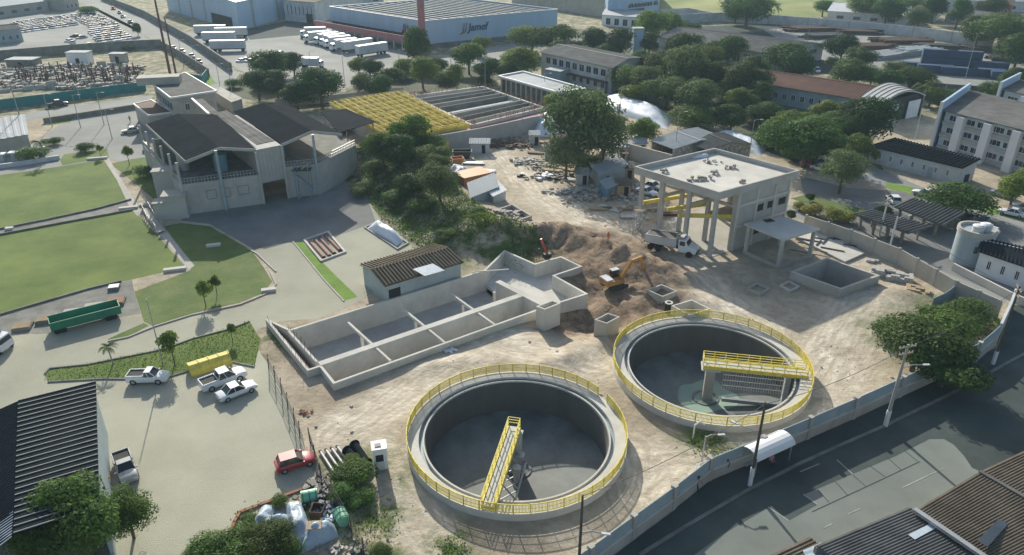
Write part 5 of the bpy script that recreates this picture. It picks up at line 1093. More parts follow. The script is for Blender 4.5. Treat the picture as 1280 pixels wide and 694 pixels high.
# barrel vault hall and red roof
def vault(label, A, B, back, h, rise, nm='vaulted_hall'):
    A = V0(A); B = V0(B); bk = Vector((back[0], back[1], 0)); c = (A+B)/2+bk/2; r = thing(nm, label, 'hall', (c.x, c.y, 0)); n = 18; rings = []
    for s_ in (0, 1):
        ring_ = []
        for i in range(n+1): t = i/n; p = A.lerp(B, -.03+1.06*t)+bk*s_; ring_.append(p+Vector((0,0,h+rise*sin(pi*t))))
        for i in range(n, -1, -1): t = i/n; p = A.lerp(B, -.03+1.06*t)+bk*s_; ring_.append(p+Vector((0,0,h+rise*sin(pi*t)-.35)))
        rings.append(ring_)
    MB().loft(rings).build('roof', 'roofl', r); g = MB()
    for s_ in (.004, .2, .4, .6, .8, .99):
        for i in range(n): t = i/n; t2 = (i+1)/n; p = A.lerp(B, -.03+1.06*t)+bk*s_+Vector((0,0,h+rise*sin(pi*t)+.03)); p2 = A.lerp(B, -.03+1.06*t2)+bk*s_+Vector((0,0,h+rise*sin(pi*t2)+.03)); g.beam(p, p2, .2, .15)
    g.build('roof_rib', 'rust', r)
    w_ = MB(); w_.wall(A, A+bk, .3, 0, h); w_.wall(B, B+bk, .3, 0, h); w_.wall(A+bk*.96, B+bk*.96, .3, 0, h+.3); w_.build('wall', 'concd', r)
    for t0, t1 in ((.1, .42), (.66, .95)): w_ = MB(); w_.wall(A.lerp(B, t0)+bk*.04, A.lerp(B, t1)+bk*.04, .2, 0, h-.9); w_.build('wall_panel', 'whited', r)
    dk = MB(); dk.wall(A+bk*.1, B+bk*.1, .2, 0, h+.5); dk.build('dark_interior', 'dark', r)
    return r
A, B = P(1103, 131, 5.4), P(1156, 119, 5.4); Cb = P(1078, 120, 5.4)
vault('arched metal-roofed hall with white wall panels at the end of the red roof', A, B, (Cb-A).xy, 5.4, 2.2)
q = [V0(P(1082, 125, 5)), V0(P(905, 96, 5)), V0(P(930, 84, 5)), V0(P(1108, 109, 5))]
r, cn = house('long_shed', 'long shed with a rusty red tile roof running between the trees', 'building', q, 5, 'gable', 'bluel', 'rustr', rise=1.6, over=.6, ribs=60, amp=.08)
windows(r, cn[0], cn[1], 14, 1.6, 3.2, .5, r['_c'], 'glassb', 'white')
q = [V0(P(965, 67, 5.4)), V0(P(824, 46, 5.4)), V0(P(872, 36, 5.4)), V0(P(1030, 55, 5.4))]
r, cn = house('grey_hall', 'long hall with a broad grey roof and white gable end beside the steel yard', 'building', q, 5.4, 'gable', 'whited', 'roofg', rise=2.0, over=.8, ribs=40, amp=.1)
windows(r, cn[3], cn[0], 3, 2.6, 4.2, .5, r['_c'], 'glass', 'white'); windows(r, cn[0], cn[1], 10, 1.0, 4.0, .7, r['_c'], 'glassb', 'white')
q = [V0(P(765, 84, 7.5)), V0(P(677, 65, 7.5)), V0(P(718, 56, 7.5)), V0(P(800, 72, 7.5))]
r, cn = house('two_storey_office', 'grey-roofed two-storey office with a row of windows before the dark trees', 'building', q, 7.5, 'gable', 'whited', 'roofg', rise=1.1, over=.7, ribs=30, amp=.06, rimm='conc')
windows(r, cn[0], cn[1], 9, 4.4, 6.4, .7, r['_c'], 'glass', 'white'); windows(r, cn[0], cn[1], 9, 1.0, 2.8, .5, r['_c'], 'glass', 'white')
q = [V0(P(757, 104, 3)), V0(P(690, 89, 3)), V0(P(697, 86, 3)), V0(P(765, 100, 3))]; house('porch', 'low brown-roofed porch along the front of the two-storey office', 'porch', q, 3, 'flat', 'concd', 'rust', over=.2, nowall=(0,))
q = [V0(P(700, 90, 4.2)), V0(P(682, 87, 4.2)), V0(P(696, 83, 4.2)), V0(P(714, 86, 4.2))]; house('entrance_block', 'small pale entrance block at the left end of the two-storey office', 'building', q, 4.2, 'flat', 'bluel', 'roofl', over=.3)
p = P(796, 71); r = thing('water_tower', 'pale blue square tower rising behind the two-storey office', 'tower', p); MB().box(p+Vector((0,1.5,4.6)), (3.4, 3, 9.4), .1).build('shaft', 'bluew', r); MB().box(p+Vector((0,1.5,9.5)), (3.9, 3.5, .6), .1).build('cap', 'conc', r)
# ================================================================ warehouses in the background
def wallface(root, a, b, z0, z1, u0, u1, m, nm, t=.12, out=.1, inside=None):
    a = V0(a); b = V0(b); d = (b-a); nn = Vector((d.y, -d.x, 0)).normalized()
    if inside is not None and (V0(inside)-a).dot(nn) > 0: nn = -nn
    p, q = a+d*u0+nn*out, a+d*u1+nn*out; MB().wall(p, q, t, z0, z1).build(nm, m, root)
H = 10
F, L, R = P(530, 26.5, H), P(412, 8.5, H), P(697, 12, H); q = [V0(F), V0(L), V0(L)+V0(P(600, -6, H))-V0(P(470, 17.5, H)), V0(R)]
q = [V0(F), V0(L), V0(L)+(V0(R)-V0(F)), V0(R)]
r, cn = house('parcel_warehouse', 'wide pale blue warehouse with a dark ribbed roof and red J logo', 'warehouse', q, H, 'parapet', 'bluew', 'rooff', parapet=.6); ins = r['_c']
W1 = r
d = cn[1]-cn[0]; e = cn[3]-cn[0]
rib = MB()
for k in range(1, 16): t = k/16; rib.wall(cn[0]+e*t+d*.01, cn[1]+e*t-d*.01, .9, H-.42, H-.15)
rib.build('roof_light_strip', 'roofl', r)
ed = MB(); iw = inset(cn, -.05)
for i in range(4): ed.wall(iw[i], iw[(i+1) % 4], .4, H-.1, H+.25-.003*i)
ed.build('roof_edge', 'white', r)
# red dock canopy on the left face
nn = Vector((-d.y, d.x, 0)).normalized(); nn = nn if (cn[0]+nn-V0(ins)).length > (cn[0]-V0(ins)).length else -nn
dk = thing('dock_canopy', 'long faded red loading canopy along the left face of the pale blue warehouse', 'canopy', ((cn[0]+cn[1])/2+nn*4)); a, b = cn[0]+d*.03, cn[1]-d*.0
MB().prism([a+nn*.3, b+nn*.3, b+nn*8, a+nn*8], 4.2, 4.5).build('roof', 'rooff', dk); f_ = MB(); f_.wall(a+nn*8.1, b+nn*8.1, .2, 3.2, 5.4); f_.wall(a+nn*.4, a+nn*8.2, .2, 3.2, 5.401); f_.build('fascia', 'pink', dk)
for k in range(12): p = (a+(b-a)*(k+.5)/12)+nn*7.6; MB().box((p.x, p.y, 2.1), (.3, .3, 4.2)).build('column', 'white', dk)
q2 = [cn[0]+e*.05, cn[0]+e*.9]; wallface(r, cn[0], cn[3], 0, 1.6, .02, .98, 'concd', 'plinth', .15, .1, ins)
wallface(r, cn[0], cn[3], 0, 3.2, .62, .72, 'dark', 'loading_door', .2, .15, ins)
def text(body, size, p, d, m, parent, name='sign_lettering', shear=0.0, ext=.05):
    """upright lettering at p running along horizontal direction d"""
    cu = bpy.data.curves.new(name, 'FONT'); cu.body = body; cu.size = size; cu.extrude = ext; cu.shear = shear; cu.offset = .02*size
    o = bpy.data.objects.new(name, cu); COL.objects.link(o); bpy.context.view_layer.update()
    me = bpy.data.meshes.new_from_object(o); bpy.data.objects.remove(o); d = Vector((d[0], d[1], 0)).normalized(); n = d.cross(Vector((0,0,1)))
    mb = MB(); mb.add([Vector(p)+d*v.co.x+Vector((0,0,v.co.y))+n*v.co.z for v in me.vertices], [tuple(f.vertices) for f in me.polygons]); return mb.build(name, m, parent)
def jlogo(p, d, s_, parent):
    mb = MB(); d = Vector((d[0], d[1], 0)).normalized(); n = d.cross(Vector((0,0,1)))
    def pt(u, v): return Vector(p)+d*u*s_+Vector((0,0,v*s_))
    for off in (0, .32):
        path = [(.62+off*.9, 1.0), (.50+off*.9, .45), (.40+off*.7, .15), (.12+off*.3, .02 if off == 0 else .06)]
        for a, b in zip(path, path[1:]): mb.beam(pt(*a)+n*.1, pt(*b)+n*.1, .2*s_ if off == 0 else .16*s_, .12)
    mb.build('logo', 'red', parent)
def facept(a, b, u, z, ins, out=.25):
    a = V0(a); b = V0(b); dd = (b-a).normalized(); n = Vector((dd.y, -dd.x, 0)); n = n if (V0(ins)-a).dot(n) < 0 else -n; return a+(b-a)*u+n*out+Vector((0,0,z))
fx = (cn[3]-cn[0]); 
jlogo(facept(cn[0], cn[3], .235, 3.9, ins), fx, 4.2, W1); text('Jamef', 3.9, facept(cn[0], cn[3], .305, 5.0, ins), fx, 'dblue', W1, shear=.2)
fx2 = (cn[0]-cn[1]); jlogo(facept(cn[1], cn[0], .77, 4.2, ins), fx2, 3.8, W1); text('Jamef', 3.2, facept(cn[1], cn[0], .835, 5.4, ins), fx2, 'dblue', W1, shear=.2)
# red sign pylon
p = P(529, 68); r = thing('sign_pylon', 'tall faded red pylon in front of the pale blue warehouse', 'pylon', p); MB().box(p+Vector((0,0,11)), (2.5, 1.2, 22), .1).build('mast', 'pink', r); MB().box(p+Vector((0,0,22.5)), (8, 1.2, 3), .1).build('sign_head', 'yell', r)
H = 11.5
r, cn = house('tall_warehouse', 'tall pale blue hall with grey joints and two loading doors at the top left', 'warehouse', [V0(P(300, 38)), V0(P(211, 14)), V0(P(211, 14))+V0(P(357, 27))-V0(P(300, 38))+Vector((10, 60, 0)), V0(P(357, 27))+Vector((10, 60, 0))], H, 'gable', 'bluew', 'white', rise=2.0, over=.3, axis=1)
ins = r['_c']
q = [V0(P(256, 27.5)), V0(P(211, 12)), V0(P(211, 12))+Vector((0, 90, 0)), V0(P(357, 25))+Vector((0, 90, 0))]
for u in (.12, .35, .6, .85): wallface(r, cn[0], cn[3], 0, H, u, u+.02, 'steel', 'wall_joint', .1, .12, ins)
wallface(r, cn[0], cn[3], 0, 4.6, .42, .62, 'dark', 'loading_door', .2, .15, ins); wallface(r, cn[0], cn[1], 0, 4.6, .08, .34, 'dark', 'loading_door', .2, .15, ins)
for u in (.42, .62, .8): wallface(r, cn[0], cn[1], 0, H, u, u+.012, 'steel', 'wall_joint', .1, .12, ins)
r, cn = house('cream_hall', 'cream coloured hall with tall narrow windows between the two pale blue warehouses', 'warehouse', [V0(P(396, 30)), V0(P(357, 26)), V0(P(357, 26))+Vector((6, 55, 0)), V0(P(414, 22))+Vector((10, 50, 0))], 9, 'flat', 'whited', 'roofb', over=.3)
windows(r, cn[0], cn[1], 7, 3, 7.5, .3, r['_c'], 'glassb', 'white', mull=0); wallface(r, cn[0], cn[1], 0, 4, .1, .3, 'dark', 'loading_door', .2, .15, r['_c'])
# sheds at the very top
r, cn = house('blue_hall', 'pale blue hall with dark roof at the top right of the big warehouses', 'warehouse', [V0(P(759, 26)), V0(P(758, 18))+Vector((-4, 60, 0)), V0(P(823, 8))+Vector((0, 60, 0)), V0(P(823, 18))], 14, 'flat', 'bluew', 'roofg', over=.3)
a_, b_ = cn[0], cn[3]; dd = (b_-a_); 
random.seed(4); lt = MB(); u = .36
while u < .96:
    w_ = random.uniform(.018, .032)
    if random.random() > .14: p = facept(a_, b_, u, 0, r['_c'], .2); hgt_ = random.uniform(1.3, 2.0); lt.wall(p, p+dd*w_*.75, .1, 4.6, 4.6+hgt_)
    u += w_*1.25
lt.build('worn_lettering', 'dsteel', r)
wallface(r, cn[0], cn[3], 0, 3.9, .0, .7, 'concd', 'dark_ground_floor', .2, .12, r['_c'])  # dark concrete facing along part of the ground floor
r, cn = house('flat_shed', 'broad grey-roofed warehouse behind the right part of the red J logo warehouse', 'warehouse', [V0(P(757, 22)), V0(P(640, 4)), V0(P(640, 4))+Vector((30, 110, 0)), V0(P(757, 22))+Vector((30, 110, 0))], 8, 'gable', 'conc', 'roofg', rise=3, over=.5, ribs=30, amp=.1)
r, cn = house('front_office', 'small white office with dark openings under the pale blue hall', 'building', [V0(P(800, 36)), V0(P(752, 32)), V0(P(756, 24)), V0(P(803, 27))], 4.5, 'flat', 'white', 'roofl', over=.2); windows(r, cn[0], cn[1], 4, .6, 3.4, .55, r['_c'], 'dark', 'white')
for i, (x0, y0, x1, y1, dep, h, wm, rm, lb) in enumerate([
  (1033, 26, 1130, 33, 22, 4.5, 'whited', 'white', 'long white-roofed shed beyond the pale panelled wall'), (1160, 12, 1300, 16, 24, 5, 'whited', 'roofl', 'white-roofed row of units at the far right top'),
  (-10, 24, 62, 14, 16, 5, 'conc', 'roofl', 'flat-roofed shed at the top left edge'), (0, 10, 30, 7, 14, 7, 'bluel', 'roofg', 'blue-grey house in the far top left corner'), (34, 8, 60, 5, 12, 6, 'brick', 'roofb', 'brownish house at the far top left'), (82, 14, 100, 11, 14, 6, 'conc', 'roofg', 'grey house by the top of the main street'),
  (1180, 28, 1228, 34, 14, 4, 'conc', 'roofg', 'low grey-roofed shed behind the wall of the steel yard'), (1232, 18, 1262, 20, 12, 5, 'brick', 'rustr', 'house with a red roof near the top right corner'), (1142, 26, 1168, 28, 12, 5, 'whited', 'rustr', 'small white house with a red roof beyond the steel yard'),
  (430, 8, 480, 4, 14, 5, 'whited', 'roofb', 'pale brown-roofed shed behind the dark ribbed roof'), (905, 3, 960, 3, 14, 6, 'whited', 'roofl', 'pale shed on the far edge of the meadow'), (0, 55, 30, 52, 10, 5, 'bluel', 'roofg', 'blue-grey shed at the near corner of the car lot')]):
    a, b = V0(P(x0, y0)), V0(P(x1, y1)); dd = (b-a); n = Vector((-dd.y, dd.x, 0)).normalized()*dep; n = n if n.y > 0 else -n
    r, cn = house('far_building', lb, 'building', [b, a, a+n, b+n], h, 'gable', wm, rm, rise=dep*.12, over=.4)
    windows(r, cn[0], cn[1], max(3, int(dd.length/7)), 1.2, 2.8, .45, r['_c'], 'glassb', 'white', mull=0)
H = 4.0; r, cn = house('west_shed', 'grey shed with a pale roof band at the left edge above the upper field', 'building', [V0(P(40, 188)), V0(P(-90, 212)), V0(P(-100, 190)), V0(P(36, 166))], H, 'mono', 'conc', 'roofl', over=.3, heights=[3.6, 3.6, 4.4, 4.4], ribs=14)
# ================================================================ south-west hall
H = 6.5
A, B, C_, D = P(120, 477, H), P(124.5, 634, H), P(17, 668, H+1.2), P(23, 501, H+1.2)
q = [V0(A), V0(B)]; r = thing('dark_roofed_hall', 'hall with a black ribbed metal roof at the lower left corner', 'hall', ((A.x+D.x)/2, (A.y+C_.y)/2, 0)); rb = MB(); rb.slab(A, B, C_, D, .1); U = Vector((0,0,.004)); rb.corrug(A+U, B+U, C_+U, D+U, 25, .03); rb.build('roof', 'roofdark', r)
n = 25; rr_ = MB()
for k in range(n+1): t = (k+.06)/(n+.2); p, q_ = A.lerp(B, t), D.lerp(C_, t); rr_.beam(p+Vector((0,0,.07)), q_+Vector((0,0,.07)), .085, .08)
rr_.build('roof_rib', 'rib', r)
# far slope
E1, F1 = P(-110, 560, H-1), P(-110, 760, H-1)
rb = MB(); rb.slab(D+Vector((0,0,-.01)), C_+Vector((0,0,-.01)), F1, E1, .1); rb.corrug(D, C_, F1, E1, 60, .05); rb.build('roof', 'rooff', r)
w_ = MB(); a, b = V0(A)+Vector((-.4, -.3, 0)), V0(B)+Vector((-.4, .2, 0)); w_.wall(a, b, .25, 0, H-.15); w_.wall(a, V0(D), .25, 0, H-.2, H+.9); w_.wall(V0(D), V0(E1), .25, 0, H+.9, H-1.3); w_.build('wall', 'bluel', r)
rl_ = MB(); c0 = [P(-8, 660, H+.6), P(17, 640, H+1.05), P(15, 672, H+1.05), P(-8, 690, H+.6)]; rl_.slab(*[x+Vector((0,0,.12)) for x in c0], .04); rl_.build('roof_light', 'panel', r)
for k, (x, y) in enumerate([(112, 522), (75, 533), (37, 546)]): p = P(x, y, H+.4); 
# ================================================================ south-east roofs
H = 5.0; r = thing('brown_roofed_hall', 'hall with a brown corrugated roof cut by the lower right corner', 'hall', (P(1240, 660).x, P(1240, 660).y, 0))
A, B, C_, D = P(1145, 637, H), P(1224, 590, H+.9), P(1360, 668, H+.9), P(1262, 716, H)
rb = MB(); rb.slab(A, B, C_, D, .08); U = Vector((0,0,.005)); rb.corrug(A+U, D+U, C_+U, B+U, 34, .07); rb.build('roof', 'roofb', r)
B2, C2 = P(1320, 545, H), P(1440, 610, H); rb = MB(); rb.slab(B, B2, C2, C_, .08); rb.corrug(B+U, C_+U, C2+U, B2+U, 34, .07); rb.build('roof', 'roofb', r)
MB().beam(B+Vector((0,0,.12)), C_+Vector((0,0,.12)), .35, .1).build('ridge_cap', 'roofg', r); MB().beam(A+Vector((-.15,0,0)), D+Vector((-.15,0,0)), .45, .3).build('gutter', 'steel', r)
w_ = MB(); w_.wall(V0(A)+Vector((.3,-.2,0)), V0(B)+Vector((.2,-.3,0)), .25, 0, H-.2, H+.7); w_.wall(V0(B)+Vector((.2,-.3,0)), V0(B2)+Vector((0,-.3,0)), .25, 0, H+.7, H-.2); w_.build('wall', 'concd', r)
rl_ = MB(); rl_.slab(*[P(x, y, H+.45)+Vector((0,0,.12)) for x, y in [(1247.5, 650), (1260, 656), (1234, 685), (1221, 677)]], .03); rl_.build('roof_patch', 'glassb', r)
r = thing('grey_roofed_hall', 'hall with a grey-brown corrugated roof at the bottom edge beside the brown roofed hall', 'hall', (P(1120, 680).x, P(1120, 680).y, 0)); A, B, C_, D = P(1020, 682, 4.6), P(1136, 634, 4.6), P(1300, 736, 4.6), P(1180, 800, 4.6)
rb = MB(); rb.slab(A, B, C_, D, .08); rb.corrug(A+U, D+U, C_+U, B+U, 40, .07); rb.build('roof', 'roofg', r); w_ = MB(); w_.wall(V0(A), V0(B), .25, 0, 4.45); w_.build('wall', 'concd', r)
rl_ = MB(); rl_.slab(*[P(x, y, 4.6)+Vector((0,0,.14)) for x, y in [(1135, 670), (1170, 652), (1178, 657), (1143, 676)]], .03); rl_.build('roof_light', 'panel', r)
r = thing('small_roof', 'small brown corrugated roof with a pale translucent corner at the bottom edge', 'shed', (P(990, 700).x, P(990, 700).y, 0)); A, B, C_, D = P(945, 702, 3.6), P(1012, 671, 3.6), P(1060, 712, 3.6), P(980, 752, 3.6); rb = MB(); rb.slab(A, B, C_, D, .08); rb.corrug(A+U, D+U, C_+U, B+U, 12, .10); rb.build('roof', 'roofb', r)
rl_ = MB(); rl_.slab(*[P(x, y, 3.6)+Vector((0,0,.16)) for x, y in [(1003, 690), (1026, 680), (1048, 701), (1016, 716)]], .03); rl_.build('roof_light', 'panel', r); w_ = MB(); w_.wall(V0(A)+Vector((.3,0,0)), V0(B), .2, 0, 3.45); w_.build('wall', 'concd', r)
# bus shelter
p0, p1 = V0(P(935, 590)), V0(P(978, 570)); d = (p1-p0).normalized(); nn = Vector((d.y, -d.x, 0)); r = thing('bus_shelter', 'bus shelter with a curved white roof against the street wall', 'shelter', (p0+p1)/2); rings = []
for e in (p0-d*.2, p1+d*.2):
    k = []
    for i in range(9): t = pi*i/8; k.append(e+nn*(-1.15*cos(t)-.1)+Vector((0,0,2.1+.75*sin(t))))
    for i in range(8, -1, -1): t = pi*i/8; k.append(e+nn*(-1.10*cos(t)-.1)+Vector((0,0,2.05+.75*sin(t))))
    rings.append(k)
MB().loft(rings).build('roof', 'white', r)
for e in (p0, p1):
    for s_ in (-.9, .8): MB().cyl(e+nn*s_, e+nn*s_+Vector((0,0,2.2)), .06, .06, 8).build('post', 'steel', r)
b_ = MB(); b_.wall(p0+nn*-.5, p1+nn*-.5, .4, .42, .48); b_.build('bench', 'bluel', r); b_ = MB(); b_.wall(p0-nn*.9+d*.2, p1-nn*.9-d*.2, .03, .4, 2.0); b_.build('back_panel', 'bluel', r)
# steel yard stacks and containers
random.seed(21)
for k, (x, y, L_, n_, m, rz, lb) in enumerate([(1012, 38, 26, 7, 'rust', .1, 'dark rusty steel stack just inside the panelled wall'), (1028, 47, 20, 6, 'dsteel', .2, 'dark beam stack behind the tree at the left of the steel yard'), (1075, 42, 20, 6, 'rust', -.2, 'rusty beam stack in the middle back of the steel yard'), (1085, 60, 22, 7, 'rust', .05, 'brown beam stack right of the dark round tree'), (1125, 53, 26, 8, 'rust', .0, 'large brown beam stack in the centre of the steel yard'), (1110, 70, 28, 8, 'steel', .5, 'grey pipe rows before the large brown stack'), (1140, 66, 26, 8, 'bluel', .5, 'bluish pipe rows left of the blue containers'), (1172, 60, 20, 5, 'dsteel', -.3, 'low dark pipe rows behind the blue containers'), (1232, 64, 22, 5, 'dsteel', -.2, 'flat dark stack right behind the blue containers'), (1275, 76, 22, 6, 'dsteel', -.2, 'dark stack at the right edge of the steel yard')]):
    p = P(x, y); r = thing('steel_stack', lb, 'stack', p, 'stacks in the steel yard'); mb = MB(); R_ = Matrix.Rotation(rz, 3, 'Z')
    for i in range(n_*3): a = R_ @ Vector((-L_/2*random.uniform(.5, 1), (i % n_)*1.1-n_*.55, .3+.5*(i//n_))); b = R_ @ Vector((L_/2*random.uniform(.5, 1), (i % n_)*1.1-n_*.55, .3+.5*(i//n_))); mb.beam(p+a, p+b, .7, .42)
    mb.build('steel_bars', m, r)
for k, (x, y, z, lb) in enumerate([(1172, 82, 0, 'blue container at the left end of the far container row, lower one'), (1172, 82, 2.6, 'blue container on top at the left end of the far container row'), (1203, 84, 0, 'blue container second in the far row, lower one'), (1203, 84, 2.6, 'blue container second in the far row, upper one'), (1237, 88, 0, 'blue container third in the far row'), (1168, 92, 0, 'blue container at the left of the near row'), (1198, 95, 0, 'blue container second in the near row with a pale roof'), (1232, 97, 0, 'blue container third in the near row behind the mast lamp'), (1262, 101, 0, 'blue container fourth in the near row'), (1290, 103, 0, 'blue container fifth in the near row at the right edge'), (1135, 88, 0, 'short blue container left of the container rows')]):
    p = P(x, y); dd = Vector((1, -.35, 0)).normalized(); n_ = Vector((.35, 1, 0)).normalized(); L_ = 10.5 if k != 10 else 6
    container(lb, p-dd*L_/2, p+dd*L_/2, p-dd*L_/2+n_*2.6, 2.5, 'dblue', z, 'shipping_container', True)
# demolition plot
random.seed(11)
r = None
for k, (x, y, w_, d_, h_, lb, m) in enumerate([(102, 80, 7, 4, 4, 'small white hut standing in the demolition plot', 'white'), (32, 85, 9, 5, 3, 'open frame shed at the left of the demolition plot', 'concd'), (150, 78, 5, 3, 3, 'low pale hut right of the white hut', 'conc')]):
    p = V0(P(x, y)); q = [p+Vector((w_/2, -d_/2, 0)), p+Vector((-w_/2, -d_/2, 0)), p+Vector((-w_/2, d_/2, 0)), p+Vector((w_/2, d_/2, 0))]; rr, cn = house('plot_hut', lb, 'hut', q, h_, 'flat', m, 'roofl', over=.2); door(rr, cn[0], cn[1], .5, 1.2, 2.2, rr['_c'])
for k, (x0, y0, x1, y1, lb) in enumerate([(5, 92, 160, 84, 'long ruined foundation wall across the back of the demolition plot'), (30, 100, 175, 91, 'broken foundation wall through the middle of the demolition plot'), (0, 116, 170, 101, 'low pale foundation wall just behind the teal hoarding'), (90, 86, 100, 108, 'short cross wall left of centre in the demolition plot'), (125, 84, 138, 103, 'short cross wall right of centre in the demolition plot')]):
    a, b = V0(P(x0, y0)), V0(P(x1, y1)); r = thing('ruined_wall', lb, 'wall', (a+b)/2); mb = MB(); n_ = int((b-a).length/3)
    for i in range(n_):
        if random.random() < .25: continue
        mb.wall(a.lerp(b, i/n_), a.lerp(b, (i+.9)/n_), .4, 0, random.uniform(.5, 2.4))
    mb.build('wall_stub', random.choice(['conc', 'concn']), r)
mb = MB()
for k in range(700):
    p = P(random.uniform(-10, 180), random.uniform(84, 112)); 
    s_ = random.uniform(.4, 2.2); mb.box((p.x, p.y, .2+random.random()*.8), (s_, s_*random.uniform(.2, 1), random.uniform(.3, 1.2)), random.random()*3)
mb.build('demolition_rubble', 'debris', None, 'grey rubble strewn across the demolition plot behind the teal hoarding', 'rubble', kind='stuff')
mb = MB()
for k in range(160): p = P(random.uniform(20, 175), random.uniform(88, 108)); mb.beam(p, p+Vector((random.uniform(-.2, .2), 0, random.uniform(1.5, 3.5))), .25)
mb.build('rebar_stubs', 'rust', None, 'thin rusty column stubs standing in the demolition plot', 'rebar', kind='stuff')
# ================================================================ vehicles (local x = forward)
def car_parts(kind, paint):
    L_, W_, zr = dict(hatch=(3.9, 1.7, 1.5), sedan=(4.4, 1.75, 1.45), pickup=(5.2, 1.85, 1.78), smallpickup=(4.5, 1.7, 1.6))[kind]
    pk = 'pickup' in kind; b = .9 if not pk else 1.02
    st = dict(hatch=[(-.5, .55, .78, .9), (-.49, .8, .95, .97), (-.40, .98, 1.0, 1), (0, .99, 1.0, 1), (.2, .97, .98, 1), (.40, .84, .86, .95), (.485, .68, .70, .85), (.5, .5, .6, .78)],
              sedan=[(-.5, .6, .7, .85), (-.485, .86, .90, .92), (-.3, .98, .98, 1), (0, .99, 1.0, 1), (.18, .97, .98, 1), (.40, .84, .86, .95), (.485, .7, .72, .85), (.5, .5, .6, .78)],
              pickup=[(-.5, .7, .9, .94), (-.49, 1.0, 1.0, 1), (-.2, 1.0, 1.0, 1), (0, 1.0, 1.0, 1), (.22, .99, 1.0, 1), (.42, .93, .94, .96), (.49, .82, .84, .9), (.5, .6, .7, .84)])
    st = st.get(kind, st['pickup'])
    mb = MB(); rings = []
    for x, zt, zt2, w_ in st:
        hw = W_/2*w_; z1 = b*zt2; X = x*L_
        rings.append([Vector((X, y, z)) for y, z in [(-hw*.92, .28), (-hw, .45), (-hw, z1*.82), (-hw*.93, z1-.02), (-hw*.6, z1+.025), (0, z1+.04), (hw*.6, z1+.025), (hw*.93, z1-.02), (hw, z1*.82), (hw, .45), (hw*.92, .28)]])
    mb.loft(rings); body = mb
    c = dict(hatch=(-.44, -.36, .02, .22), sedan=(-.33, -.17, .04, .21), pickup=(-.13, -.09, .12, .27), smallpickup=(-.05, -.02, .12, .27))[kind]
    x0, x1, x2, x3 = [v*L_ for v in c]; hw = W_/2*.9; tw = W_/2*.72; g = MB(); zb = b-.03
    g.add([(x0, -hw, zb), (x3, -hw, zb), (x3, hw, zb), (x0, hw, zb), (x1, -tw, zr-.05), (x2, -tw, zr-.05), (x2, tw, zr-.05), (x1, tw, zr-.05)], [(3,2,1,0),(4,5,6,7),(0,1,5,4),(1,2,6,5),(2,3,7,6),(3,0,4,7)])
    rf = MB(); rf.prism([(x1-.04, -tw-.02, 0), (x2+.04, -tw-.02, 0), (x2+.04, tw+.02, 0), (x1-.04, tw+.02, 0)], zr-.045, zr+.01)
    for s_ in (-1, 1):
        rf.beam((x0, hw*s_, zb), (x1, tw*s_, zr-.02), .07); rf.beam((x3, hw*s_, zb), (x2, tw*s_, zr-.02), .06); m_ = (x0+x3)/2-.1; rf.beam((m_, hw*s_*1.005, zb), ((x1+x2)/2-.1, tw*s_*1.01, zr-.03), .07)
    wh = []
    for fx in (-.31 if not pk else -.32, .31):
        for s_ in (-1, 1):
            t = MB(); r_ = .31 if not pk else .37; cc = Vector((fx*L_, s_*(W_/2-.1), r_)); t.cyl(cc-Vector((0, .11, 0)), cc+Vector((0, .13 if s_ > 0 else .11, 0)), r_, r_, 18)
            rm = MB(); rm.cyl(cc+Vector((0, s_*.115, 0)), cc+Vector((0, s_*.14, 0)), r_*.6, r_*.5, 12); wh.append((t, rm))
    lt = []
    for s_ in (-1, 1):
        a = MB(); a.box((L_*.487, s_*W_*.33, b*.62), (.14, .32, .14)); lt.append(('headlight', a, 'lamp'))
        a = MB(); a.box((-L_*.492, s_*W_*.38, b*.75), (.1, .18, .26)); lt.append(('tail_light', a, 'rlamp'))
        a = MB(); a.box((x3-.15, s_*(W_/2+.08), b+.02), (.12, .18, .12)); lt.append(('mirror', a, paint))
    bed = None
    if pk:
        bed = MB(); xb0, xb1 = -L_*.475, x0-.08; bed.prism([(xb0, -W_*.42, 0), (xb1, -W_*.42, 0), (xb1, W_*.42, 0), (xb0, W_*.42, 0)], b+.03, b+.055)
        bw = MB()
        for s_ in (-1, 1): bw.box(((xb0+xb1)/2, s_*W_*.455, b+.1), (xb1-xb0+.1, .09, .2))
        bw.box((xb0-.03, 0, b+.1), (.08, W_*.93, .2)); bw.box((xb1+.03, 0, b+.1), (.08, W_*.93, .2))
        bed = (bed, bw)
    return body, g, rf, wh, lt, bed
def make_car(kind, paint, label, cat):
    r = thing({'hatch': 'hatchback_car', 'sedan': 'sedan_car', 'pickup': 'pickup_truck', 'smallpickup': 'pickup_truck'}[kind], label, cat, (0, 0, 0))
    body, g, rf, wh, lt, bed = car_parts(kind, paint)
    o = body.build('body', paint, r, smooth=True); g.build('windows', 'glass', r); rf.build('roof', paint, r)
    md = o.modifiers.new('b', 'BEVEL'); md.width = .04; md.segments = 2; md.limit_method = 'ANGLE'
    for t, rm in wh: w_ = t.build('wheel', 'tyre', r); rm.build('rim', 'steel', w_)
    for n_, a, m_ in lt: a.build(n_, m_, r)
    if bed: bed[0].build('cargo_bed', 'dark', r); bed[1].build('bed_side', paint, r)
    return r
def car(kind, paint, back, front, label, cat=None, group=None):
    a, b = P(*back), P(*front); c = (a+b)/2; rz = atan2(b.y-a.y, b.x-a.x); cat = cat or {'hatch': 'car', 'sedan': 'car'}.get(kind, 'pickup truck')
    return place(('car', kind, paint), lambda: make_car(kind, paint, label, cat), (c.x, c.y, .03), rz, label, None, group)
car('smallpickup', 'carw', (166, 477), (207, 476), 'white two-door pickup with an open dark bed beside the grass verge')
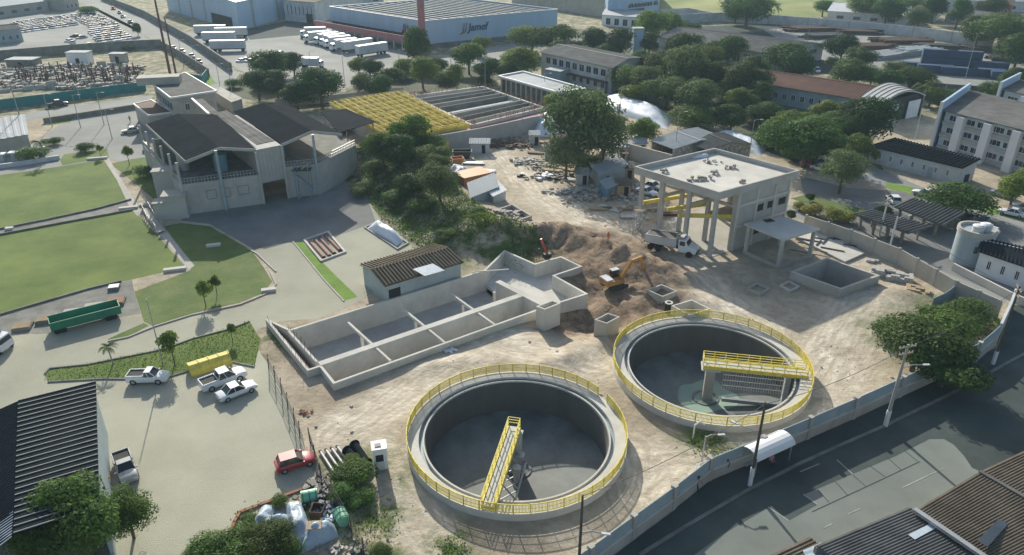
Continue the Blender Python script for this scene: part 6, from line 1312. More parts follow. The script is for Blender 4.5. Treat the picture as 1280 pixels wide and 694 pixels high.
car('pickup', 'carw', (256, 488), (303, 470), 'white crew cab pickup parked beside the yellow tank')
car('sedan', 'carw', (279, 500), (314, 486), 'white sedan parked in front of the crew cab pickup')
car('hatch', 'red', (350, 588), (390, 576), 'red hatchback parked against the rusty wire fence')
car('smallpickup', 'cars', (153, 575), (164, 606), 'silver-white pickup facing down beside the black ribbed hall roof', 'pickup truck')
car('sedan', 'cars', (172, 165), (157, 167), 'silver car parked against the brown roofed annex', 'car')
car('hatch', 'carw', (184, 183), (185, 193), 'small white car under the left eave of the treatment building', 'car')
car('pickup', 'card', (60, 135), (85, 131), 'dark utility vehicle driving on the side street behind the teal hoarding', 'car')
car('hatch', 'carw', (1119, 256), (1113, 250), 'white car between the lamp poles and the carports')
car('sedan', 'carw', (1164, 247), (1146, 243), 'white car on the drive beside the white workshop')
car('sedan', 'card', (1213, 275), (1204, 284), 'black car behind the larger carport', 'car'); car('hatch', 'carb', (1231, 279), (1222, 289), 'dark blue car next to the black car behind the carport', 'car')
car('hatch', 'carw', (1240, 294), (1230, 298), 'white car half hidden behind the round tower', 'car')
car('sedan', 'carw', (1275, 272), (1253, 267), 'white car on the verge at the right edge of the drive', 'car'); car('sedan', 'cars', (1290, 266), (1268, 261), 'silver car just behind the white one at the right edge', 'car')
car('hatch', 'carw', (1018, 88), (1024, 93), 'white car parked at the end of the red tile roof', 'car')
for i, (x, y, m) in enumerate([(1026, 214, 'carw'), (1030, 207, 'cars'), (808, 243, 'carw'), (816, 236, 'cars'), (1012, 209, 'red'), (1253, 246, 'cars'), (762, 109, 'carw'), (748, 107, 'cars')]):
    car('sedan', m, (x-7, y-2), (x+7, y+2), ['white car in the shade under the big dark tree', 'silver car in the shade under the big dark tree', 'white car seen between the pump hall columns', 'silver car seen behind the left pump hall column', 'red car in the shade of the big dark tree', 'silver car under the tree by the office with fins', 'white car before the porch of the two-storey office', 'silver car left of the white one before the porch'][i], 'car')
# street traffic far away
for i, (x, y, m, lb) in enumerate([(249, 79, 'card', 'dark car on the main street nearest the dark round trees'), (240, 72, 'carw', 'pale van-like car on the main street ahead of the dark car'), (228, 66, 'cars', 'silver car on the main street near the rusty masts'), (217, 62, 'carb', 'blue car on the main street beside the grey wall'), (163, 29, 'card', 'dark car far up the main street by the roundabout'), (154, 22, 'carw', 'white car far up the main street'), (142, 12, 'red', 'red car at the top of the main street'), (150, 17, 'cars', 'silver car at the top of the main street behind the red one')]):
    car('sedan', m, (x+3, y+3), (x-3, y-3), lb, 'car')
# parked car lot: small simple cars
def tiny(paint):
    mb = MB(); L_, W_ = 4.3, 1.8
    mb.loft([[Vector((x, y*w_, z)) for y, z in [(-.9, .3), (-.9, zt), (.9, zt), (.9, .3)]] for x, zt, w_ in [(-2.15, .75, .9), (-2.0, .95, 1), (1.0, .95, 1), (2.0, .75, .95), (2.15, .6, .85)]])
    o = mb.build('parked_car', paint, None, 'x', 'car'); g = MB(); g.loft([[(x, -w_, z), (x, w_, z)] + [(x, w_, z-.001), (x, -w_, z-.001)] for x, z, w_ in [(-1.5, .9, .8)]]) if 0 else g
    g = MB(); g.add([(-1.6, -.8, .95), (1.1, -.8, .95), (1.1, .8, .95), (-1.6, .8, .95), (-1.1, -.62, 1.4), (.4, -.62, 1.4), (.4, .62, 1.4), (-1.1, .62, 1.4)], [(4,5,6,7),(0,1,5,4),(1,2,6,5),(2,3,7,6),(3,0,4,7)])
    o.data.materials.append(M['glass']); n = len(o.data.vertices); me = o.data; bm = bmesh.new(); bm.from_mesh(me); off = Vector(o['_w']); vs = [bm.verts.new(v-off) for v in g.v]
    for k, f in enumerate(g.f):
        ff = bm.faces.new([vs[i] for i in f]); ff.material_index = 0 if k == 0 else 1
    bm.to_mesh(me); bm.free(); return o
def lotcar(m, p, rz, lb, gr): 
    return place(('tiny', m), lambda: tiny({'carw': 'white', 'cars': 'roofl'}.get(m, m)), p, rz, lb, None, gr)
random.seed(31)
for blk, (a, b, c_, nr, nc, lb) in enumerate([((12, 30), (82, 21), (24, 42), 7, 17, 'small parked car in the left block of rows in the crowded car lot'), ((88, 20), (120, 18), (114, 35), 9, 9, 'small parked car in the upper right block of rows in the crowded car lot'), ((108, 39), (146, 34), (124, 55), 7, 10, 'small parked car in the lower right block of rows in the crowded car lot')]):
    A, B, Cc = P(*a), P(*b), P(*c_)
    for i in range(nr):
        for j in range(nc):
            if random.random() < .06: continue
            p = A+(B-A)*(j+.5)/nc+(Cc-A)*(i+.5)/nr; m = random.choices(['carw', 'cars', 'card', 'carb', 'red'], [55, 25, 10, 6, 2])[0]
            p = p+Vector((random.uniform(-.2, .2), random.uniform(-.4, .4), 0)); p.z = 0
            lotcar(m, p, atan2((Cc-A).y, (Cc-A).x)+random.uniform(-.05, .05), {'carw': 'white ', 'cars': 'silver ', 'card': 'dark ', 'carb': 'blue ', 'red': 'red '}[m]+lb, 'cars in the crowded car lot')
for i, (x, y, m) in enumerate([(88, 52, 'carw'), (91, 54, 'carw'), (95, 46, 'card'), (102, 48, 'cars'), (112, 57, 'carb')]): lotcar(m, P(x, y), 1.2+i, ['white car standing alone in front of the car lot rows', 'second lone white car in front of the car lot rows', 'dark car at the open edge of the car lot', 'silver car at the open edge of the car lot', 'blue car by the bushes of the car lot'][i], 'loose cars by the car lot')
for i, (x, y) in enumerate([(303, 77), (309, 75.5), (314, 77), (320, 75), (326, 73), (331, 71), (338, 70), (343, 68.5), (351, 67.5), (360, 71)]): lotcar('carw', P(x, y), 1.0, ('leftmost white car', 'second white car', 'third white car', 'fourth white car', 'fifth white car', 'sixth white car', 'seventh white car', 'eighth white car', 'ninth white car', 'rightmost white car')[i]+' in the line parked above the dark round trees', 'white cars parked in a line in the truck yard')
# lorries
def make_lorry(cab=True, L_=9.0, hh=3.9):
    r = thing('box_lorry' if cab else 'box_trailer', 'x', 'lorry' if cab else 'trailer', (0, 0, 0)); MB().box((0, 0, hh/2+.55), (L_, 2.5, hh-1.1)).build('cargo_box', 'whited', r); MB().box((0, 0, hh+.03), (L_+.05, 2.55, .06)).build('box_roof', 'white', r); MB().box((0, 0, .85), (L_-.4, 1.2, .35)).build('chassis', 'dsteel', r)
    for fx in ((-.38, -.25, .42) if not cab else (-.36, -.24)):
        for s_ in (-1, 1): MB().cyl((fx*L_, s_*.85, .5), (fx*L_, s_*1.2, .5), .5, .5, 14).build('wheel', 'tyre', r)
    if cab:
        x = L_/2+1.1; c = MB(); c.loft([[(x-1, -1.2, .6), (x-1, -1.2, 2.8), (x-1, 1.2, 2.8), (x-1, 1.2, .6)], [(x+.5, -1.2, .6), (x+.5, -1.15, 2.7), (x+.5, 1.15, 2.7), (x+.5, 1.2, .6)], [(x+.95, -1.15, .6), (x+.95, -1.1, 1.7), (x+.95, 1.1, 1.7), (x+.95, 1.15, .6)]]); c.build('cab', 'carw', r)
        MB().slab((x+.62, -1, 2.5), (x+.93, -1, 1.8), (x+.93, 1, 1.8), (x+.62, 1, 2.5), .05).build('windscreen', 'glass', r)
        for s_ in (-1, 1): MB().box((x, s_*1.19, 2.1), (.8, .04, .6)).build('side_window', 'glass', r); MB().cyl((x+.2, s_*.85, .5), (x+.2, s_*1.2, .5), .5, .5, 14).build('wheel', 'tyre', r)
    return r
names = ['rearmost', 'second', 'third', 'fourth', 'fifth', 'sixth', 'seventh', 'eighth', 'nearest']
for i, (x0, y0, x1, y1) in enumerate([(382, 47, 408, 46), (388, 53, 412, 51), (398, 56, 424, 52), (404, 58, 434, 54), (410, 60, 440, 57), (416, 64, 450, 60)]):
    a, b = P(x0, y0), P(x1, y1); c = (a+b)/2; place('lorry', lambda: make_lorry(True, 8.5), (c.x, c.y, 0), atan2(a.y-b.y, a.x-b.x), names[i]+' white box lorry in the row backed up to the red loading canopy', None, 'white lorries at the loading canopy')
for i, (x0, y0, x1, y1) in enumerate([(430, 66, 464, 61), (446, 72, 484, 66)]):
    a, b = P(x0, y0), P(x1, y1); c = (a+b)/2; place('trailer', lambda: make_lorry(False, 12.5), (c.x, c.y, 0), atan2(a.y-b.y, a.x-b.x), ['white trailer without cab beyond the last lorry of the row', 'white trailer nearest the trees at the end of the row'][i], None, 'white trailers in the truck yard')
for i, (x, y, l_) in enumerate([(264, 44, 0), (290, 47, 0), (275, 53, 0), (286, 64, 0)]):
    c = P(x, y); place('trailer', None, (c.x, c.y, 0), .12, ['white trailer closest to the tall pale blue hall, left one', 'white trailer closest to the tall pale blue hall, right one', 'white trailer in the middle between the hall and the main street', 'white trailer nearest the main street wall'][i], None, 'white trailers in the truck yard')
c = P(388, 84); place('lorry', None, (c.x, c.y, 0), -.1, 'white lorry alone above the dark round trees', (.7, 1, .8))
c = P(-4, 436); place('lorry', None, (c.x-2, c.y, 0), -.12, 'white lorry with a pale blue tint entering at the left picture edge', (.62, .95, .75))
# dump truck
def dump_truck():
    a, b = P(812, 308), P(863, 319); c = (a+b)/2; r = thing('dump_truck', 'white dump truck with a dark grey tipper body in front of the pump hall', 'dump truck', (0, 0, 0))
    L_ = (b-a).length
    bd = MB(); bd.loft([[(-3.9, -1.15, 1.2), (-3.9, 1.15, 1.2), (-3.9, 1.25, 2.4), (-3.9, -1.25, 2.4)], [(1.2, -1.15, 1.2), (1.2, 1.15, 1.2), (1.2, 1.25, 2.6), (1.2, -1.25, 2.6)]]); bd.build('tipper_body', 'whited', r)
    MB().slab((-3.75, -1.1, 2.46), (1.1, -1.1, 2.66), (1.1, 1.1, 2.66), (-3.75, 1.1, 2.46), .05).build('tipper_floor', 'dsteel', r)
    g = MB()
    for s_ in (-1, 1): g.beam((-3.95, 1.25*s_, 2.5), (1.25, 1.25*s_, 2.7), .14)
    g.beam((1.25, -1.25, 2.85), (1.25, 1.25, 2.85), .12, .4); g.beam((1.3, 0, 2.9), (2.2, 0, 3.0), 1.8, .06); g.build('body_rim', 'steel', r)
    MB().box((-.6, 0, .95), (7.4, .9, .3)).build('chassis', 'dsteel', r)
    cb = MB(); cb.loft([[(1.6, -1.15, .7), (1.6, -1.15, 2.7), (1.6, 1.15, 2.7), (1.6, 1.15, .7)], [(2.7, -1.15, .7), (2.7, -1.05, 2.7), (2.7, 1.05, 2.7), (2.7, 1.15, .7)], [(3.1, -1.1, .7), (3.1, -1.05, 1.8), (3.1, 1.05, 1.8), (3.1, 1.1, .7)], [(4.4, -1.0, .7), (4.4, -.85, 1.6), (4.4, .85, 1.6), (4.4, 1.0, .7)]]); cb.build('cab', 'carw', r)
    MB().slab((2.74, -.95, 2.6), (3.1, -.95, 1.86), (3.1, .95, 1.86), (2.74, .95, 2.6), .05).build('windscreen', 'glass', r)
    for s_ in (-1, 1):
        MB().box((2.2, 1.13*s_, 2.15), (.85, .05, .7)).build('side_window', 'glass', r); MB().box((4.42, .7*s_, 1.1), (.08, .3, .22)).build('headlight', 'lamp', r)
        for x in (-2.9, -1.7, 3.4): MB().cyl((x, s_*.8, .5), (x, s_*1.2, .5), .5, .5, 18).build('wheel', 'tyre', r)
    MB().box((4.5, 0, .75), (.15, 2.1, .25)).build('bumper', 'dsteel', r)
    r.location = (c.x, c.y, 0); r.rotation_euler = (0, 0, atan2(b.y-a.y, b.x-a.x))
dump_truck()
# excavator
def excavator():
    c = P(768, 356); z = -.3; r = thing('excavator', 'orange-brown excavator with its boom reaching over the dug soil', 'excavator', (0, 0, 0))
    for s_ in (-1, 1):
        t = MB(); pr = [(-1.9, .35), (-1.6, .08), (1.6, .08), (1.9, .35), (1.9, .6), (1.6, .85), (-1.6, .85), (-1.9, .6)]; t.loft([[(x, s_*1.15-.28, zz) for x, zz in pr], [(x, s_*1.15+.28, zz) for x, zz in pr]]); t.build('track', 'dsteel', r)
    MB().box((0, 0, .75), (1.4, 1.8, .4)).build('undercarriage', 'dsteel', r)
    u = MB(); u.loft([[(-2.3, -1.25, 1.0), (1.2, -1.25, 1.0), (1.2, 1.25, 1.0), (-2.3, 1.25, 1.0)], [(-2.4, -1.25, 1.9), (1.2, -1.25, 1.5), (1.2, 1.25, 1.5), (-2.4, 1.25, 1.9)]]); u.build('engine_deck', 'yexc', r); MB().box((-1.7, 0, 2.0), (1.3, 2.2, .25)).build('counterweight', 'whited', r)
    cb = MB(); cb.loft([[(-.3, .3, 1.52), (1.3, .3, 1.52), (1.3, 1.2, 1.52), (-.3, 1.2, 1.52)], [(-.3, .35, 2.9), (1.0, .35, 2.9), (1.0, 1.15, 2.9), (-.3, 1.15, 2.9)]]); cb.build('cab', 'glass', r); MB().box((.35, .75, 2.94), (1.5, .95, .08)).build('cab_roof', 'whited', r)
    bm_ = MB(); A, B_, Cc, D = Vector((1.0, -.3, 1.6)), Vector((3.0, -.3, 4.3)), Vector((5.2, -.3, 4.6)), Vector((5.9, -.3, 1.7)); bm_.beam(A, B_, .4, .55); bm_.beam(B_, Cc, .38, .5); bm_.build('boom', 'yexc', r)
    a_ = MB(); a_.beam(Cc+Vector((-.4, 0, .2)), D, .32, .4); a_.build('stick', 'yexc', r); h_ = MB(); h_.cyl((1.3, -.3, 1.3), (2.9, -.3, 3.7), .09, .09, 8); h_.cyl((3.2, -.3, 4.8), (5.0, -.3, 5.0), .08, .08, 8); h_.cyl((4.9, -.3, 4.0), (5.7, -.3, 2.3), .07, .07, 8); h_.build('hydraulic_ram', 'steel', r)
    k = MB(); k.loft([[(5.5, -.9, 1.7), (6.2, -.9, 1.7), (6.1, -.9, .8), (5.2, -.9, .6), (4.9, -.9, 1.1)], [(5.5, .3, 1.7), (6.2, .3, 1.7), (6.1, .3, .8), (5.2, .3, .6), (4.9, .3, 1.1)]]); k.build('bucket', 'dsteel', r)
    r.location = (c.x, c.y, hgt(c.x, c.y)-.02); r.rotation_euler = (0, 0, radians(28)); r.scale = (.86, .86, .86)
excavator()
# small orange digger arm by the basin
p = P(684, 322); r = thing('drill_rig', 'slim red-orange leaning rig on the dug soil behind the basin inlet', 'rig', p); z = hgt(p.x, p.y); MB().box(p+Vector((0,0,z+.4)), (1.2, .8, .8), .4).build('rig_base', 'dsteel', r); m_ = MB(); m_.beam(p+Vector((0,0,z+.6)), p+Vector((-1.0,.2,z+3.2)), .3); m_.build('rig_mast', 'red', r)
# green trailer (long low green container on wheels)
a, b = P(66, 420), P(154, 397); d = (b-a).normalized(); nn = Vector((-d.y, d.x, 0)); r = thing('green_trailer', 'long green open-topped trailer standing at the yard edge', 'trailer', (a+b)/2)
q = [a, b, b+nn*2.3, a+nn*2.3]; mb = MB(); iw = inset([V0(x) for x in q], .05)
for i in range(4): mb.wall(iw[i], iw[(i+1) % 4], .1, .75, 1.75-.002*i)
mb.build('side_panel', 'green', r); MB().prism(iw, .6, .8).build('floor', 'green', r); g = MB()
L_ = (b-a).length
for k in range(15): p = a+d*(L_*(k+.5)/15)-nn*.04; g.box((p.x, p.y, 1.22), (.1, .1, 1.0), atan2(d.y, d.x))
g.wall(a-nn*.03, b-nn*.03, .12, 1.65, 1.83); g.wall(a+nn*2.33, b+nn*2.33, .12, 1.65, 1.831); g.build('rib', 'green', r)
for t in (.08, .16, .8, .88):
    for s_ in (.2, 2.1): p = a+d*L_*t+nn*s_; MB().cyl(p-nn*.15+Vector((0,0,.42)), p+nn*.15+Vector((0,0,.42)), .42, .42, 16).build('wheel', 'tyre', r)
# yellow half tank
a, b = P(240, 472), P(290, 456); d = (b-a).normalized(); nn = Vector((-d.y, d.x, 0)); r = thing('yellow_tank', 'long yellow bent steel tank lying beside the crew cab pickup', 'tank', (a+b)/2); pr = [(-.1, .05), (-.1, 1.0), (.5, 1.35), (1.3, 1.35), (1.9, .9), (1.9, .05)]
mb = MB(); mb.loft([[a+nn*u+Vector((0,0,z)) for u, z in pr], [b+nn*u+Vector((0,0,z)) for u, z in pr]]); mb.build('tank_shell', 'yell', r)
for t in (0, .25, .5, .75, 1.0):
    g = MB()
    for (u0, z0), (u1, z1) in zip(pr, pr[1:]): g.beam(a.lerp(b, t)+nn*u0+Vector((0,0,z0+.03)), a.lerp(b, t)+nn*u1+Vector((0,0,z1+.03)), .1, .08)
    g.build('stiffener', 'yell', r)
# portable kiosk
p = P(475, 588); r = thing('portable_cabin', 'small white upright cabin with a window beside the black pipes', 'cabin', p); MB().box(p+Vector((0,.6,1.3)), (1.35, 1.3, 2.5), .25).build('body', 'white', r); MB().box(p+Vector((0,.6,2.62)), (1.5, 1.45, .14), .25).build('roof', 'white', r); MB().box(p+Vector((.1,-.06,1.55)), (.75, .06, .8), .25).build('window', 'glass', r); MB().box(p+Vector((.1,-.06,.6)), (.85, .05, .9), .25).build('door_panel', 'whited', r); MB().box(p+Vector((-.1,.5,2.72)), (.6, .5, .1), .25).build('roof_vent', 'conc', r)
# pipes
for i, (a, b, lb) in enumerate([((434, 563), (447, 580), 'shorter black pipe left of the pair beside the white cabin'), ((443, 556), (459, 579), 'longer black pipe right of the pair beside the white cabin')]):
    p, q = P(*a, .5), P(*b, .5); r = thing('black_pipe', lb, 'pipe', (p+q)/2, 'large black pipes'); MB().cyl(p, q, .42, .42, 22, False).cyl(q, p, .36, .36, 22, False).build('pipe_body', 'roofdark', r); MB().ring((0, 0), .37, .56, -.08, .08, 22)
    dd = (q-p).normalized()
    for e in (p, q): f_ = MB(); f_.cyl(e-dd*.06, e+dd*.06, .56, .56, 22); f_.build('flange', 'roofdark', r); f2 = MB(); f2.cyl(e-dd*.07, e+dd*.07, .35, .35, 22); f2.build('pipe_mouth', 'dark', r)
for i in range(4):
    a, b = P(400+7*i, 564-2*i, .25), P(418+8*i, 592-2.5*i, .25); r = thing('grey_pipe', ('leftmost', 'second', 'third', 'rightmost')[i]+' grey pipe in the rack beside the wire fence and red car', 'pipe', (a+b)/2, 'grey pipes in a row'); MB().cyl(a, b, .13, .13, 12).build('pipe_body', 'steel', r); MB().cyl(a-(b-a).normalized()*.01, a+(b-a).normalized()*.1, .17, .17, 12).build('pipe_collar', 'dsteel', r)
# junk corner
tarp('pale blue crumpled tarpaulin spread at the left of the junk corner', [(307, 668), (352, 690), (366, 648), (330, 628)], .5, 'tarpb', seed=4, rough=.9)
tarp('long folded blue tarpaulin over a box-like heap in the junk corner', [(366, 690), (395, 682), (378, 628), (356, 630)], 1.3, 'tarpb', seed=11, rough=.2)
tarp('blue tarpaulin over the second arm of the junk heap', [(374, 694), (425, 672), (418, 655), (380, 668)], 1.4, 'tarpb', seed=12, rough=.2)
for x, y, rz, lb in [(388, 626, .3, 'light green plastic tank lying at the top of the junk corner'), (428, 652, -1.0, 'light green plastic tank standing on end at the right of the junk corner')]:
    p = P(x, y); r = thing('green_tank', lb, 'tank', p); d = Vector((cos(rz), sin(rz), 0))*.75; MB().cyl(p-d+Vector((0,0,.6)), p+d+Vector((0,0,.6)), .6, .6, 20).build('tank_body', 'lgreen', r)
    for s_ in (-.8, 0, .8): MB().cyl(p+d*s_-d*.06+Vector((0,0,.6)), p+d*s_+d*.06+Vector((0,0,.6)), .63, .63, 20).build('band', 'green', r)
p = P(398, 644); r = thing('wooden_crate', 'open brown crate between the two light green tanks', 'crate', p); mb = MB(); q = [p+Vector((.6, .5, 0)), p+Vector((-.5, .7, 0)), p+Vector((-.6, -.5, 0)), p+Vector((.5, -.6, 0))]
for i in range(4): mb.wall(q[i], q[(i+1) % 4], .08, 0, .9-.002*i)
mb.build('crate_side', 'rust', r); MB().prism(q, .2, .3).build('crate_floor', 'wood', r)
p = P(392, 657, 1.5); mb = MB()
for k in range(6): mb.box(p+Vector((-.55+k*.22, .1*k*.2, .02)), (.2, 1.0, .04), .2)
for v in (-.35, .35): mb.box(p+Vector((0, v, -.03)), (1.3, .1, .05), .2)
mb.build('wooden_pallet', 'woodp', None, 'pale wooden pallet lying on the folded blue tarpaulin', 'pallet')
pile('junk_heap', 'grey rags and scrap right of the light green tank', 'junk', 404, 622, 60, .9, .8, 'debris', (.15, .5), .5); pile('junk_heap', 'dark blue scrap heap beside the open brown crate', 'junk', 409, 637, 50, .7, .6, 'dblue', (.15, .45), .5)
pile('junk_heap', 'white bags beside the open brown crate', 'junk', 411, 648, 24, .6, .4, 'tarp', (.2, .5), .4); pile('junk_heap', 'scattered blue-grey scraps at the bottom of the junk corner', 'junk', 412, 686, 60, 2.0, .7, 'debris', (.15, .45), .2)
pile('junk_heap', 'brown scrap on the ground left of the pallet', 'junk', 360, 672, 26, .8, .6, 'rust', (.15, .4), .3)
pile('stick_pile', 'small pink-white stone pile on the shade of the basin', 'pile', 556, 438, 22, .8, .35, 'tarp', (.2, .5), .2); pile('brick_pile', 'small brick pile by the wire fence posts', 'pile', 380, 517, 14, .35, .3, 'brick', (.2, .35), .2)
pile('junk_heap', 'dark pipes piled at the fence near the red hatchback', 'junk', 397, 610, 50, .5, 1.2, 'dsteel', (.2, .7), .4)
# orange machine under tree
p = P(127, 668); r = thing('orange_compressor', 'orange wheeled machine half hidden under the tree by the dark roofed hall', 'machine', p); MB().box(p+Vector((0,0,.9)), (1.5, 1.3, 1.0), .1).build('housing', 'orange', r); MB().beam(p+Vector((.9,-.2,.5)), p+Vector((1.4,-2.2,.5)), .1).build('drawbar', 'steel', r)
for s_ in (-1, 1): MB().cyl(p+Vector((-.3,s_*.6,.35)), p+Vector((-.3,s_*.85,.35)), .35, .35, 14).build('wheel', 'tyre', r)
# antenna-like thing beside right tank + white bent post
for x, y, lb in [(866, 549, 'white bent post at the foot of the right round tank'),]:
    p = P(x, y); r = thing('bent_post', lb, 'post', p); m_ = MB(); m_.tube([p, p+Vector((0,0,1.8)), p+Vector((.5,0,2.3)), p+Vector((1.0,0,1.9))], .08); m_.build('post_tube', 'white', r)
# ================================================================ poles and lamps
def pole(label, px, py, h, r0=.16, m='pole', cross=False, arm=None, nm='utility_pole', rod=.6, base=None, par=1):
    t = P(px, py, h); b = Vector((t.x, t.y, 0)); r = thing(nm, label, 'pole' if nm != 'street_lamp' else 'street lamp', b)
    MB().cyl(b-Vector((0,0,.2)), t, r0, r0*rod, 12).build('shaft', m, r)
    if base: MB().cyl(b-Vector((0,0,.1)), b+Vector((0,0,base)), r0*1.25, r0*1.2, 12).build('painted_foot', 'white', r)
    if cross:
        for z, l_ in ((h-.3, 1.1), (h-1.1, .9)):
            MB().beam((b.x-l_*cross[0], b.y-l_*cross[1], z), (b.x+l_*cross[0], b.y+l_*cross[1], z), .12, .14).build('crossarm', 'wood', r)
            g = MB()
            for k in (-.9, -.45, .45, .9): g.cyl((b.x+l_*cross[0]*k, b.y+l_*cross[1]*k, z+.07), (b.x+l_*cross[0]*k, b.y+l_*cross[1]*k, z+.27), .06, .04, 8)
            g.build('insulator', 'whited', r)
    if arm:
        (ax, ay), z = arm; a = Vector((b.x, b.y, z)); e = a+Vector((ax, ay, .25)); MB().tube([a, a+(e-a)*.5+Vector((0,0,.2)), e], .05).build('lamp_arm', 'steel', r)
        d = Vector((ax, ay, 0)).normalized(); lm = MB(); lm.beam(e, e+d*.7, .22, .12); lm.build('lamp_head', 'whited', r)
    return b
pole('dark utility pole at the bottom edge below the left round tank', 728.5, 619, 9.5, .15, 'poled', arm=((1.6, -.3), 5.6))
pole('dark utility pole with a pale foot beside the bus shelter', 957, 503, 9.8, .17, 'poled', arm=((-1.6, 1.4), 6.0), base=2.2)
pole('grey utility pole with a lamp arm over the street before the bushy tree', 1135.5, 431, 10.2, .2, 'pole', cross=(.95, .3), arm=((2.2, .2), 7.4), base=2.0)
pole('dark utility pole by the white wall segment at the right edge', 1275, 358, 10.6, .18, 'poled', cross=(.3, .9), base=1.8)
pole('white concrete pole with brackets between pump hall and carports, left one', 1110.5, 248, 6.6, .16, 'whited', cross=(.7, .5), rod=.75)
pole('white concrete pole with a lamp arm beside the carports, right one', 1122, 271, 6.4, .15, 'whited', arm=((2.2, 1.0), 5.9), rod=.75)
pole('grey pole with crossarms at the left edge above the sluice boxes', 12, 104, 12, .16, 'pole', cross=(.9, .3))
pole('tall brown rusty mast beside the main street, taller left one', 189, -22, 28, .45, 'polerust', nm='mast', rod=.5)
pole('tall dark mast beside the main street, shorter right one', 205.6, 22, 19, .35, 'polerust', nm='mast', rod=.5)
def lamp(label, px, py, h, ax=1.2, m='steel', r0=.1): return pole(label, px, py, h, r0, m, arm=((ax, .1), h-.2), nm='street_lamp')
for a in [('lamp post on the main street near the corner hoarding', 270, 80, 9), ('lamp post at the edge of the truck yard above the round trees', 285, 86, 9), ('lamp post in the truck yard with a bright head', 306, 52, 10), ('lamp post beside the dark car on the main street', 240, 57, 9), ('lamp post half-way up the main street', 223, 50, 9), ('lamp post by the side street left of the treatment building', 120, 116, 8), ('second lamp post on the side street behind the teal hoarding', 90, 119, 8), ('lamp post at the left end of the side street', 54, 118, 8), ('lamp post in the sunny lot left of the annex', 131, 137, 7),
          ('lamp post at the near edge of the truck yard', 427, 66, 9), ('lamp post at the right of the truck yard near the trees', 386, 64, 9), ('lamp post below the red J logo', 498, 62, 9), ('white lamp post before the pale blue warehouse', 563, 60, 9), ('white lamp post beside the light green tree below the warehouse', 606, 72, 9), ('lamp post at the left end of the two-storey office', 692, 48, 9), ('lamp post at the porch of the two-storey office', 694, 62, 7),
          ('lamp post by the long plant gallery', 681, 92, 7), ('lamp post at the right corner of the filter bed', 653, 134, 7), ('lamp post between the tarpaulin tunnel and the bright green tree', 777, 112, 9), ('lamp post right of the big airy tree', 784, 170, 8), ('thin lamp post behind the pump hall roof', 849, 140, 10), ('thin white post behind the rear corner of the pump hall', 943, 150, 9),
          ('mast lamp among the blue containers', 1222, 42, 14), ('lamp post in the steel yard near the dark round tree', 1013, 30, 12), ('thin post at the edge of the meadow', 975, 4, 12), ('lamp post by the arched hall', 1152, 138, 7), ('small post on the street wall between the two round tanks', 882, 545, 4)]:
    lamp(*a)
pole('thin post in the grass verge by the white two-door pickup', 183, 374, 9, .08, 'steel')
# a few overhead wires
def wire(label, a, b, sag=.8, n=16, r_=.03):
    pts = [Vector(a).lerp(Vector(b), i/n)-Vector((0,0,sag*4*(i/n)*(1-i/n))) for i in range(n+1)]; mb = MB(); mb.tube(pts, r_, 5); mb.build('overhead_wire', 'dsteel', None, label, 'wire')
def top(px, py, h): return P(px, py, h)
wire('overhead wire along the street between the bus shelter pole and the lamp arm pole', top(957, 505, 9.6), top(1135.5, 433, 10)); wire('overhead wire along the street from the lamp arm pole to the right edge pole', top(1135.5, 433, 10), top(1275, 360, 10.4)); wire('overhead wire along the street from the bottom edge pole to the bus shelter pole', top(728.5, 620, 9.3), top(957, 505, 9.4))
wire('pale cable from the right white concrete pole down to the east yard', top(1122, 273, 6.2), top(1245, 350, 4.0), .3)
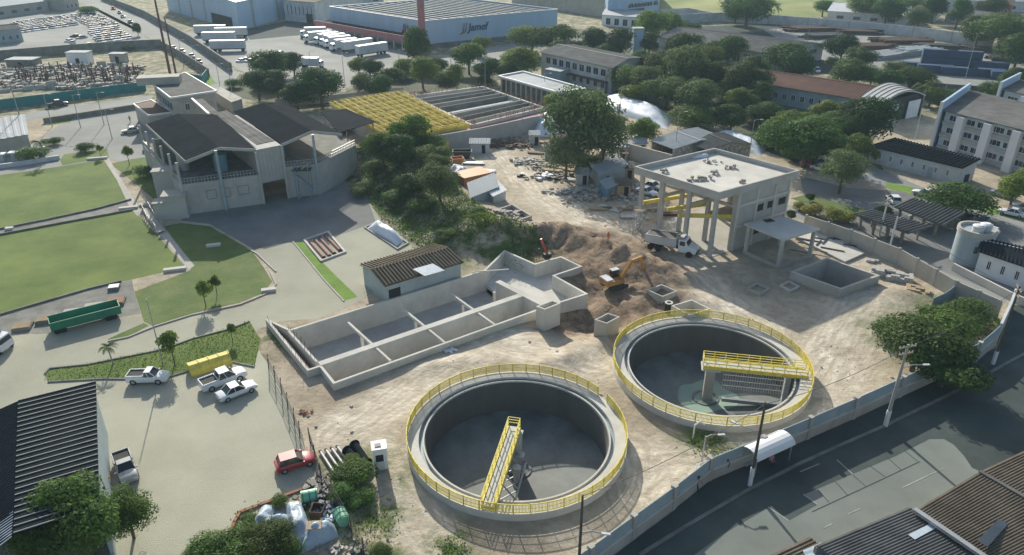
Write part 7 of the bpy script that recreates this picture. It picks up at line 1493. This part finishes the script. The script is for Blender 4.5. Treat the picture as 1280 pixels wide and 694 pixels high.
# ================================================================ people
def person(label, px, py, shirt, pants, pose='stand', rz=0.0, hat=None, z=0.0):
    p = P(px, py); p.z = z+max(0, hgt(p.x, p.y)); r = thing('person', label, 'person', (0, 0, 0))
    me = bpy.data.meshes.new('body'); bm = bmesh.new(); J = {}
    sit = pose == 'sit'; hz = .5 if sit else .92; ly = .42 if sit else 0; wk = .22 if pose == 'walk' else .06
    pts = dict(pel=(0, 0, hz, .15), chest=(0, .02 if not sit else -.05, hz+.42, .17), neck=(0, .02, hz+.56, .06), head=(0, .04, hz+.68, .105), top=(0, .04, hz+.78, .085))
    for s_, n in ((-1, 'l'), (1, 'r')):
        f_ = wk*s_
        pts['hip'+n] = (.10*s_, ly*.1, hz-.05, .10); pts['kn'+n] = (.11*s_, ly+f_*.6, .50 if sit else .50, .07); pts['an'+n] = (.11*s_, (ly+.05) if sit else f_*1.2-.03, .09, .045); pts['toe'+n] = (.12*s_, ((ly+.05) if sit else f_*1.2-.03)+.17, .045, .04)
        pts['sh'+n] = (.19*s_, .01, hz+.48, .065); pts['el'+n] = (.25*s_, .02-f_*.4, hz+.22, .045); pts['wr'+n] = (.24*s_, .16-f_*.8, hz+.0, .033); pts['ha'+n] = (.235*s_, .2-f_*.9, hz-.09, .035)
    for k, (x, y, zz, rr) in pts.items(): J[k] = bm.verts.new((x, y, zz))
    for a, b in [('pel', 'chest'), ('chest', 'neck'), ('neck', 'head'), ('head', 'top')]+[(a+n, b+n) for n in 'lr' for a, b in (('hip', 'kn'), ('kn', 'an'), ('an', 'toe'), ('sh', 'el'), ('el', 'wr'), ('wr', 'ha'))]+[('pel', 'hip'+n) for n in 'lr']+[('chest', 'sh'+n) for n in 'lr']: bm.edges.new((J[a], J[b]))
    bm.verts.index_update(); bm.to_mesh(me); bm.free(); o = bpy.data.objects.new('body', me); COL.objects.link(o); md = o.modifiers.new('s', 'SKIN'); sd = o.modifiers.new('u', 'SUBSURF'); sd.levels = 2; sd.render_levels = 2
    lay = me.skin_vertices[0].data
    for i, k in enumerate(pts): rr = pts[k][3]; lay[i].radius = (rr, rr); lay[i].use_root = (k == 'pel')
    bpy.context.view_layer.update(); dg = bpy.context.evaluated_depsgraph_get(); m2 = bpy.data.meshes.new_from_object(o.evaluated_get(dg)); bpy.data.objects.remove(o)
    for m in ('skin', shirt, pants): m2.materials.append(M[m])
    for f in m2.polygons:
        c = f.center; i = 0
        if c.z < hz+.03 and abs(c.x) < .19 or c.z < .5: i = 2
        elif c.z < hz+.55 and not (abs(c.x) > .2 and c.z < hz+.15): i = 1
        f.material_index = i; f.use_smooth = True
    o = bpy.data.objects.new('body', m2); COL.objects.link(o); o.parent = r
    h = MB(); h.blob((0, .02, hz+.74), (.115, .125, .10), 1, .05); hm = h.build('hair' if not hat else 'helmet', hat or 'hair', r); 
    fc = MB(); fc.box((0, .145, hz+.66), (.03, .03, .04)); fc.build('nose', 'skin', r)
    r.location = p; r.rotation_euler = (0, 0, rz); return r
person('person in orange workwear standing on the sandy track', 760, 303, 'oran', 'oran', 'stand', 2.6, 'orange')
person('person in a pink shirt and dark trousers walking along the street wall', 871, 613, 'pinkc', 'jeans', 'walk', -2.4)
person('person in dark clothes standing close to the street wall near the bus shelter', 907, 591, 'jeans', 'jeans', 'stand', 2.5)
person('person in a pink shirt sitting inside the bus shelter', 963, 580, 'pinkc', 'jeans', 'sit', -2.8)
person('person in a yellow shirt beside the wall of the dark roofed hall', 138, 611, 'yelc', 'whited', 'walk', .6)
person('person with an orange shirt near the tiny blue lean-to', 765, 249, 'oran', 'jeans', 'stand', 1.4, 'orange')
person('person walking past the silver car by the annex', 163, 153, 'pinkc', 'jeans', 'walk', 1.0)
# ================================================================ trees
def leafmesh(name, blobs, n, s_, m, seed, fill=.25, flat=.0):
    random.seed(seed); vs = []; fs = []; tot = sum(b[1].x*b[1].y for b in blobs)
    for c, rd in blobs:
        k = int(n*rd.x*rd.y/tot)
        for i in range(k):
            d = Vector((random.gauss(0, 1), random.gauss(0, 1), random.gauss(0, 1))).normalized()
            if d.z < -.3 and random.random() < .6: d.z *= -1
            rr = (random.uniform(.2, .85) if random.random() < fill else random.uniform(.82, 1.06)); rr *= 1+.28*noise.noise(d*2.2+c*3)
            p = c+Vector((d.x*rd.x, d.y*rd.y, d.z*rd.z))*rr
            nrm = (d+Vector((random.uniform(-1, 1), random.uniform(-1, 1), random.uniform(-.6, 1)))*.65).normalized(); u = nrm.orthogonal().normalized(); u = Matrix.Rotation(random.random()*6.3, 3, nrm) @ u; v = nrm.cross(u); w_ = s_*random.choice((.6, .8, 1.1, 1.7)); o = len(vs)
            vs += [p-u*w_*.5, p+v*w_*.32-u*.1*w_, p+u*w_*.55, p-v*w_*.32+u*.05*w_]; fs.append((o, o+1, o+2, o+3))
    me = bpy.data.meshes.new(name); me.from_pydata(vs, [], fs); me.materials.append(M[m]); me.update(); return me
def make_tree(kind, seed):
    """unit tree: height 1, crown radius about .5 (scaled afterwards)"""
    random.seed(seed); blobs = []; tr = MB()
    cfg = dict(round=(.54, .46, .44, 20, 14000, .030, 'leafd', .19), broad=(.58, .50, .38, 26, 20000, .025, 'leaf', .19), airy=(.55, .46, .44, 24, 8500, .028, 'leafg', .17), light=(.54, .44, .44, 18, 10000, .032, 'leafl', .18), bush=(.38, .44, .38, 16, 9000, .034, 'leaf', .22), ybush=(.42, .42, .38, 10, 5000, .04, 'leafy', .2), tall=(.52, .40, .46, 18, 12000, .032, 'leafd', .18), small=(.62, .36, .30, 8, 2200, .05, 'leafl', .15))[kind]
    zc, rx, rz, nb, n, s_, m, br = cfg
    for i in range(nb):
        a = random.random()*6.283; q = random.random()**.5; d = Vector((cos(a)*q*rx*.72, sin(a)*q*rx*.72, zc+random.uniform(-.75, .75)*rz*(1-q*q*.6)*.8)); b_ = br*random.uniform(.75, 1.3); blobs.append((d, Vector((b_, b_, b_*.8))))
    blobs.append((Vector((0, 0, zc)), Vector((rx*.6, rx*.6, rz*.6))))
    r = thing('tree' if 'bush' not in kind else 'bush', 'x', 'tree' if 'bush' not in kind else 'bush', (0, 0, 0))
    o = bpy.data.objects.new('crown', leafmesh('crown', blobs, n, s_, m, seed)); COL.objects.link(o); o.parent = r
    base = zc-rz*.3; tk = .022 if kind != 'small' else .016
    tr.tube([Vector((0, 0, -.02)), Vector((.01, .005, base*.5)), Vector((0, .01, base))], tk, 9); tr.v = [Vector((v.x*(1.35-v.z/base*.5), v.y*(1.35-v.z/base*.5), v.z)) for v in tr.v]
    for c, rd in blobs[:12]: m_ = Vector((c.x*.4, c.y*.4, base+(c.z-base)*.5)); tr.cyl(Vector((0, .01, base*.85)), m_, tk*.6, tk*.4, 7); tr.cyl(m_, c, tk*.4, tk*.15, 6)
    tr.build('trunk', 'bark', r); return r
def make_palm():
    random.seed(2); r = thing('palm_tree', 'x', 'palm tree', (0, 0, 0)); t = MB(); pts = [Vector((0, 0, -.02)), Vector((.01, 0, .3)), Vector((.03, .01, .72))]; t.tube(pts, .022, 9); t.build('trunk', 'pole', r); mb = MB()
    for k in range(18):
        a = 6.283*k/18+random.uniform(-.15, .15); el = random.uniform(.1, .9); prev = Vector((.03, .01, .72)); d = Vector((cos(a), sin(a), 0)); L_ = random.uniform(.34, .44); up = el
        side = Vector((-sin(a), cos(a), 0)); q = [prev]
        for i in range(7): prev = prev+(d*cos(up)+Vector((0,0,1))*sin(up))*L_/7; up -= .28; q.append(prev)
        for i, (x, y) in enumerate(zip(q, q[1:])):
            w_ = .075*math.sin(pi*min(.95, (i+1)/7.2))+.01
            for s_ in (-1, 1):
                for j in range(3): b0 = x.lerp(y, j/3); mb.add([b0, b0+(y-x)*.28, b0+side*s_*w_+(y-x)*.9-Vector((0,0,w_*.5)), ], [(0, 1, 2)])
    mb.build('crown', 'leaf', r); return r
random.seed(1)
def tree(cx_, cy_, wpx, kind, label, ratio=None, var=None, group=None):
    """crown centre and width as surveyed; ratio = height / crown width"""
    ratio = ratio or dict(round=.95, broad=.72, airy=1.05, light=1.0, bush=.62, ybush=.6, tall=1.35, palm=1.2, small=1.5)[kind]
    zf = dict(bush=.42, ybush=.42, tall=.52, palm=.72, broad=.58, small=.62).get(kind, .54); h = 6.0; 
    for _ in range(6): wm = wpx*mpp(cx_, cy_, h*zf); h = wm*ratio
    c = P(cx_, cy_, h*zf); rz = random.random()*6.283; var = (int(cx_)*3+int(cy_)) % 2 if var is None else var
    wm *= 1.1 if kind != 'palm' else 1; sc = (wm/.92, wm/.92, h/.98)
    if kind == 'palm': return place('palm', make_palm, (c.x, c.y, 0), rz, label, (wm/.8, wm/.8, h), group)
    z = max(0, hgt(c.x, c.y)) if abs(c.x) < 90 and c.y < 190 else 0
    return place(('tree', kind, var), lambda: make_tree(kind, 10+var*7+len(kind)), (c.x, c.y, z), rz, label, sc, group)
T = [
 (335, 80, 46, 'round', 'dark round tree at the upper left of the clump beyond the treatment building'), (366, 78, 34, 'round', 'dark round tree at the upper right of the clump, behind the lone white lorry'), (321, 103, 42, 'round', 'dark round tree at the left front of the clump beside the main street'), (345, 103, 42, 'round', 'bright-topped round tree in the middle front of the clump'), (400, 105, 56, 'round', 'broad dark round tree at the right front of the clump above the small open shed'), (370, 117, 38, 'round', 'smaller dark tree squeezed between the clump and the low pale annex'),
 (291, 104, 22, 'bush', 'small bush at the near corner of the main street'), (448, 82, 26, 'light', 'small pale tree at the right edge of the truck yard'), (462, 84, 30, 'round', 'dark tree under the two white trailers'), (486, 98, 34, 'round', 'dark round tree behind the round one by the yellow walkways'), (456, 104, 34, 'airy', 'spiky light tree left of the round tree by the yellow walkways'), (477, 107, 36, 'round', 'dark round tree standing at the top left of the yellow walkways'), (505, 82, 24, 'light', 'small bright tree under the tall dark tree'),
 (520, 57, 38, 'tall', 'tall dark tree before the left corner of the pale blue warehouse'), (528, 88, 44, 'light', 'light green tree between the tall dark tree and the filter bed'), (547, 82, 26, 'round', 'small dark tree right of the red pylon'), (586, 70, 42, 'light', 'light green tree in front of the J logo wall'), (612, 86, 34, 'round', 'dark tree beside the white lamp post behind the filter bed'), (570, 92, 30, 'light', 'low light green tree just behind the filter bed'), (640, 73, 30, 'light', 'small light tree below the right end of the pale blue warehouse'), (652, 75, 44, 'light', 'light green tree left of the two-storey office'),
 (665, 46, 52, 'broad', 'dark spreading tree at the right corner of the pale blue warehouse, left half'), (698, 46, 56, 'broad', 'dark spreading tree at the right corner of the pale blue warehouse, right half'), (742, 50, 42, 'round', 'dark tree behind the two-storey office, left one'), (776, 52, 44, 'round', 'dark tree behind the two-storey office, beside the pale tower'), (812, 52, 32, 'round', 'dark tree right of the pale square tower'), (815, 30, 46, 'light', 'olive tree before the small white office, left one'), (838, 30, 38, 'light', 'olive tree before the small white office, right one'), (862, 32, 26, 'bush', 'small dark bush behind the long grey roofed hall'),
 (855, 58, 46, 'round', 'dark tree against the left end of the broad grey roof'), (912, 62, 46, 'round', 'dark round tree against the front of the broad grey roof'), (783, 95, 52, 'broad', 'left tree of the wooded mass beside the two-storey office'), (822, 80, 56, 'broad', 'top left tree of the wooded mass in the centre'), (862, 82, 66, 'airy', 'largest greyish tree crowning the wooded mass'), (893, 95, 46, 'round', 'dark tree at the right of the wooded mass'), (835, 112, 58, 'broad', 'middle dark tree of the wooded mass'), (873, 122, 52, 'airy', 'grey-green tree at the lower middle of the wooded mass'), (790, 117, 30, 'light', 'bright small tree at the lower left of the wooded mass'), (845, 118, 40, 'airy', 'pale feathery tree in front of the wooded mass'), (925, 125, 40, 'light', 'pale feathery tree right of the wooded mass'), (930, 100, 58, 'round', 'dark tree under the end of the red tile roof'), (950, 118, 44, 'round', 'dark tree below the red tile roof, right of the pale feathery tree'),
 (868, 145, 56, 'bush', 'bright green bush before the tarpaulin tunnel end'), (805, 162, 40, 'light', 'bright green tree overlapping the long white tarpaulin tunnel'), (900, 140, 30, 'bush', 'green bush between the tunnel and the feathery tree'), (966, 172, 46, 'bush', 'green bush at the rear right of the pump hall'),
 (985, 72, 52, 'round', 'dark round tree before the white gable of the grey hall'), (993, 80, 48, 'round', 'round grey-green tree beside the white gable of the grey hall', 1), (1054, 58, 40, 'round', 'dark tree at the front left edge of the steel yard'), (1075, 72, 36, 'round', 'dark tree between the steel yard and the bright round tree'), (1065, 90, 46, 'round', 'bright round tree above the red tile roof'), (1040, 78, 18, 'airy', 'thin grey tree between two round trees above the red tile roof'),
 (1140, 96, 48, 'broad', 'green tree left of the palms behind the arched hall'), (1118, 88, 32, 'airy', 'thin pale tree left of the palms'), (1270, 98, 36, 'round', 'dark tree at the right edge below the blue containers'), (1255, 36, 70, 'broad', 'very dark large tree at the top right corner'), (1285, 44, 60, 'broad', 'very dark tree cut by the right edge near the top'),
 (935, 10, 60, 'broad', 'large dark tree on the meadow edge near the top'), (920, 16, 26, 'round', 'small dark tree leaning left beside the large meadow tree'),
 (1010, 172, 92, 'broad', 'large dark tree behind the pump hall, front one'), (975, 160, 40, 'light', 'green tree at the left of the large dark trees behind the pump hall'), (1040, 155, 56, 'broad', 'medium tree between the large dark trees'), (1088, 145, 66, 'round', 'very dark dense tree before the arched hall'), (1055, 212, 56, 'airy', 'grey-green tree above the drive behind the carports'), (1072, 182, 40, 'light', 'green tree at the left end of the white workshop'), (1095, 194, 14, 'small', 'tiny bright palm-like shrub by the workshop wall'),
 (1195, 248, 76, 'bush', 'wide green bush in front of the white workshop'), (1270, 236, 48, 'light', 'green tree at the right edge before the office with fins'), (1290, 222, 36, 'light', 'green tree just beyond the right edge by the office'),
 (490, 190, 46, 'bush', 'green bush at the top left of the berm'), (512, 187, 44, 'broad', 'dense green tree at the top of the berm below the concrete wall'), (470, 215, 30, 'bush', 'dark bush at the shaded left foot of the berm'), (535, 205, 46, 'broad', 'green tree on the berm left of the scrap heap'), (520, 222, 26, 'palm', 'palm among the bushes on the berm'), (550, 238, 52, 'airy', 'airy pale green tree on the berm beside the site containers'), (498, 212, 26, 'palm', 'small palm in the shade at the top of the berm'),
 (503, 200, 46, 'round', 'tall dark tree rising in the middle of the berm top', 1, 1.1), (545, 218, 34, 'broad', 'dark tree on the berm just above the white tarpaulin heap', 1, 1.0), (515, 240, 40, 'round', 'dark tree on the shaded flank of the berm', 2, .9), (888, 80, 34, 'round', 'dark tree wedged at the right of the largest greyish tree'), (800, 78, 40, 'round', 'dark tree behind the top left tree of the wooded mass'), (845, 90, 44, 'broad', 'green tree filling the centre of the wooded mass'), (765, 82, 34, 'broad', 'tree hiding the right end of the two-storey office'), (940, 85, 40, 'round', 'round dark tree at the left end of the red tile roof'), (960, 140, 44, 'broad', 'green tree between red tile roof and the large dark trees'), (990, 150, 46, 'broad', 'spreading tree behind the large dark tree, rear left'), (915, 145, 40, 'round', 'dark tree behind the open shed with the pale sagging roof'), (1060, 160, 44, 'round', 'dark tree left of the very dark dense tree'), (1035, 140, 40, 'light', 'lighter tree below the red tile roof before the arched hall'), (1110, 100, 36, 'round', 'dark tree left of the green tree behind the arched hall'), (1090, 95, 34, 'broad', 'small tree right of the bright round tree above the red tile roof'), (1165, 118, 36, 'broad', 'tree under the palms behind the arched hall'), (1215, 122, 34, 'bush', 'bushes under the three palms at the hedge-topped wall'), (1250, 112, 36, 'broad', 'tree before the blue containers near the right edge'), (1275, 60, 50, 'round', 'dark tree below the very large corner tree'), (1225, 36, 44, 'round', 'dark tree left of the very dark corner tree'), (700, 62, 34, 'round', 'dark tree at the left rear of the two-storey office'), (630, 90, 30, 'round', 'dark tree behind the left end of the plant gallery'), (500, 92, 30, 'bush', 'green bushes between the trailers and the filter bed'), (555, 96, 28, 'bush', 'green bushes behind the middle of the filter bed'),
 (515, 172, 50, 'light', 'light green tree at the back of the berm under the retaining wall', 1, 1.2), (478, 192, 44, 'broad', 'dark spreading tree at the corner of the treatment building and berm', 1, 1.1), (538, 186, 36, 'broad', 'small green tree at the top right of the berm beside the yellow container', 2, 1.0), (600, 55, 26, 'light', 'small light tree before the right part of the J logo wall'), (720, 62, 30, 'round', 'dark tree tight behind the roof of the two-storey office'), (756, 66, 30, 'round', 'round tree between two-storey office and pale tower'), (885, 72, 40, 'light', 'lighter tree in front of the broad grey roof'), (808, 100, 44, 'airy', 'grey tree inside the left half of the wooded mass'), (852, 100, 40, 'round', 'dark tree deep inside the wooded mass'), (905, 112, 40, 'broad', 'spreading tree between the wooded mass and the red tile roof'), (1024, 185, 50, 'broad', 'green tree between the two large dark trees behind the pump hall'), (1000, 190, 40, 'bush', 'dark undergrowth beneath the large dark tree behind the pump hall'),
 (455, 235, 34, 'bush', 'dark bush at the lower shaded foot of the berm'), (528, 262, 36, 'bush', 'green bush on the near slope of the berm'), (560, 300, 26, 'bush', 'bush just behind the roof of the striped shed'), (495, 250, 32, 'bush', 'dark bush in the middle of the near slope of the berm'), (600, 288, 24, 'bush', 'bright bush at the very tip of the berm'),
 (724, 152, 92, 'airy', 'tall airy grey-green tree in the middle of the site, left part', 1, 1.3), (756, 174, 66, 'airy', 'darker right part of the tall airy tree group beside the small site hut', 2, 1.25), (708, 195, 56, 'airy', 'lower left crown of the tall airy tree group'), (738, 205, 44, 'bush', 'dark undergrowth under the tall airy tree group'),
 (1150, 430, 104, 'round', 'large dense bushy tree leaning over the street wall, left crown', 1, .72), (1185, 455, 88, 'round', 'large dense bushy tree leaning over the street wall, lower right crown', 2, .72), (1178, 402, 76, 'bush', 'bright bush behind the large dense tree at the wall corner'), (1216, 392, 60, 'bush', 'green bush in the corner of the compound wall'), (1120, 412, 52, 'bush', 'small-leaved bush at the left of the large dense tree'),
 (96, 640, 104, 'broad', 'large dark tree over the edge of the black ribbed roof', 1, 1.35), (52, 664, 78, 'broad', 'dark tree in the shade at the lower left corner', 2, 1.6), (157, 640, 60, 'broad', 'round-crowned tree with a visible trunk beside the silver-white pickup', 2, 1.3), (262, 690, 60, 'bush', 'green bush at the bottom edge left of the junk corner'), (300, 682, 70, 'bush', 'green bush at the bottom edge in the middle below the junk corner'), (335, 672, 60, 'broad', 'dense green tree at the bottom edge touching the blue tarpaulins'), (360, 690, 40, 'bush', 'small green bush at the bottom edge right of the dense tree'),
 (212, 428, 34, 'small', 'small round grey tree in the verge behind the white two-door pickup', 2), (253, 362, 26, 'small', 'thin young tree on the grass slope with two crowns, left one'), (268, 352, 20, 'small', 'thin young tree on the grass slope, right one'), (288, 412, 18, 'small', 'thin sapling beside the basin end of the grass verge'),
 (135, 434, 30, 'palm', 'small palm in the grass verge above the black ribbed roof'), (158, 190, 18, 'small', 'small bright tree at the head of the footpath'), (182, 212, 30, 'bush', 'round bush at the left corner of the treatment building'), (105, 184, 22, 'bush', 'round green shrub on the small lawn above the upper field'), (124, 186, 12, 'small', 'thin bare tree on the small lawn above the upper field'), (50, 178, 28, 'palm', 'palm by the grey shed at the left edge'), (40, 190, 36, 'bush', 'dark bush below the grey shed at the left edge'), (66, 176, 20, 'bush', 'green bush right of the palm by the grey shed'),
 (440, 592, 52, 'bush', 'green bush beside the black pipes and wire fence'), (428, 615, 36, 'bush', 'small bush hugging the wire fence near the green tank'), (452, 622, 34, 'bush', 'scrubby bush right of the wire fence'), (440, 575, 26, 'bush', 'low bush in front of the grey pipe rack'), (475, 688, 26, 'bush', 'small bush at the bottom edge right of the wire fence'), (350, 625, 22, 'bush', 'low weeds bush above the blue tarpaulins'), (310, 650, 22, 'bush', 'weeds bush at the bend of the brick kerb'),
 (1020, 262, 30, 'ybush', 'yellow-green hedge bush nearest the pump hall'), (1042, 267, 30, 'ybush', 'yellow-green hedge bush second from the pump hall'), (1062, 272, 28, 'ybush', 'yellow-green hedge bush third from the pump hall'), (1080, 268, 22, 'ybush', 'yellow-green hedge bush touching the carport'), (1000, 258, 22, 'ybush', 'yellow-green shrub at the foot of the pump hall'), (1013, 246, 12, 'round', 'small dark clipped shrub above the yellow-green hedge'), (990, 268, 14, 'round', 'dark shrub beside the canopy of the pump hall'), (1106, 263, 22, 'bush', 'green shrub between the white poles'), 
 (150, 40, 8, 'palm', 'small palm in front of the crowded car lot'), (171, 36, 12, 'tall', 'dark small tree on the traffic island of the main street'), (108, 12, 24, 'bush', 'green bushes at the top of the car lot'), (160, 60, 14, 'bush', 'bush at the corner of the grey plot wall'),
 (1080, 6, 50, 'broad', 'far dark tree at the top, right of the meadow'), (1110, 12, 40, 'round', 'far round tree beyond the panelled wall'), (1150, 22, 34, 'airy', 'far thin tree behind the panelled wall'), (1200, 14, 30, 'tall', 'far narrow tree near the white-roofed units'), (1215, 26, 26, 'palm', 'far palm before the white-roofed units'), (1170, 8, 30, 'tall', 'far narrow tree left of the white-roofed units'), (1240, 10, 34, 'round', 'far dark tree above the very dark corner tree'), (1030, 8, 30, 'broad', 'far small tree standing on the meadow'), (1140, 4, 34, 'broad', 'far tree at the top edge over the panelled wall'),
 (1152, 108, 26, 'palm', 'palm behind the arched hall, left one'), (1168, 104, 28, 'palm', 'palm behind the arched hall, right one'), (1193, 114, 20, 'palm', 'palm above the dark hedge-topped wall, left one'), (1212, 116, 20, 'palm', 'palm above the dark hedge-topped wall, middle one'), (1228, 117, 18, 'palm', 'palm above the dark hedge-topped wall, right one'), (1128, 118, 30, 'bush', 'dark bush behind the arched roof'), (1180, 128, 26, 'bush', 'dark bush between the arched hall and the blue end wall'),
 (770, 150, 24, 'bush', 'low bush beside the long white tarpaulin tunnel'), (640, 98, 20, 'bush', 'small bush before the long plant gallery'), (720, 96, 20, 'bush', 'small bush before the porch of the two-storey office'), (690, 128, 30, 'light', 'pale tree at the near end of the plant gallery'), (605, 100, 20, 'bush', 'small shrub row behind the filter bed'), (430, 160, 24, 'bush', 'shrub under the small open shed'), (500, 165, 30, 'light', 'light shrub in front of the yellow walkways'),
]
for t in T: tree(t[0], t[1], t[2], t[3], t[4], var=(t[5]-1) % 2 if len(t) > 5 else None, ratio=t[6] if len(t) > 6 else None)
# ground cover on the berm and in verges
def cover(name, label, test, n, s_, m, seed, area, zup=.35):
    random.seed(seed); vs = []; fs = []
    for i in range(n):
        x, y = random.uniform(area[0], area[1]), random.uniform(area[2], area[3]); k = test(x, y)
        if random.random() > k: continue
        k2 = .5+noise.noise(Vector((x*.25, y*.25, seed)))
        z = hgt(x, y)+random.random()*zup*(.3+1.6*max(0, k2)); nrm = Vector((random.uniform(-1, 1), random.uniform(-1, 1), random.uniform(0, 1.3))).normalized(); u = nrm.orthogonal().normalized(); u = Matrix.Rotation(random.random()*6.3, 3, nrm) @ u; v = nrm.cross(u); w_ = s_*random.uniform(.5, 1.3); p = Vector((x, y, z)); o = len(vs); vs += [p-u*w_*.5, p+v*w_*.3, p+u*w_*.5, p-v*w_*.3]; fs.append((o, o+1, o+2, o+3))
    mb = MB(); mb.v = vs; mb.f = fs; o = mb.build(name, m, None, label, 'plants', kind='stuff'); return o
yardpoly = [P(*p) for p in [(240, 262), (445, 225), (460, 250), (480, 280), (540, 318), (640, 310), (640, 500), (100, 500)]]
def near_ridge(x, y): d = min(segdist((x, y), a, b) for a, b in zip(ridge, ridge[1:])); return smooth01(2.1-d/8)*(0 if inpoly(x, y, yardpoly) or inpoly(x, y, siteyard) else 1)
cover('berm_ground_cover', 'dark green creeping plants covering the berm between the shaded yard and the containers', near_ridge, 75000, .34, 'leaf', 3, (-40, 8, 94, 165), .5)
tipc = P(612, 297); cover('berm_weeds', 'bright weeds at the sunny tip of the berm', lambda x, y: smooth01(1.3-hypot(x-tipc.x, y-tipc.y)/4.5), 9000, .32, 'leafl', 4, (tipc.x-7, tipc.x+7, tipc.y-7, tipc.y+7), .7)
vg = [P(*p).to_2d() for p in [(56, 468), (110, 456), (165, 445), (205, 437), (240, 424), (290, 411), (312, 402), (326, 425), (318, 458), (290, 452), (240, 462), (200, 474), (130, 473), (60, 477)]]
cover('verge_grass', 'tall grass growing in the verge behind the parked pickups', lambda x, y: (.85 if inpoly(x, y, vg) else 0), 15000, .20, 'leaf', 6, (-62, -27, 68, 88), .28)
for i, (x, y, rr, lb) in enumerate([(455, 655, 3.5, 'scrubby weeds right of the wire fence by the junk corner'), (565, 685, 1.5, 'weed tuft on the sand at the bottom edge'), (320, 650, 2.2, 'weeds along the brick kerb of the junk corner'), (1205, 408, 6, 'weeds in the corner between compound and street walls'), (885, 556, 2.5, 'weeds between the right tank and the street wall'), (390, 640, 2.2, 'weeds between the kerb and the tarpaulins')]):
    c = P(x, y); cover('weeds', lb, lambda a, b: smooth01(1.2-hypot(a-c.x, b-c.y)/rr)*.7, int(900*rr), .25, 'leaf' if i % 2 else 'leafl', 20+i, (c.x-rr*1.3, c.x+rr*1.3, c.y-rr*1.3, c.y+rr*1.3), .4)
# small stones on bare soil
random.seed(77); mb = MB()
dirt = [P(*p) for p in [(340, 440), (420, 590), (480, 700), (720, 700), (1010, 535), (1130, 470), (1090, 380), (900, 340), (760, 280), (700, 240), (600, 300), (740, 370), (420, 480)]]
for k in range(2600):
    x, y = random.uniform(-32, 52), random.uniform(50, 140)
    if not inpoly(x, y, dirt) or noise.noise(Vector((x*.12, y*.12, 9))) < random.uniform(-.1, .3): continue
    if any(inpoly(x, y, h) for h in holes) or hypot(x-TANK1[0], y-TANK1[1]) < 12 or hypot(x-TANK2[0], y-TANK2[1]) < 12: continue
    s_ = random.uniform(.06, .15) if random.random() < .93 else .3; mb.box((x, y, hgt(x, y)+s_*.2), (s_, s_*random.uniform(.5, 1), s_*.6), random.random()*3)
mb.build('loose_stones', 'conc', None, 'loose stones scattered over the bare soil of the site', 'stones', kind='stuff')
# ================================================================ air
hz = bpy.data.materials.new('haze_air'); hz.use_nodes = True; N = hz.node_tree.nodes; N.remove(N['Principled BSDF']); pv = N.new('ShaderNodeVolumePrincipled'); pv.inputs['Color'].default_value = (.55, .78, .95, 1); pv.inputs['Density'].default_value = HAZE; pv.inputs['Anisotropy'].default_value = .15
hz.node_tree.links.new(pv.outputs[0], N['Material Output'].inputs['Volume'])
if HAZE > 0:
    o = MB().box((0, 900, 28), (4400, 5000, 64)).build('haze', hz, kind='stuff', label='thin blue-grey haze over the whole site', cat='haze')
for o in bpy.data.objects:
    for k in ('_w', '_c'):
        if k in o: del o[k]
